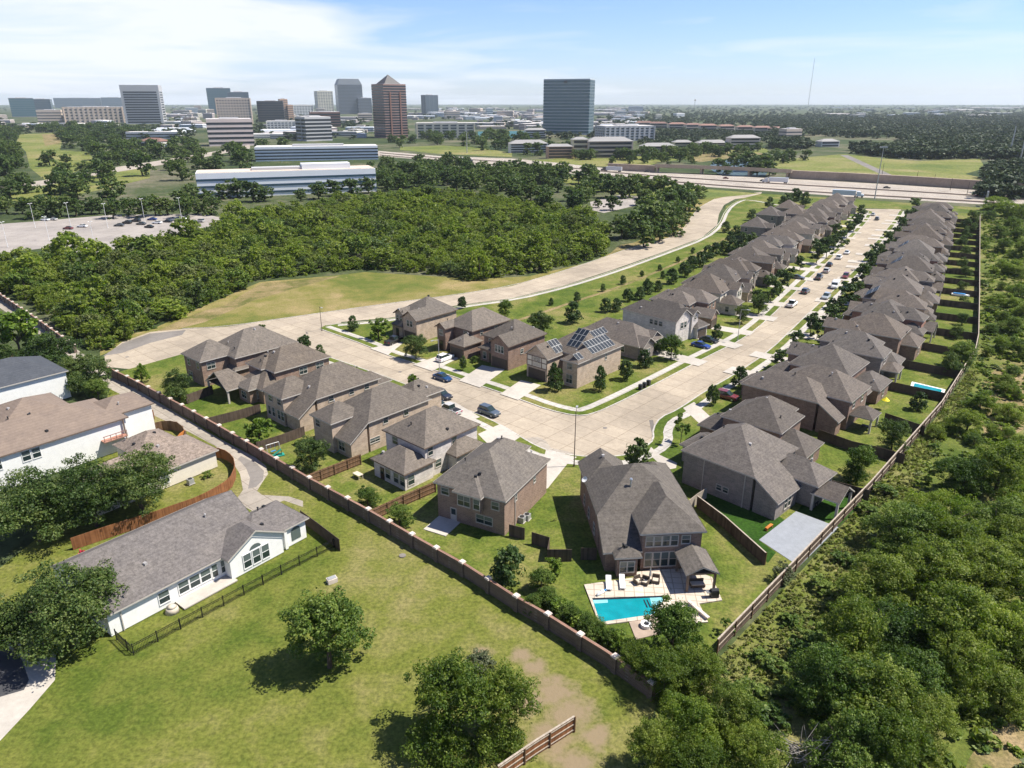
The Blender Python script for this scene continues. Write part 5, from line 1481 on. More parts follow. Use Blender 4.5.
b.build('frame', M['steel'], t); b = MB(); b.box(-.4, .4, -.15, .15, .5, .55); b.tube((-.35, 0, .5), (-.35, 0, 1.9), .015); b.tube((.35, 0, .5), (.35, 0, 1.9), .015); b.build('seat', M['blue'], t)
b = MB(); b.tube((0, 0, 0), (0, 0, .12), .45, .45, 14); tag(b.build('manhole_cover', M['asphalt'], None, (*G(402.5, 556), .0)), 'round grey manhole cover in the open lawn', 'manhole')
for (x, y, l) in [(605, 428, 'round manhole cover in the street at the curve'), (400, 372, 'round manhole cover in the cross street near the blue car'), (127, 357, 'grey manhole cover at the end of the collector road')]:
    b = MB(); b.tube((0, 0, 0), (0, 0, .02), .42, .42, 14); tag(b.build('manhole_cover', M['asphalt'], None, (*G(x, y), .014)), l, 'manhole')
t = thing('utility_box', 'pale utility box with dark lid by the round lawn tree', 'utility box', (*G(332, 580, .3), 0), .6)
b = MB(); b.box(-.6, .6, -.4, .4, 0, .6); b.build('box', M['cap'], t); b = MB(); b.box(-.5, .5, -.3, .3, .6, .68); b.build('lid', M['steel'], t)
t = thing('covered_chair', 'round terracotta coloured covered chair by the bungalow wall', 'covered chair', (*G(172, 609, .4), .0), .4)
b = MB(); b.tube((0, 0, 0), (0, 0, .7), .8, .62, 10); b.tube((0, 0, .7), (0, 0, .95), .62, .2, 10); b.build('cover', M['cush'], t, smooth=True)
t = thing('garden_umbrella', 'round yellow parasol in the yard before the small pool', 'parasol', (*G(884, 409, 0.2), ZL))
b = MB(); b.tube((0, 0, 0), (0, 0, 2.3), .03); b.build('pole', M['alu'], t); b = MB(); b.tube((0, 0, 1.9), (0, 0, 2.5), .7, .05, 10); b.build('canopy', M['yellow'], t)
sq = [PX(*q) for q in [(914.5, 383.5), (942, 390), (939, 398), (912, 390.5)]]
cx_, cy_ = sum(p[0] for p in sq) / 4, sum(p[1] for p in sq) / 4
t = thing('swimming_pool', 'small blue pool with pale rim in a backyard by the board fence', 'pool', (cx_, cy_, ZL))
b = MB(); b.prism([((p[0] - cx_) * 1.22, (p[1] - cy_) * 1.22) for p in sq], -.02, .1); b.build('pool_rim', M['white'], t); b = MB(); b.flat([(p[0] - cx_, p[1] - cy_) for p in sq], .105); b.build('pool_water', M['water'], t)
t = thing('covered_boat', 'blue and white covered boat shape in a far backyard', 'boat', (*G(960, 295, .5), ZL), R(-32)); t.scale = (.75, .75, .75)
b = MB(); b.prism([(-3, -.8), (2.4, -.9), (3.4, 0), (2.4, .9), (-3, .8)], .3, .9); b.build('hull', M['white'], t); b = MB(); b.prism([(-2.4, -.6), (1.4, -.6), (2, 0), (1.4, .6), (-2.4, .6)], .9, 1.25); b.build('cover', M['blue'], t)

# ------------------------------------------------------------------ vehicles
CP = {}
def carpaint(c):
    if c not in CP: CP[c] = paint('car_paint', c)
    return CP[c]
def loft(b, sects, m=0):
    """sects: list of rings of equal length"""
    n = len(sects[0])
    i0 = len(b.v)
    for s in sects: b.v += s
    for k in range(len(sects) - 1):
        for j in range(n):
            l = (j + 1) % n
            b.f.append((i0 + k * n + j, i0 + k * n + l, i0 + (k + 1) * n + l, i0 + (k + 1) * n + j)); b.m.append(m)
    b.f.append(tuple(i0 + j for j in range(n))[::-1]); b.m.append(m)
    b.f.append(tuple(i0 + (len(sects) - 1) * n + j for j in range(n))); b.m.append(m)
def ring(x, hw, z0, z1, t=.12):
    return [(x, -hw + t * .4, z0), (x, hw - t * .4, z0), (x, hw, z0 + t), (x, hw, z1 - t), (x, hw - t, z1), (x, -hw + t, z1), (x, -hw, z1 - t), (x, -hw, z0 + t)]
CK = dict(
    sedan=dict(body=[(-2.35, .75, .35, .72), (-2.2, .88, .25, .88), (-1.2, .92, .22, .95), (.9, .92, .22, .93), (1.9, .88, .24, .78), (2.35, .72, .34, .62)], cab=[(-1.75, .68, .9, .96), (-.85, .66, .9, 1.42), (.2, .66, .9, 1.42), (1.05, .7, .88, .94)], ax=1.42),
    suv=dict(body=[(-2.3, .82, .4, .95), (-2.2, .93, .3, 1.05), (-1.2, .96, .28, 1.08), (.9, .96, .28, 1.06), (1.95, .92, .3, .98), (2.35, .78, .4, .78)], cab=[(-2.15, .76, 1.02, 1.1), (-1.85, .74, 1.02, 1.68), (.1, .74, 1.02, 1.70), (1.05, .76, 1.0, 1.08)], ax=1.42),
    pickup=dict(body=[(-2.8, .9, .5, 1.05), (-2.7, .96, .4, 1.1), (-.9, .98, .38, 1.1), (1.2, .98, .38, 1.12), (2.3, .95, .4, 1.08), (2.75, .8, .5, .9)], cab=[(-.95, .76, 1.05, 1.12), (-.8, .76, 1.05, 1.82), (.55, .76, 1.05, 1.82), (1.25, .8, 1.05, 1.14)], ax=1.75),
    van=dict(body=[(-2.6, .95, .45, 2.2), (-2.5, 1.0, .35, 2.3), (1.3, 1.0, .35, 2.3), (1.9, .95, .35, 1.4), (2.5, .85, .45, 1.0)], cab=[(1.0, .9, 1.3, 2.2), (1.34, .9, 1.3, 2.22), (1.9, .88, 1.2, 1.46)], ax=1.6))
WH = {}
def wheel_mesh():
    if not WH:
        t = MB(); t.tube((0, -.11, 0), (0, .11, 0), .33, .33, 14); r = MB(); r.tube((0, -.125, 0), (0, .125, 0), .2, .2, 10)
        WH['t'] = t.mesh('tyre', M['rub']); WH['r'] = r.mesh('rim', M['alu'])
        s = MB(); s.tube((0, -.12, 0), (0, .12, 0), .33, .33, 8); WH['s'] = s.mesh('wheel', M['rub'])
    return WH
def car(p, hd, color, kind, label, near=True, group=None, z=.02):
    k = CK[kind]
    t = thing('parked_' + ('car' if kind in ('sedan', 'suv') else kind) if group != 'hw' else 'car', label, {'sedan': 'car', 'suv': 'car', 'pickup': 'pickup', 'van': 'van'}[kind], (p[0], p[1], z), hd, None if group in ('hw', None) else group)
    b = MB(); loft(b, [ring(*s) for s in k['body']])
    roofm = [(c[0] + (.12 if i == 0 else -.1 if i == len(k['cab']) - 1 else 0), c[1] - .04, c[3] - .02, c[3] + .03) for i, c in enumerate(k['cab'])][1:-1]
    if len(roofm) > 1: loft(b, [ring(*s, .03) for s in roofm])
    b.build('body', carpaint(color), t, smooth=False)
    b = MB(); loft(b, [ring(c[0], c[1], c[2], c[3], .05) for c in k['cab']]); b.build('windows', M['pane'], t)
    W_ = wheel_mesh()
    for x in (-k['ax'], k['ax']):
        for y in (-.84, .84):
            if near:
                e = link('wheel', W_['t'], t, (x, y, .33)); link('rim', W_['r'], e)
            else: link('wheel', W_['s'], t, (x, y, .33))
    if near:
        f = k['body'][-2]; r_ = k['body'][1]
        for y in (-.62, .62):
            b = MB(); b.box(f[0] + .1, f[0] + .36, y - .18, y + .18, f[3] - .28, f[3] - .12); b.build('headlight', M['trim'], t)
            b = MB(); b.box(r_[0] - .14, r_[0] + .02, y - .2, y + .2, r_[3] - .3, r_[3] - .12); b.build('taillight', M['redp'], t)
        if kind == 'pickup':
            b = MB(); b.box(-2.62, -1.0, -.8, .8, 1.085, 1.115); b.build('truck_bed', M['blackm'], t)
    return t
CB = [(0.010, .045, .12), (.018, .022, .032), (.33, .36, .38), (.78, .78, .77), (.012, .012, .013), (.16, .03, .03), (.02, .05, .22), (.08, .085, .09), (.45, .44, .42)]
HC = R(-42)
car(G(442.5, 377, .6), HC, CB[0], 'sedan', 'dark blue car parked at the kerb beside the street lamp')
car(G(442, 395, .6), HC, CB[1], 'suv', 'dark navy car parked at the near kerb of the cross street')
car(G(489, 411.5, .6), HC, (.075, .095, .12), 'suv', 'blue grey car with roof rails parked at the near kerb')
car(G(445, 357.5, .7), R(52), CB[3], 'suv', 'white car in the driveway of the low garage house')
car(G(394, 340, .8), R(60), CB[4], 'pickup', 'black pickup in the corner house driveway')
car(G(449, 408.5, .8), R(138), CB[8], 'pickup', 'silver pickup in the driveway behind the whitewashed house')
car(G(437.5, 404.5, .6), R(138), CB[7], 'sedan', 'dark grey car beside the silver pickup')
car(G(701, 345, .6), R(-42), CB[6], 'sedan', 'bright blue car in front of the white stone house')
car(G(709, 339.5, .6), R(-42), CB[1], 'sedan', 'dark blue car half behind the bright blue one')
car(G(727, 396, .6), R(-40), CB[5], 'suv', 'dark red car at the garage of the house by the long street')
FG = 'cars parked along the long street'
for (x, y, c, k, l) in [(792, 304.5, 3, 'pickup', 'white pickup at the kerb, nearest of the cars along the long street'), (805.5, 291.5, 7, 'suv', 'dark grey car at the kerb beyond the white pickup'),
                        (819, 277.5, 7, 'pickup', 'grey pickup at the pale front side kerb, third from the near end'), (826.5, 271, 8, 'suv', 'silver car fourth along the pale front side kerb'),
                        (829.5, 264.5, 4, 'sedan', 'black car fifth along the pale front side kerb'), (839, 257.5, 3, 'suv', 'white car sixth along the pale front side kerb'), (847, 252.5, 3, 'sedan', 'white car seventh along the pale front side kerb'),
                        (826, 297, 2, 'suv', 'silver car at the tree side kerb of the long street'), (835, 286.5, 3, 'van', 'white box van at the tree side kerb of the long street'), (845.5, 276.5, 5, 'suv', 'dark red car at the tree side kerb beyond the white van'),
                        (877, 219, 7, 'suv', 'dark car at the far end of the long street'), (873, 214.5, 8, 'sedan', 'pale car at the very end of the long street')]:
    car(G(x, y, .5), R(58 if y < 290 else 54) + (math.pi if x > 824 and y > 270 and c in (2, 3, 5) else 0), CB[c], k, l, y > 262, FG)
car(G(797.5, 277.5, .5), R(-32), CB[7], 'sedan', 'dark car in a driveway of the pale fronted row', False)
PGp = 'cars in the far parking lot'
for (x, y, c, k, l) in [(45, 219.5, 3, 'sedan', 'white car by the light pole in the parking lot'), (68, 228, 5, 'sedan', 'dark red car alone in the parking lot'), (82, 226, 3, 'sedan', 'white car beside the dark red one in the parking lot'),
                        (119, 225, 7, 'sedan', 'grey car at the near end of the parked group'), (127, 222.5, 4, 'suv', 'black car second in the parked group'), (136, 220.5, 1, 'suv', 'dark blue car behind the black one in the parking lot'),
                        (149, 226.5, 4, 'sedan', 'black car in front of the others in the parking lot'), (157, 222.5, 3, 'sedan', 'white car between black cars in the parking lot'), (167.5, 221, 1, 'sedan', 'dark car next to the white one in the parking lot'),
                        (175, 219.5, 2, 'sedan', 'silver car toward the trees in the parking lot'), (191, 222.5, 3, 'suv', 'white car, nearest of the pair by the woodland in the parking lot'), (53, 219, 8, 'sedan', 'silver car behind the dark red one, at the tree side of the parking lot'), (141, 223.5, 7, 'sedan', 'grey car among the black ones in the parking lot'), (183, 218.5, 3, 'sedan', 'white car under the trees behind the parked group'), (152, 219, 6, 'sedan', 'blue car at the tree side behind the parked group'), (200, 221, 8, 'suv', 'pale car, last of the parking lot group beside the woodland')]:
    car(G(x, y, .6), R(170 + rnd.uniform(-8, 8)), CB[c], k, l, False, PGp, .05)
for (x, y, c, l) in [(561, 171.3, 4, 'black car on the highway below the glass tower'), (584, 173, 3, 'white car on the highway beside the woodland edge'), (647, 171.5, 1, 'dark car on the highway at the end of the retaining wall'),
                     (726, 178, 5, 'dark red car on the highway by the overpass'), (763, 180.5, 7, 'grey car under the white trailer on the highway'), (979, 195.5, 5, 'dark red car on the highway near the sign gantry'),
                     (887, 187.5, 4, 'black car on the highway beyond the tall lamp'), (536, 162.5, 7, 'dark car on the highway below the lake')]:
    car(G(x, y, .6), R(-22), CB[c], 'sedan', l, False, 'hw', .05)
def semi(p, hd, label, ct, cc):
    t = thing('semi_truck', label, 'truck', (*p, .05), hd)
    b = MB(); b.box(-11, 2.4, -1.3, 1.3, 1.1, 4.0); b.build('trailer', carpaint(ct), t)
    b = MB(); loft(b, [ring(2.9, 1.2, .6, 3.6), ring(5.0, 1.2, .6, 3.4), ring(5.5, 1.15, .6, 2.2), ring(7.0, 1.0, .6, 1.9)]); b.build('cab', carpaint(cc), t)
    b = MB(); b.box(5.0, 5.5, -1.0, 1.0, 2.2, 3.1); b.build('windshield', M['pane'], t)
    for x in (-9.8, -8.6, 2.2, 3.4, 6.2):
        for y in (-1.0, 1.0): link('wheel', wheel_mesh()['s'], t, (x, y, .5)).scale = (1.5, 1.6, 1.5)
semi(G(609, 171.5, 0), R(158), 'grey trailer truck on the highway before the brown retaining wall', (.5, .52, .54), (.06, .06, .07))
semi(G(466, 162, 0), R(-16), 'white trailer truck with dark cab on the highway below the pale offices', (.72, .74, .76), (.05, .05, .06))
semi(G(851, 197, 0), R(-27), 'white truck with white cab near the end of the long street', (.62, .64, .66), (.8, .8, .8))
semi(G(772, 183, 0), R(153), 'pale trailer truck beside the brown retaining wall of the highway', (.66, .67, .68), (.6, .6, .6))
# bins at the corner
b = MB(); b.prism([(-.3, -.34), (.3, -.34), (.34, .38), (-.34, .38)], .08, 1.0); bm_ = b.mesh('body', M['blackm']); b = MB(); b.box(-.36, .36, -.38, .42, 1.003, 1.08); bl_ = b.mesh('lid', M['blackm'])
for i, (x, y, l) in enumerate([(640.5, 385.5, 'black wheeled bin nearest the solar roof corner'), (644.5, 383.5, 'black wheeled bin in the middle of the three'), (648.5, 381.2, 'black wheeled bin farthest along the kerb')]):
    t = thing('wheeled_bin', l, 'bin', (*G(x, y + 4, .12), .12), R(49), 'wheeled bins at the kerb'); link('body', bm_, t); link('lid', bl_, t)
    for yy in (-.3, .3): link('wheel', wheel_mesh()['s'], t, (yy, .36, .12)).scale = (.36, .5, .36)

# ------------------------------------------------------------------ poles, masts
def lamp(base, hgt, arm_dir, label, mat='pole', r=.09, arms=1, armlen=1.8):
    t = thing('street_lamp', label, 'street lamp', (*base, .1))
    b = MB(); b.tube((0, 0, 0), (0, 0, hgt), r, r * .6, 8); b.tube((0, 0, 0), (0, 0, .4), r * 1.8, r * 1.5, 8); b.build('pole', M[mat], t)
    for i in range(arms):
        a = arm_dir + math.pi * i
        q = (math.cos(a) * armlen, math.sin(a) * armlen)
        b = MB(); b.tube((0, 0, hgt - .15), (q[0], q[1], hgt + .15), .05, .04); b.build('arm', M[mat], t)
        b = MB(); b.obox(q[0], q[1], hgt + .06, hgt + .2, .8, .34, a); b.build('lamp_head', M['steel' if mat != 'wpole' else 'wpole'], t)
lamp(G(574, 467), 9.6, R(80), 'brown street lamp standing alone at the curve before the pool house')
lamp(G(322, 331), 6.4, R(-60), 'brown street lamp at the corner of the collector road')
lamp(G(439.5, 372), 7.4, R(-130), 'grey street lamp beside the dark blue car', 'steel')
lamp(G(737.5, 341), 8.0, R(-40), 'grey street lamp on the verge of the pale fronted row', 'steel')
for (x, y, l) in [(8, 247.5, 'white parking lot lamp nearest the photo edge'), (35.5, 228, 'white parking lot lamp next to the white car at the tree side'), (49.5, 241, 'white parking lot lamp in front of the round wood edge tree'), (71, 227, 'white parking lot lamp behind the dark red car'), (95, 247, 'white parking lot lamp nearest the woodland'), (108, 228, 'white parking lot lamp before the parked group'), (145, 222, 'white parking lot lamp among the parked cars'), (182, 221, 'white parking lot lamp at the woodland end')]:
    lamp(G(x, y), 10 if y > 235 else 11, 1.2, l, 'wpole', .10, 2, .7)
def mast(base, top_y, label, r, mat='steel', arms=False):
    gx, gy = base
    zc = CAM_H
    lo, hi = 1, 600
    for _ in range(40):
        m_ = (lo + hi) / 2
        Z = gy * math.cos(PITCH) - (m_ - CAM_H) * math.sin(PITCH); Y = gy * math.sin(PITCH) + (m_ - CAM_H) * math.cos(PITCH)
        if 384 - F_PX * Y / Z > top_y: lo = m_
        else: hi = m_
    h_ = lo
    t = thing('tall_mast', label, 'mast', (gx, gy, 0))
    b = MB(); b.tube((0, 0, 0), (0, 0, h_), r, r * .55, 8); b.build('pole', M[mat], t)
    if arms:
        b = MB(); b.box(-2.2, 2.2, -.5, .5, h_ - .5, h_ + .3); b.build('lamp_ring', M[mat], t)
    return t, h_
mast(G(874.5, 199), 147, 'tall grey highway lamp mast at the end of the long street', .34, arms=True)
mast(G(467, 153), 130, 'tall pale highway lamp mast below the cream offices', .5, arms=True)
mast(G(302.5, 141), 115, 'tall grey mast standing before the striped offices', .6)
mast(G(1009, 156), 126, 'tall blue grey transmission pole, farther from the edge of the picture', .9)
mast(G(1020, 160), 140, 'tall blue grey transmission pole, nearest the edge of the picture', .9)
t, h_ = mast(G(807.5, 110), 58, 'very tall thin radio mast above the far woods', 2.0)
for z in (.55, .8):
    b = MB(); b.tube((0, 0, h_ * z), (0, 0, h_ * z + 6), 1.9, 1.9, 6); b.build('antenna', M['steel'], t)
t = thing('water_tower', 'small dark water tower on the horizon', 'water tower', (*G(694.5, 108), 0))
b = MB(); b.tube((0, 0, 0), (0, 0, 66), 3.2, 2.6, 8); b.build('stem', M['steel'], t)
b = MB(); b.tube((0, 0, 64), (0, 0, 72), 5, 9, 12); b.tube((0, 0, 72), (0, 0, 80), 9, 4, 12); b.build('tank', M['b_grey'], t)
for i in range(6):
    x = 852 + i * 17; y = 172 + i * 3.8
    if i in (1,): continue
    mast(G(x + 30, y + 3), y - 9, ['brown post with wires, nearest the hedge line in the green field', '', 'brown post with wires, second along the green field', 'brown post with wires, third along the green field', 'brown post with wires, fourth along the green field', 'brown post with wires, last beside the highway'][i], .2, 'pole')
t = thing('sign_gantry', 'pale sign gantry beside the highway at the wood edge', 'sign', (*G(985, 206), 0), R(60))
b = MB(); b.tube((-4, 0, 0), (-4, 0, 8), .3); b.tube((4, 0, 0), (4, 0, 8), .3); b.tube((-4, 0, 7.6), (4, 0, 7.6), .2); b.build('frame', M['steel'], t); b = MB(); b.box(-3, 1.5, -.35, -.22, 5.4, 8.2); b.build('sign_panel', M['steel'], t)
# ------------------------------------------------------------------ city buildings
def height_for(gx, gy, top_y):
    lo, hi = 1, 600
    for _ in range(40):
        m_ = (lo + hi) / 2
        Z = gy * math.cos(PITCH) - (m_ - CAM_H) * math.sin(PITCH); Y = gy * math.sin(PITCH) + (m_ - CAM_H) * math.cos(PITCH)
        if 384 - F_PX * Y / Z > top_y: lo = m_
        else: hi = m_
    return lo
bm = dict(
    grey=plain('grey_facade', (.44, .435, .43), .6, 0, .05, .05), steelw=plain('pale_steel_facade', (.42, .46, .48), .5, 0, .05, .05), pale=plain('pale_facade', (.66, .64, .59), .7, 0, .05, .05), beige=plain('beige_facade', (.56, .46, .37), .7, 0, .06, .05),
    pink=plain('pinkish_facade', (.62, .52, .47), .7, 0, .05, .05), bright=plain('bright_white_facade', (.82, .82, .81), .6, 0, .03, .05), white=plain('white_facade', (.68, .70, .72), .6, 0, .04, .05), cream=plain('cream_facade', (.58, .54, .43), .7, 0, .05, .05),
    rose=plain('rose_granite', (.29, .185, .155), .5, 0, .08, .1), dark=plain('dark_facade', (.055, .05, .05), .5, 0, .08, .05), orange=plain('tan_orange_facade', (.48, .30, .20), .7, 0, .08, .05),
    brown=plain('brown_facade', (.20, .11, .085), .7, 0, .08, .05), slate=plain('slate_facade', (.115, .13, .145), .5, 0, .05, .05), yell=plain('sand_facade', (.62, .55, .36), .7, 0, .06, .05),
    groof=plain('flat_roof', (.58, .55, .52), .9, 0, .12, .08), sroof=plain('grey_roof', (.27, .26, .25), .8, 0, .08, .08))
gl = dict(dark=glass_dark('dark_glass', (.03, .035, .042), .12), blue=glass_dark('blue_glass', (.045, .085, .12), .1), teal=glass_dark('teal_glass', (.045, .105, .125), .15), grey=glass_dark('grey_glass', (.075, .085, .095), .15), steelb=glass_dark('steel_blue_glass', (.06, .095, .12), .1))
def tower(name, label, xl, xr, yt, yb, mat, glass, floors=10, k=.8, rot=25, band=.55, fins=0, roofm='groof', gap=0.0, cat='office building', group=None, top=0.0, pent=True, nb=None):
    """box tower standing where the photo shows its foot; one window band per storey"""
    gx, gy = G((xl + xr) / 2, yb)
    h = height_for(gx, gy, yt)
    sc = depth_scale(gx, gy, h / 2)
    a = R(rot)
    tot = (xr - xl) / sc
    w_ = tot / (math.cos(a) + k * abs(math.sin(a))); d_ = w_ * k
    gy += d_ * .5
    t = thing(name, label, cat, (gx, gy, 0), a, group)
    b = MB(); b.box(-w_ / 2, w_ / 2, -d_ / 2, d_ / 2, 0, h - top, 0); b.build('wall', bm[mat] if isinstance(mat, str) else mat, t)
    fh = (h - top) / (floors + .6)
    e = .06 + tot * .0015
    b = MB()
    g2 = gap * w_
    b.prism([(-w_ / 2 - e + g2, -d_ / 2 - e), (w_ / 2 + e - g2, -d_ / 2 - e), (w_ / 2 + e - g2, d_ / 2 + e), (-w_ / 2 - e + g2, d_ / 2 + e)], 0, fh * band)
    if gap: b.prism([(-w_ / 2 - e, -d_ / 2 + g2), (w_ / 2 + e, -d_ / 2 + g2), (w_ / 2 + e, d_ / 2 - g2), (-w_ / 2 - e, d_ / 2 - g2)], 0, fh * band - .02)
    me = b.mesh('window_band', gl[glass])
    for i in range(nb or floors): link('window_band', me, t, (0, 0, fh * (i + .45)))
    if fins:
        fm = MB(); fm.box(-.02 * w_, .02 * w_, -e * 2.2, e, 0, h - top); fm = fm.mesh('fin', bm[mat] if isinstance(mat, str) else mat)
        for i in range(fins + 1): link('fin', fm, t, (-w_ / 2 + w_ * i / fins, -d_ / 2, 0))
        n2 = max(1, int(fins * k))
        for i in range(n2 + 1):
            link('fin', fm, t, (w_ / 2, -d_ / 2 + d_ * i / n2, 0), math.pi / 2); link('fin', fm, t, (-w_ / 2, d_ / 2 - d_ * i / n2, 0), -math.pi / 2)
    b = MB(); b.box(-w_ / 2 + .6, w_ / 2 - .6, -d_ / 2 + .6, d_ / 2 - .6, h - top, h - top + .3); b.build('roof', bm[roofm], t)
    if pent:
        b = MB(); b.box(-w_ * .2, w_ * .22, -d_ * .2, d_ * .2, h - top + .3, h - top + .3 + max(1.5, h * .03)); b.build('penthouse', bm['grey'], t)
    return t, w_, d_, h
tower('office_tower', 'grey striped tower with pale corner columns, alone above the trees', 122, 162, 85, 124, 'grey', 'dark', 15, .62, 16, .62, fins=0, gap=.07, top=0, pent=False, nb=13)
t, w_, d_, h = tower('office_tower', 'rose granite tower with dark pyramid roof', 372, 407, 84, 138, 'rose', 'dark', 20, .95, 38, .62, pent=False)
b = MB(); P_ = [(-w_ * .36, -d_ * .36), (w_ * .36, -d_ * .36), (w_ * .36, d_ * .36), (-w_ * .36, d_ * .36)]
ap = height_for(t.location.x, t.location.y, 74.5)
for i in range(4): b.face([(*P_[i], h + .4), (*P_[(i + 1) % 4], h + .4), (0, 0, ap)])
b.build('pyramid_roof', bm['dark'], t)
for sx in (-.22, .22):
    b = MB(); b.box(-w_ * .03, w_ * .03, -1.2, .5, 0, h * .86); b.build('rib', bm['brown'], t, (sx * w_, -d_ / 2, 0))
    b = MB(); b.box(-w_ * .03, w_ * .03, -1.2, .5, 0, h * .86); b.build('rib', bm['brown'], t, (w_ / 2, sx * d_, 0), math.pi / 2)
t, w_, d_, h = tower('office_tower', 'wide blue green glass tower with thin pale floor lines', 543, 594.5, 79, 134.5, 'steelw', 'teal', 17, .42, -20, .80, pent=False)
for i in range(6):
    b = MB(); b.box(-.35, .35, -.7, .3, 0, h * .985); b.build('fin', bm['steelw'], t, (w_ / 2, -d_ / 2 + d_ * (i + .5) / 6, 0), math.pi / 2)
b = MB(); b.box(-w_ * .035, w_ * .035, -.8, .6, h * .93, h * .97); b.build('roof_sign', bm['dark'], t, (-w_ * .02, -d_ / 2, 0))
t, w_, d_, h = tower('office_tower', 'dark grey tower with sloped crown', 334, 363, 84.5, 114, 'slate', 'grey', 20, .7, 22, .5, pent=False)
b = MB(); ap = height_for(t.location.x, t.location.y, 79)
lo_ = [(-w_ / 2, -d_ / 2, h), (w_ / 2, -d_ / 2, h), (w_ / 2, d_ / 2, h), (-w_ / 2, d_ / 2, h)]; hi_ = [(p[0] * .78, p[1] * .78, ap) for p in lo_]
for i in range(4): b.face([lo_[i], lo_[(i + 1) % 4], hi_[(i + 1) % 4], hi_[i]])
b.face(hi_); b.build('crown_roof', bm['slate'], t)
tower('office_block', 'low dark grey block attached beside the sloped crown tower', 356, 372, 98, 114, 'slate', 'grey', 10, .7, 22)
tower('office_tower', 'beige tower with vertical ribs before the sloped crown tower', 314, 333, 91, 113, 'cream', 'grey', 14, .8, 30, .5, fins=6)
t, w_, d_, h = tower('office_tower', 'grey blue twin tower with a small dome, right of the pyramid tower'.replace('right of', 'next to'), 421, 438, 95, 115, 'slate', 'steelb', 18, .8, 30, .6, fins=3)
tower('office_block', 'long cream five storey office block below the twin tower', 415, 474, 123, 138.5, 'cream', 'grey', 5, .3, 8, .5, fins=7)
tower('office_tower', 'teal glass tower at the back of the tan office block', 207, 232, 88, 114, 'slate', 'teal', 14, .5, 20, .8)
tower('office_tower', 'blue grey glass slab behind the tan office block', 228, 250, 92, 116, 'slate', 'steelb', 14, .5, 20, .75)
tower('office_block', 'tan grid office block above the striped one', 215, 251, 98, 124, 'beige', 'grey', 9, .6, 16, .42, fins=12)
tower('office_block', 'pinkish office block with dark window stripes and broad base', 201, 252, 119, 146, 'pink', 'dark', 5, .7, 22, .45)
tower('office_block', 'dark office block behind the orange tower', 256, 284, 101, 122, 'dark', 'dark', 8, .6, 14)
tower('office_tower', 'orange tan slim tower among the offices', 279, 289, 99, 121, 'orange', 'grey', 12, .9, 30, .35)
tower('office_tower', 'orange tan lower twin of the slim tower', 287, 294, 105, 121, 'orange', 'grey', 8, .9, 30, .35)
tower('office_block', 'pale block with vertical ribs behind the dark brown one', 292, 313, 105, 117, 'pale', 'grey', 7, .5, 20, .4, fins=7)
tower('office_block', 'wide dark brown block below the ribbed tower', 307, 340, 112, 127, 'brown', 'dark', 5, .6, 18)
tower('office_block', 'white gridded low block beneath the dark office', 265, 295, 121, 133, 'pale', 'grey', 5, .5, 16, .4, fins=8)
tower('office_block', 'dark glass office with pale floor bands and pale end wall', 294, 330, 117, 141, 'grey', 'dark', 6, .8, 40, .6)
tower('office_block', 'long white three storey office with grey flat roof, farther of the pair', 254, 376, 146.5, 160.5, 'bright', 'dark', 4, .22, 14, .42)
t, w_, d_, h = tower('office_block', 'long white office with ribbon windows beside the woodland, nearest of all', 197, 372, 171, 195, 'bright', 'blue', 3, .22, 20, .32, roofm='beige')
b = MB(); b.box(w_ * .08, w_ * .36, -d_ * .25, d_ * .25, h + .3, h + 3.4); b.build('plant_room', bm['white'], t)
tower('office_block', 'grey green glass block at the photo edge of the skyline', 10, 33, 98, 117, 'slate', 'teal', 8, .5, 35, .8)
tower('office_block', 'pale green glass block adjoining the grey green one', 30, 51, 99, 115, 'slate', 'steelb', 8, .5, 20, .8)
tower('office_block', 'blue glass block on the skyline, nearer the grey green block', 55, 100, 98, 108, 'slate', 'blue', 6, .3, 10, .85)
tower('office_block', 'blue glass block on the skyline, next to the striped tower', 102, 124, 97.5, 108, 'slate', 'blue', 6, .4, 10, .85)
tower('office_block', 'beige office block with gridded windows below the blue glass', 62, 120, 107, 123, 'beige', 'grey', 5, .5, 18, .4, fins=12)
tower('office_block', 'small beige block with pale columns by the gridded office', 37, 61, 110, 123, 'beige', 'grey', 4, .5, 18, .3)
tower('office_block', 'low white parking deck under the striped tower', 126, 178, 132, 139, 'pale', 'dark', 2, .3, 8, .4, pent=False)
tower('parking_deck', 'pale parking deck beneath the glass tower row, behind the flats', 597, 655, 126, 141, 'grey', 'dark', 5, .5, 15, .4, fins=10)
tower('office_block', 'brown brick block at the end of the red roofed rows', 780, 802, 129, 144, 'beige', 'grey', 4, .6, 20, .35)
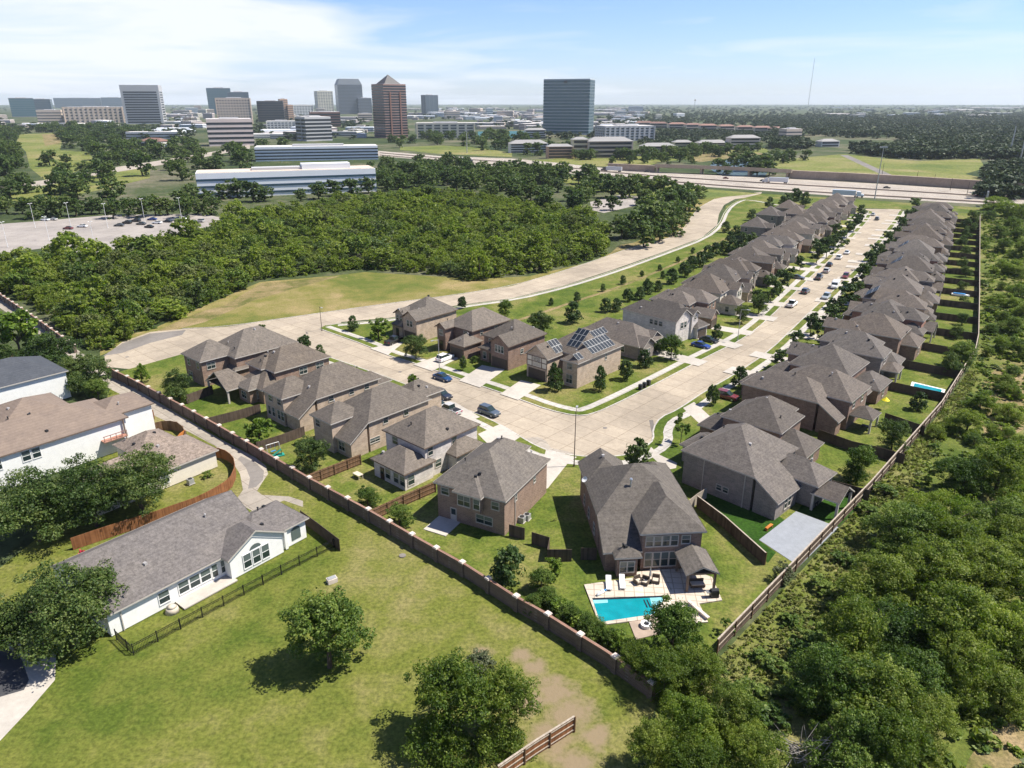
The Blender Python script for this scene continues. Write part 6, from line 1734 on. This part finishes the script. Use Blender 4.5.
def gable_block(name, label, xl, xr, yt, yb, mat, rm, floors, rot=8, k=.35, cat='apartment block', group=None, nfin=6):
    gx, gy = G((xl + xr) / 2, yb); h = height_for(gx, gy, yt); sc = depth_scale(gx, gy, h / 2); a = R(rot)
    tot = (xr - xl) / sc; w_ = tot / (math.cos(a) + k * abs(math.sin(a))); d_ = max(10, w_ * k); gy += d_ / 2
    t = thing(name, label, cat, (gx, gy, 0), a, group)
    rh = min(h * .3, d_ * .25); he = h - rh
    b = MB(); b.box(-w_ / 2, w_ / 2, -d_ / 2, d_ / 2, 0, he); b.build('wall', bm[mat], t)
    bk = blk(-w_ / 2 - .6, w_ / 2 + .6, -d_ / 2 - .6, d_ / 2 + .6, he, pitch=rh * 2 / (d_ + 1.2)); b = MB(); roof_mb(b, bk); b.build('roof', bm[rm] if rm in bm else M[rm], t)
    fh = he / floors
    wm = MB(); e = .25
    wm.box(-w_ / 2 + 1.5, w_ / 2 - 1.5, -d_ / 2 - e, -d_ / 2 + .1, 0, fh * .55)
    wm = wm.mesh('balcony_row', gl['dark'])
    for i in range(floors): link('balcony_row', wm, t, (0, 0, fh * (i + .22)))
    return t
AG = 'grey roofed apartment blocks behind the highway'
for xl, xr, yt, yb, mt, l in [(585, 633, 137, 158, 'beige', 'long apartment block with cream stair towers, in the middle below the parking deck'), (571, 588, 137, 158, 'yell', 'sand coloured apartment tower front below the glass tower'),
                              (546, 573, 144, 158.5, 'orange', 'brown apartment block with grey roof below the glass tower'), (508, 548, 140, 153, 'pale', 'pale grey roofed apartment block behind trees, toward the lake'), (640, 676, 143, 156, 'beige', 'grey roofed apartment block among trees between the longer ones'),
                              (672, 692, 140, 153, 'yell', 'sand and grey apartment block half hidden by trees'), (696, 728, 140, 150, 'beige', 'low grey roofed apartment block, one before the last row end'), (727, 760, 135, 150, 'pink', 'three storey grey roofed apartment block at the end of the row'), (524, 546, 128, 139, 'pale', 'pale small apartment block at the lake shore')]:
    gable_block('apartment_block', l, xl, xr, yt, yb, mt, 'sroof', 4, group=AG)
for i in range(9):
    x = 633 + i * 17 + rnd.uniform(-3, 3); y = 127.5 + i * .7
    gable_block('row_houses', 'red roofed terrace row, %s from the parking deck end' % ORD[i], x, x + 18, y - 6.5, y, 'beige', 'redroof', 2, rot=rnd.choice((5, -12, 18)), group='red roofed terraces beyond the flats', cat='row houses')
gable_block('clubhouse', 'low building with red tiled roof among the park trees', 137, 168, 138, 149, 'pale', 'redroof', 1, rot=-20, k=.5, cat='building')
gable_block('clubhouse', 'small red roofed pavilion beside the larger red tiled roof', 108, 116, 140, 144, 'pale', 'redroof', 1, rot=-20, k=.6, cat='building')
gable_block('villa', 'large pale house behind the green field at the wood edge', 818, 840, 139, 147, 'pale', 'sroof', 2, rot=12, k=.5, cat='house')
gable_block('villa', 'dark roofed long house behind the green field', 868, 892, 143.5, 149, 'pale', 'roof5', 1, rot=5, k=.4, cat='house')
gable_block('villa', 'small white pavilion by the path over the green field', 899, 905, 153, 158, 'white', 'sroof', 1, rot=5, k=.8, cat='house')
MG = 'mid rise blocks of the far city'
for i in range(30):
    x = rnd.choice((rnd.uniform(168, 205), rnd.uniform(256, 370), rnd.uniform(440, 540), rnd.uniform(440, 540), rnd.uniform(596, 680))); yb = rnd.uniform(112, 126); wpx = rnd.uniform(7, 18)
    tower('office_block', 'pale mid rise block in the far city behind the towers', x, x + wpx, yb - rnd.uniform(3.5, 8), yb, rnd.choice(('pale', 'bright', 'pink', 'cream', 'beige', 'steelw')), rnd.choice(('grey', 'dark', 'blue')), rnd.randrange(3, 6), rnd.uniform(.4, .8), rnd.uniform(-25, 35), .42, group=MG)
# low pale buildings of the far city: kinds copied
low = []
for i in range(5):
    b = MB(); ww, dd, hh_ = [(26, 16, 6), (40, 22, 7), (18, 14, 9), (60, 30, 8), (22, 22, 12)][i]
    b.box(-ww / 2, ww / 2, -dd / 2, dd / 2, 0, hh_, 0); b.box(-ww / 2 + .8, ww / 2 - .8, -dd / 2 + .8, dd / 2 - .8, hh_, hh_ + .5, 1)
    for z in range(1, int(hh_ / 3) + 1): b.box(-ww / 2 - .15, ww / 2 + .15, -dd / 2 - .15, dd / 2 + .15, z * 3 - 1.9, z * 3 - .6, 2)
    low.append([b.mesh('low_building', [bm[c], bm['groof'] if c != 'white' else bm['white'], gl['grey']]) for c in ('pale', 'white', 'pink', 'beige')])
KEEP = [[(118, 80), (166, 80), (166, 127), (118, 127)], [(195, 95), (256, 95), (256, 150), (195, 150)], [(368, 80), (412, 80), (412, 142), (368, 142)], [(540, 75), (598, 75), (598, 137), (540, 137)], [(410, 120), (478, 120), (478, 141), (410, 141)],
        [(474, 130), (528, 130), (528, 140), (474, 140)], [(8, 95), (125, 95), (125, 126), (8, 126)], [(330, 75), (374, 75), (374, 117), (330, 117)]]
n = 0
while n < 295:
    zone = rnd.random()
    if zone < .60: x, y = rnd.uniform(405, 640), 108 + 23 * rnd.random() ** .8
    elif zone < .86: x, y = rnd.uniform(160, 410), rnd.uniform(108, 139)
    elif zone < .93: x, y = rnd.uniform(830, 1024), rnd.uniform(108, 119)
    else: x, y = rnd.uniform(-30, 120), rnd.uniform(118, 130)
    if any(inside((x, y), k) for k in KEEP): continue
    n += 1
    s = rnd.uniform(.8, 1.5) * (1.0 + max(0, 120 - y) * .16)
    o_ = link('low_building', rnd.choice(low[rnd.randrange(5)]), None, (*G(x, y), 0), rnd.uniform(-.5, .5), (s, s, min(1.4, s) * .8))
    tag(o_, 'low pale flat roofed building in the far city', 'building', 'low buildings of the far city')

# ------------------------------------------------------------------ trees: near ones one by one
T = tree_px
T('elm', 325, 627, 90, 1.0, 'bushy green tree standing alone on the open lawn', z=0)
T('wild', 448, 700, 100, .95, 'dark oak on the open lawn, larger of the pair by the bare soil', z=0)
T('wild', 503, 703, 80, 1.0, 'dark oak on the open lawn, nearer the bare soil of the pair', z=0)
T('pale', 480, 664, 44, .7, 'thin greyish shrub behind the pair of lawn oaks', z=0, name='shrub', cat='shrub')
T('live', 30, 500, 98, .85, 'big dark oak beside the tan roofed house, at the photo edge', z=0)
T('live', 88, 487, 84, .95, 'big dark oak in the middle of the group before the white house', z=0)
T('live', 136, 478, 76, .95, 'big dark oak beside the cream bungalow wall', z=0)
T('live', 64, 600, 112, .90, 'broad oak spreading over the white bungalow roof end', z=0)
T('live', 8, 622, 84, .85, 'oak shading the drive at the lower corner by the bungalow', z=0)
T('lime', 15, 333, 60, .95, 'yellow green tree beside the slate roofed house', z=0)
T('oak', 52, 350, 58, .7, 'tree between slate roof and alley, nearer the yellow green one', z=0)
T('oak', 88, 370, 44, 1.0, 'tree at the alley beside the tan roof end', z=0)
T('oak', 72, 362, 40, .75, 'dark bushy tree between the two others along the alley', z=0); T('elm', 96, 388, 26, .9, 'bushy tree at the tan roof corner by the alley', z=0)
T('oak', 12, 352, 40, .9, 'dark tree under the yellow green tree by the slate roof', z=0)
T('shrub', 207, 473, 13, .7, 'low green shrub by the cream bungalow wall', z=0, name='shrub', cat='shrub')
T('lime', 140, 371, 17, 1.35, 'small two toned tree at the far end of the alley wall')
T('oak', 177, 383, 33, 1.05, 'round dark tree in the farthest yard by the alley wall')
T('lime', 258, 429, 32, .95, 'light green tree in the yard of the long sloped roof')
T('oak', 310, 452, 37, 1.0, 'round dark tree in the yard of the tan brick houses')
T('elm', 367, 495, 26, .85, 'small round tree by the wall on the whitewashed house lawn')
T('elm', 399, 513, 29, .85, 'round tree against the wall and the brown board fence')
T('young', 508, 563, 38, 1.25, 'young tree on the lawn of the dark brick house by the wall')
T('lime', 413, 383, 17, 1.3, 'light green street tree in front of the tan brick house')
for (x, y, w_, l) in [(157.5, 341, 0, ''), (304, 342, 16, 'dark shrub tree at the kerb beyond the second house'), (320, 350, 12, 'small dark tree at the kerb next to the shrub tree'), (262, 330.5, 14, 'dark bush over the far house roof edge at the collector road')]:
    if l: T('young', x, y, w_, 1.1, l)
T('young', 353, 322, 13, 1.2, 'small tree on the corner lawn, nearest the lamp'); T('lime', 378, 326, 24, 1.0, 'bushy tree on the corner lawn beside the corner house')
T('oak', 415.5, 345, 27, .95, 'round dark tree between the first two driveways'); T('young', 463, 362, 8, 2.0, 'slim dark cypress on the lawn by the white car'); T('shrub', 475, 358, 10, .8, 'dark shrubs by the low garage wing', name='shrub', cat='shrub')
T('young', 462, 301.5, 10, 1.3, 'small tree behind the corner house at the collector road'); T('elm', 505, 307, 16, 1.2, 'green tree behind the gabled house at the collector road')
T('young', 555, 375, 18, 1.7, 'young street tree in front of the half timbered gable'); T('young', 600, 377, 15, 1.8, 'young street tree in the middle of the corner lawn'); T('young', 626, 368, 16, 1.4, 'young street tree by the side wall of the corner house')
T('oak', 540, 322, 28, .95, 'dark tree behind the solar roofed house'); T('young', 645, 357, 16, 1.2, 'small tree before the one storey house gable')
T('elm', 672, 345, 24, 1.15, 'light green tree in front of the white stone house, nearer the street corner'); T('oak', 660, 343, 16, 1.2, 'dark tree close to the one storey house front')
T('young', 717, 331, 12, 1.4, 'young tree on the lawn of the white stone house'); T('oak', 743, 313, 16, 1.2, 'dark street tree beside the grey lamp on the verge'); T('oak', 760, 302, 20, 1.1, 'dark street tree next along the pale fronted row')
T('young', 638, 452, 26, 1.35, 'leafy young street tree at the curve behind the pool house'); T('sparse', 682, 427, 22, 1.5, 'sparse young tree in the verge of the grey brown house')
T('young', 713, 393, 14, 1.6, 'slim young tree by the dark red car'); T('young', 740, 375, 18, 1.25, 'street tree by the front of the second fence side house')
T('elm', 860, 461, 34, 1.2, 'dark tree on the bright lawn'); T('oak', 895, 433, 33, 1.05, 'dark tree in the yard beyond the bright lawn'); T('elm', 963, 352, 32, .9, 'pale flowering tree at the bend of the board fence')
T('oak', 953, 362, 24, 1.05, 'dark tree behind the small pool yard at the fence bend'); T('young', 920, 400, 18, 1.1, 'dark tree over the small pool corner'); T('pale', 784, 570, 26, .85, 'greyish shrub at the corner of the sports court', name='shrub', cat='shrub')
T('sparse', 727, 625, 20, .9, 'thin green shrub on the pool lawn', name='shrub', cat='shrub')
# hedge along the wall behind the pool
HG = 'leafy shrubs along the wall by the pool yard'
HL = [(541, 578, 'elm', 28, 'shrub by the fence corner in the wall hedge'), (554, 566, 'lime', 24, 'light shrub against the dark fence panel at the hedge end'), (533, 602, 'elm', 24, 'dark shrub of the hedge closest to the dark brick house lawn'), (547, 596, 'elm', 26, 'shrub of the hedge beside the fence corner shrub, nearer the wall')]
for x, y, kd, w_, l in HL: T(kd, x, y, w_, .95, l, HG, 'shrub', cat='shrub')
for i in range(13):
    f = i / 12
    T('lime' if i % 3 == 1 else 'elm', 552 + 84 * f + rnd.uniform(-2, 2), 602 + 50 * f + rnd.uniform(-3, 2), rnd.uniform(23, 30), rnd.uniform(.8, 1.05), 'leafy green shrub in the hedge along the brick wall below the pool', HG, 'shrub', cat='shrub')
T('elm', 674, 626, 62, 1.15, 'tall leafy tree between the pool deck and the wall'); T('wild', 640, 655, 44, .9, 'green tree overhanging the end of the brick wall'); T('wild', 668, 672, 60, .9, 'wide green tree at the end of the brick wall'); T('wild', 704, 668, 54, .9, 'green tree at the near end of the board fence')
T('elm', 24, 420, 0.1, 1, 'x') if False else None

# street trees of the long street and the greenbelt, one label per set of look-alikes
SG = 'round street trees on the fence side verge of the long street'
for (x, y, w_) in [(782, 356, 22), (797, 340, 20), (812, 322, 22), (818, 330, 16), (830, 313, 26), (846, 293, 28), (858, 291, 20), (863, 274, 22), (872, 258, 20), (880, 250, 20), (888, 240, 18), (896, 232, 16), (903, 223, 16), (910, 214, 16), (915, 207, 18), (838, 322, 14), (805, 348, 14), (870, 268, 14), (886, 247, 14), (842, 303, 16)]:
    T('lollipop', x, y, w_, 1.05, 'round green street tree on the fence side verge of the long street', SG, 'street_tree')
VG2 = 'street trees on the pale fronted side of the long street'
for (x, y, w_) in [(772, 288, 24), (782, 280, 22), (757, 297, 16), (768, 279, 14), (801, 262, 14), (818, 252, 20), (828, 246, 20), (834, 240, 16), (842, 236, 18), (848, 228, 16), (855, 222, 16), (861, 214, 12), (837, 230, 14), (790, 272, 14), (815, 244, 14), (862, 208, 10)]:
    T('lollipop', x, y, w_, 1.05, 'dark green street tree in front of the pale fronted houses', VG2, 'street_tree')
BG = 'young trees on the greenbelt by the collector road'
for (x, y, w_) in [(551, 301, 6), (577, 296, 8), (603, 287, 6), (623, 279, 7), (642, 273, 5), (660, 267, 5), (663, 274, 6), (678, 259, 5), (693, 250, 5)]:
    T('young', x, y, w_, 1.35, 'small young tree on the open strip beside the collector road', BG, 'young_tree')
YG = 'dark trees along the backs of the pale fronted houses'
for (x, y, w_) in [(574, 311, 19), (606, 304, 13), (616, 304, 12), (628, 294, 12), (640, 292, 12), (648, 285, 14), (658, 285, 10), (672, 275, 14), (685, 268, 14), (692, 262, 14), (700, 258, 14), (708, 252, 14), (716, 248, 12), (724, 246, 12), (733, 246, 14), (742, 240, 16), (730, 236, 10), (726, 226, 10), (736, 230, 10), (746, 228, 12), (752, 238, 12), (740, 250, 12), (752, 214, 10), (786, 200, 14), (796, 195, 14), (806, 198, 12), (770, 202, 10)]:
    T('young', x, y, w_, 1.15, 'dark garden tree behind the pale fronted row', YG, 'garden_tree')
BY = 'trees in the backyards along the board fence'
for (x, y, w_) in [(957, 330, 15), (963, 318, 12), (965, 300, 12), (962, 286, 12), (967, 270, 12), (963, 262, 12), (966, 250, 12), (962, 240, 13), (967, 233, 12), (972, 226, 12), (966, 222, 12), (974, 216, 14)]:
    T('oak', x, y, w_, 1.05, 'dark tree in a narrow backyard along the board fence', BY, 'garden_tree')

# scrub and wood on the fence's outer side: nearest and largest singly
WG = 'wild trees of the wood at the lower edge'
k = 0
WP = [(735, 712, 70), (690, 715, 70), (655, 745, 60), (700, 760, 70), (755, 756, 60), (852, 738, 80), (895, 745, 80), (930, 715, 66), (880, 690, 90), (835, 672, 80), (915, 672, 84), (965, 668, 84), (1005, 690, 60), (860, 630, 84), (905, 620, 90), (950, 618, 90), (1000, 620, 90), (838, 596, 70), (880, 575, 80), (930, 565, 84), (985, 565, 80), (1022, 560, 64), (868, 545, 60), (905, 525, 66), (950, 515, 70), (995, 510, 72), (1024, 500, 56), (900, 492, 48), (930, 478, 54), (965, 470, 56), (1003, 465, 60), (1022, 450, 40), (922, 455, 38), (945, 440, 40), (935, 500, 60), (780, 700, 0), (770, 680, 0), (1020, 645, 60), (815, 700, 46), (1030, 600, 60), (985, 640, 60), (940, 650, 60), (965, 540, 60), (890, 650, 60), (1015, 530, 50), (745, 735, 46)]
def fence_gap(p):
    best = 1e9
    for (ax, ay), (bx, by) in zip(FENCE, FENCE[1:]):
        dx, dy = bx - ax, by - ay; t_ = max(0, min(1, ((p[0] - ax) * dx + (p[1] - ay) * dy) / (dx * dx + dy * dy)))
        best = min(best, math.hypot(p[0] - ax - dx * t_, p[1] - ay - dy * t_))
    return best
for (x, y, w_) in WP:
    if w_ and not (y < 700 and x > 720 and fence_gap(G(x, y, 3)) < 3.5 + .45 * w_ / depth_scale(*G(x, y, 3))):
        T(rnd.choice(('wild', 'wild', 'wildf', 'wilde')), x + rnd.uniform(-4, 4), y + rnd.uniform(-4, 4), w_ * rnd.uniform(.9, 1.08), rnd.uniform(.8, 1.05), 'wild green tree in the wood outside the board fence', WG, 'wild_tree', z=0)
SCR = 'scrub bushes on the slope outside the board fence'
for (x, y, w_) in [(968, 424, 36), (982, 402, 30), (1004, 384, 26), (1018, 392, 20), (1000, 345, 22), (992, 328, 16), (1012, 326, 24), (1020, 350, 24), (1008, 300, 22), (1020, 290, 22), (990, 300, 12), (996, 270, 14), (1012, 266, 26), (1022, 250, 24), (1004, 246, 20), (1000, 232, 18), (1014, 226, 22), (1022, 212, 22), (1008, 208, 24), (990, 215, 16), (995, 203, 22), (1018, 235, 20), (985, 245, 10), (1024, 310, 20), (1015, 342, 18), (988, 352, 14), (975, 440, 18), (1016, 370, 16), (1004, 316, 14), (984, 282, 10), (1002, 286, 12), (1018, 272, 16), (950, 425, 22), (936, 432, 20), (1010, 412, 30), (1000, 430, 26)]:
    T(rnd.choice(('wild', 'wildf', 'wilde')), x, y, w_, .75, 'green scrub bush on the slope outside the board fence', SCR, 'scrub_bush', z=0, cat='bush', zc=.45)
for (x, y, w_) in [(760, 655, 26), (790, 620, 26), (820, 585, 30), (845, 560, 30), (775, 665, 30), (800, 650, 34), (752, 690, 34), (735, 690, 26), (868, 510, 26), (885, 490, 26), (815, 640, 40), (790, 690, 40), (770, 715, 40)]:
    T('shrub', x, y, w_, .5, 'low leafy bush in the long grass outside the board fence', 'low bushes in the long grass', 'low_bush', z=0, cat='bush', zc=.4)
LGP = px([(718, 660), (800, 574), (868, 496), (935, 420), (968, 372), (978, 372), (945, 428), (898, 500), (852, 566), (808, 640), (770, 690), (725, 685)])
UP = px([(720, 665), (805, 575), (875, 497), (945, 415), (980, 360), (982, 216), (1060, 214), (1200, 420), (1200, 780), (700, 900), (660, 700)])
ux = [p[0] for p in UP]; uy = [p[1] for p in UP]
sp = []
while len(sp) < 4200:
    p = (rnd.uniform(min(ux), max(ux)), rnd.uniform(min(uy), max(uy)))
    if inside(p, UP) and not inside(p, LGP) and rnd.random() < (1.0 if p[1] < 200 else .6):
        s = rnd.uniform(.6, 2.2) * (1.5 if p[1] > 150 and rnd.random() < .3 else 1); sp.append((p[0], p[1], s, s * rnd.uniform(.3, .7)))
merge_trees('undergrowth', sp, 'tuft', 'tangled green undergrowth on the slope outside the board fence', 'undergrowth', species=[0, 5, 0, 4, 2])
LG = px([(718, 660), (800, 574), (868, 496), (935, 420), (968, 372), (982, 372), (950, 428), (905, 500), (862, 566), (818, 640), (775, 700), (725, 690)])
lx = [p[0] for p in LG]; ly = [p[1] for p in LG]
sp = []
while len(sp) < 2600:
    p = (rnd.uniform(min(lx), max(lx)), rnd.uniform(min(ly), max(ly)))
    if inside(p, LG): s = rnd.uniform(.3, .7); sp.append((p[0], p[1], s, s * rnd.uniform(.5, 1.0)))
merge_trees('long_grass', sp, 'tuft', 'long yellow green grass between the board fence and the wild trees', 'grass', species=[6, 6, 5, 6])
t = thing('dead_branches', 'bare grey dead branches among the wild trees at the lower edge', 'branches', (*G(806, 750, 1.5), 0))
b = MB()
for i in range(70):
    a = rnd.uniform(0, 6.28); r_ = rnd.uniform(.5, 3.2); z0_ = rnd.uniform(.2, 2)
    p = (rnd.uniform(-1.2, 1.2), rnd.uniform(-1, 1), z0_); q = (p[0] + math.cos(a) * r_, p[1] + math.sin(a) * r_ * .7, z0_ + rnd.uniform(.3, 2.2)); b.tube(p, q, .045, .012, 4)
b.build('branches', plain('dead_wood', (.30, .27, .24), .9), t)
T('shrub', 84, 728 - 576 + 576, 0.01, 1, 'x') if False else None
T('shrub', 86, 541.5, 14, .8, 'crimson flowering shrub at the roof corner of the white bungalow', z=0, name='shrub', cat='shrub') if False else None
e = thing('flowering_shrub', 'crimson flowering shrub between the oaks and the bungalow roof', 'shrub', (*G(85, 556, .8), 0)); e.scale = (2.2, 2.2, 1.8)
link('foliage', np_mesh('foliage', leaf_cloud(5, 500, .12, 'bush', 18, .2, 0), np.arange(2000).reshape(-1, 4), [M['redp']]), e)

# the woodland between parking lot and collector road: a mass nobody could count, with edge trees of its own
WOOD = [(-60, 268), (0, 274), (60, 260), (112, 263), (172, 247), (215, 233), (250, 222), (330, 207), (420, 196), (480, 200), (560, 215), (598, 228), (608, 243), (596, 258), (545, 270), (470, 280), (430, 274), (365, 268), (330, 272), (262, 280), (190, 311), (150, 328), (104, 349), (82, 342), (52, 316), (-6, 284), (-70, 254)]
wp = px(WOOD)
xs = [p[0] for p in wp]; ys = [p[1] for p in wp]
spots = []
cell = {}
tries = 0
while tries < 90000 and len(spots) < 1500:
    tries += 1
    p = (rnd.uniform(min(xs), max(xs)), rnd.uniform(min(ys), max(ys)))
    if not inside(p, wp): continue
    wd = rnd.choice((3.5, 4.5, 5.5, 6.5, 7.5, 9.0, 11.5))
    c = (int(p[0] // 8), int(p[1] // 8))
    if any(math.hypot(q[0] - p[0], q[1] - p[1]) < .36 * (wd + q[2]) for dx in (-1, 0, 1) for dy in (-1, 0, 1) for q in cell.get((c[0] + dx, c[1] + dy), [])): continue
    cell.setdefault(c, []).append((p[0], p[1], wd))
    spots.append((p[0], p[1], wd * 1.12, 2.2 + wd * .6 * rnd.choice((.5, .8, 1.0, 1.15, 1.5))))
def deep(p):
    return all(inside((p[0] + a, p[1] + b_), wp) for a, b_ in ((0, -9), (7, -6), (-7, -6), (0, 7)))
merge_trees('woodland', spots, 'wood', 'broad green woodland between the parking lot and the collector road', 'woodland', species=[0, 5, 2, 0, 5, 4, 0, 3], cull=deep)
EG = 'bushes along the lower edge of the woodland'
for i in range(46):
    a, c = [(WOOD[j], WOOD[j + 1]) for j in range(12, 22)][rnd.randrange(10)]
    f = rnd.random(); x, y = G(a[0] + (c[0] - a[0]) * f, a[1] + (c[1] - a[1]) * f)
    s = rnd.uniform(2.5, 4.5)
    tree('mids', x + rnd.uniform(-1, 1), y + rnd.uniform(-1.5, 1.5), s, s * .7, 'green bush at the grassy edge of the woodland', EG, 'edge_bush', 0, 'bush')
PKG = 'park trees around the parking lot and the boulevard'
def scatter(poly, n, kind, w0, w1, label, group, avoid=(), name='park_tree', ratio=(.7, .95), mind=.5):
    P = px(poly); xs_ = [p[0] for p in P]; ys_ = [p[1] for p in P]
    av = [px(q) for q in avoid]
    got = []; tr = 0
    while len(got) < n and tr < n * 80:
        tr += 1
        p = (rnd.uniform(min(xs_), max(xs_)), rnd.uniform(min(ys_), max(ys_)))
        if not inside(p, P) or any(inside(p, q) for q in av): continue
        w_ = rnd.uniform(w0, w1)
        if any(math.hypot(p[0] - q[0], p[1] - q[1]) < mind * (w_ + q[2]) / 2 for q in got): continue
        got.append((p[0], p[1], w_)); tree(kind, p[0], p[1], w_, w_ * rnd.uniform(*ratio), label, group, name, 0)
for (x, y, w_) in [(222, 190, 20), (236, 187, 24), (252, 190, 26), (264, 193, 18), (300, 194, 16), (318, 189, 22), (334, 187, 20), (352, 186, 22), (368, 184, 20), (206, 196, 20), (190, 192, 22), (180, 198, 22)]:
    T('mid', x, y, w_, .8, 'dark oak in front of the long white office', 'dark oaks before the white office', 'oak_tree', z=0)
for i in range(17):
    x = -8 + i * 13.5 + rnd.uniform(-3, 3); T('mid', x, 206 - abs(x - 90) * .01 + rnd.uniform(-1.5, 1.5), rnd.uniform(18, 26), .85, 'dark park oak in the line behind the parking lot', 'dark oaks lining the parking lot', z=0)
BLV = [(-60, 194), (0, 186), (60, 178), (110, 168), (150, 162), (200, 154), (250, 145), (250, 149), (205, 158), (150, 168), (100, 175), (60, 184), (0, 193), (-60, 201)]
F1_ = [(16, 142), (20, 134), (55, 133), (62, 141), (60, 150), (88, 152), (96, 162), (75, 172), (45, 180), (30, 168)]
OFF1 = [(196, 175), (376, 175), (376, 200), (196, 200)]; OFF2 = [(250, 150), (378, 150), (378, 162), (250, 162)]
PARKL = [(-90, 228), (0, 215), (110, 207), (226, 209), (205, 229), (110, 252), (88, 258), (0, 256), (-90, 262)]
scatter([(-60, 140), (60, 128), (130, 130), (200, 148), (300, 150), (200, 205), (100, 208), (-60, 215)], 250, 'mid', 12, 21, 'dark round park tree beyond the parking lot', PKG, (BLV, F1_, OFF1, OFF2, PARKL, [(128, 136), (172, 136), (172, 150), (128, 150)]))
for (x, y, w_) in [(48, 157, 22), (65, 158, 14), (98, 150, 24), (57, 172, 14), (70, 141, 18), (84, 167, 20)]:
    T('mid', x, y, w_, .7, 'dark tree on the sunlit park lawn', 'trees on the sunlit park lawn', z=0)
scatter([(370, 172), (440, 166), (500, 172), (590, 180), (606, 190), (590, 205), (600, 214), (560, 214), (480, 198), (420, 188), (372, 198)], 110, 'mid', 10, 16, 'dark oak between the woodland and the highway', 'dark oaks behind the woodland', ([(586, 198), (640, 188), (660, 196), (645, 206), (605, 216)],), name='oak_tree')
for (x, y, w_) in [(612, 186, 20), (626, 190, 14), (630, 184, 22), (652, 186, 22), (644, 196, 16), (613, 202, 14), (598, 203, 8), (655, 205, 24), (668, 200, 24), (680, 195, 22), (690, 190, 16), (636, 222, 26), (652, 214, 30), (668, 214, 26), (680, 210, 22), (622, 226, 22), (645, 232, 26), (690, 200, 18), (620, 182, 16), (640, 182, 18), (664, 186, 20), (700, 191, 12), (594, 180, 20), (585, 190, 18), (675, 225, 18), (660, 230, 20)]:
    T('mid', x, y, w_ * 1.3, .8, 'dark oak by the small car park beside the collector road', 'dark oaks by the small car park', z=0)
scatter([(378, 140), (400, 137), (470, 137), (545, 138), (545, 157), (480, 151), (440, 145), (400, 148)], 60, 'mid', 12, 20, 'dark tree in the belt before the pyramid tower', 'trees in the belt below the towers', (), name='belt_tree')
scatter([(545, 148), (620, 156), (700, 151), (760, 149), (760, 156), (700, 158), (640, 161), (560, 160)], 75, 'mid', 10, 15, 'dark tree before the grey roofed apartment blocks', 'trees before the apartment blocks', ([(585, 137), (633, 137), (633, 158), (585, 158)],), name='belt_tree')
for (x, y, w_) in [(612, 160, 9), (630, 159, 9), (645, 158, 10), (662, 157, 10), (680, 156, 12), (668, 160, 9), (692, 159, 9)]:
    T('mid', x, y, w_, .9, 'dark tree on the strip along the highway ramp', 'trees on the highway ramp strip', z=0)
for (x, y, w_) in [(720, 164, 18), (735, 159, 20), (750, 160, 26), (764, 161, 24), (758, 167, 20), (770, 167, 20), (727, 168, 14), (775, 154, 16), (790, 154, 16), (806, 154, 14), (783, 157, 14)]:
    T('mid', x, y, w_, .75, 'dark tree massed by the pond and the overpass', 'trees by the pond', z=0)
# far woods to the horizon
def far_spots(n, y0, y1, x0, x1, avoid, w0, w1, pw=1.0):
    out = []
    while len(out) < n:
        x, y = rnd.uniform(x0, x1), y0 + (y1 - y0) * rnd.random() ** pw
        if any(inside((x, y), q) for q in avoid): continue
        g = G(x, y)
        s = rnd.uniform(w0, w1) * max(1.0, (118 - y) * .16)
        out.append((g[0], g[1], s * rnd.uniform(.8, 1.5), min(16, s) * rnd.uniform(.55, .85)))
    return out
GF = [(762, 172), (772, 159), (845, 153), (880, 157), (920, 160), (985, 158), (985, 170), (1010, 186), (985, 192), (860, 180)]
sp = far_spots(2300, 116, 160, 770, 1100, [GF, [(760, 150), (850, 150), (905, 186), (760, 180)], [(800, 136), (900, 140), (900, 150), (810, 150)]], 12, 20)
sp += far_spots(420, 118, 137, 600, 790, [[(632, 119), (785, 124), (785, 135), (632, 129)], [(596, 126), (656, 126), (656, 141), (596, 141)]], 8, 12) + far_spots(160, 135, 146, 640, 770, [], 8, 12) + far_spots(260, 168, 200, 985, 1120, [], 10, 16) + far_spots(1900, 105, 127, 600, 1100, [], 13, 22) + far_spots(800, 105, 140, -60, 600, KEEP + [F1_], 11, 18) + far_spots(250, 104, 112, -60, 1100, [], 14, 24)
merge_trees('far_woods', sp, 'dist', 'dark woods of the plain running to the horizon', 'woodland')

# ------------------------------------------------------------------ haze
b = MB(); b.box(-19000, 19000, -1500, 18700, -1, 190)
hm = D.materials.new('haze'); hm.use_nodes = True
hm.node_tree.nodes.clear()
pv_ = hm.node_tree.nodes.new('ShaderNodeVolumePrincipled'); ho = hm.node_tree.nodes.new('ShaderNodeOutputMaterial')
pv_.inputs['Color'].default_value = (.80, .90, 1.0, 1)
pv_.inputs['Density'].default_value = .000045
pv_.inputs['Anisotropy'].default_value = .2
hm.node_tree.links.new(pv_.outputs[0], ho.inputs['Volume'])
tag(b.build('haze', hm), kind='stuff')
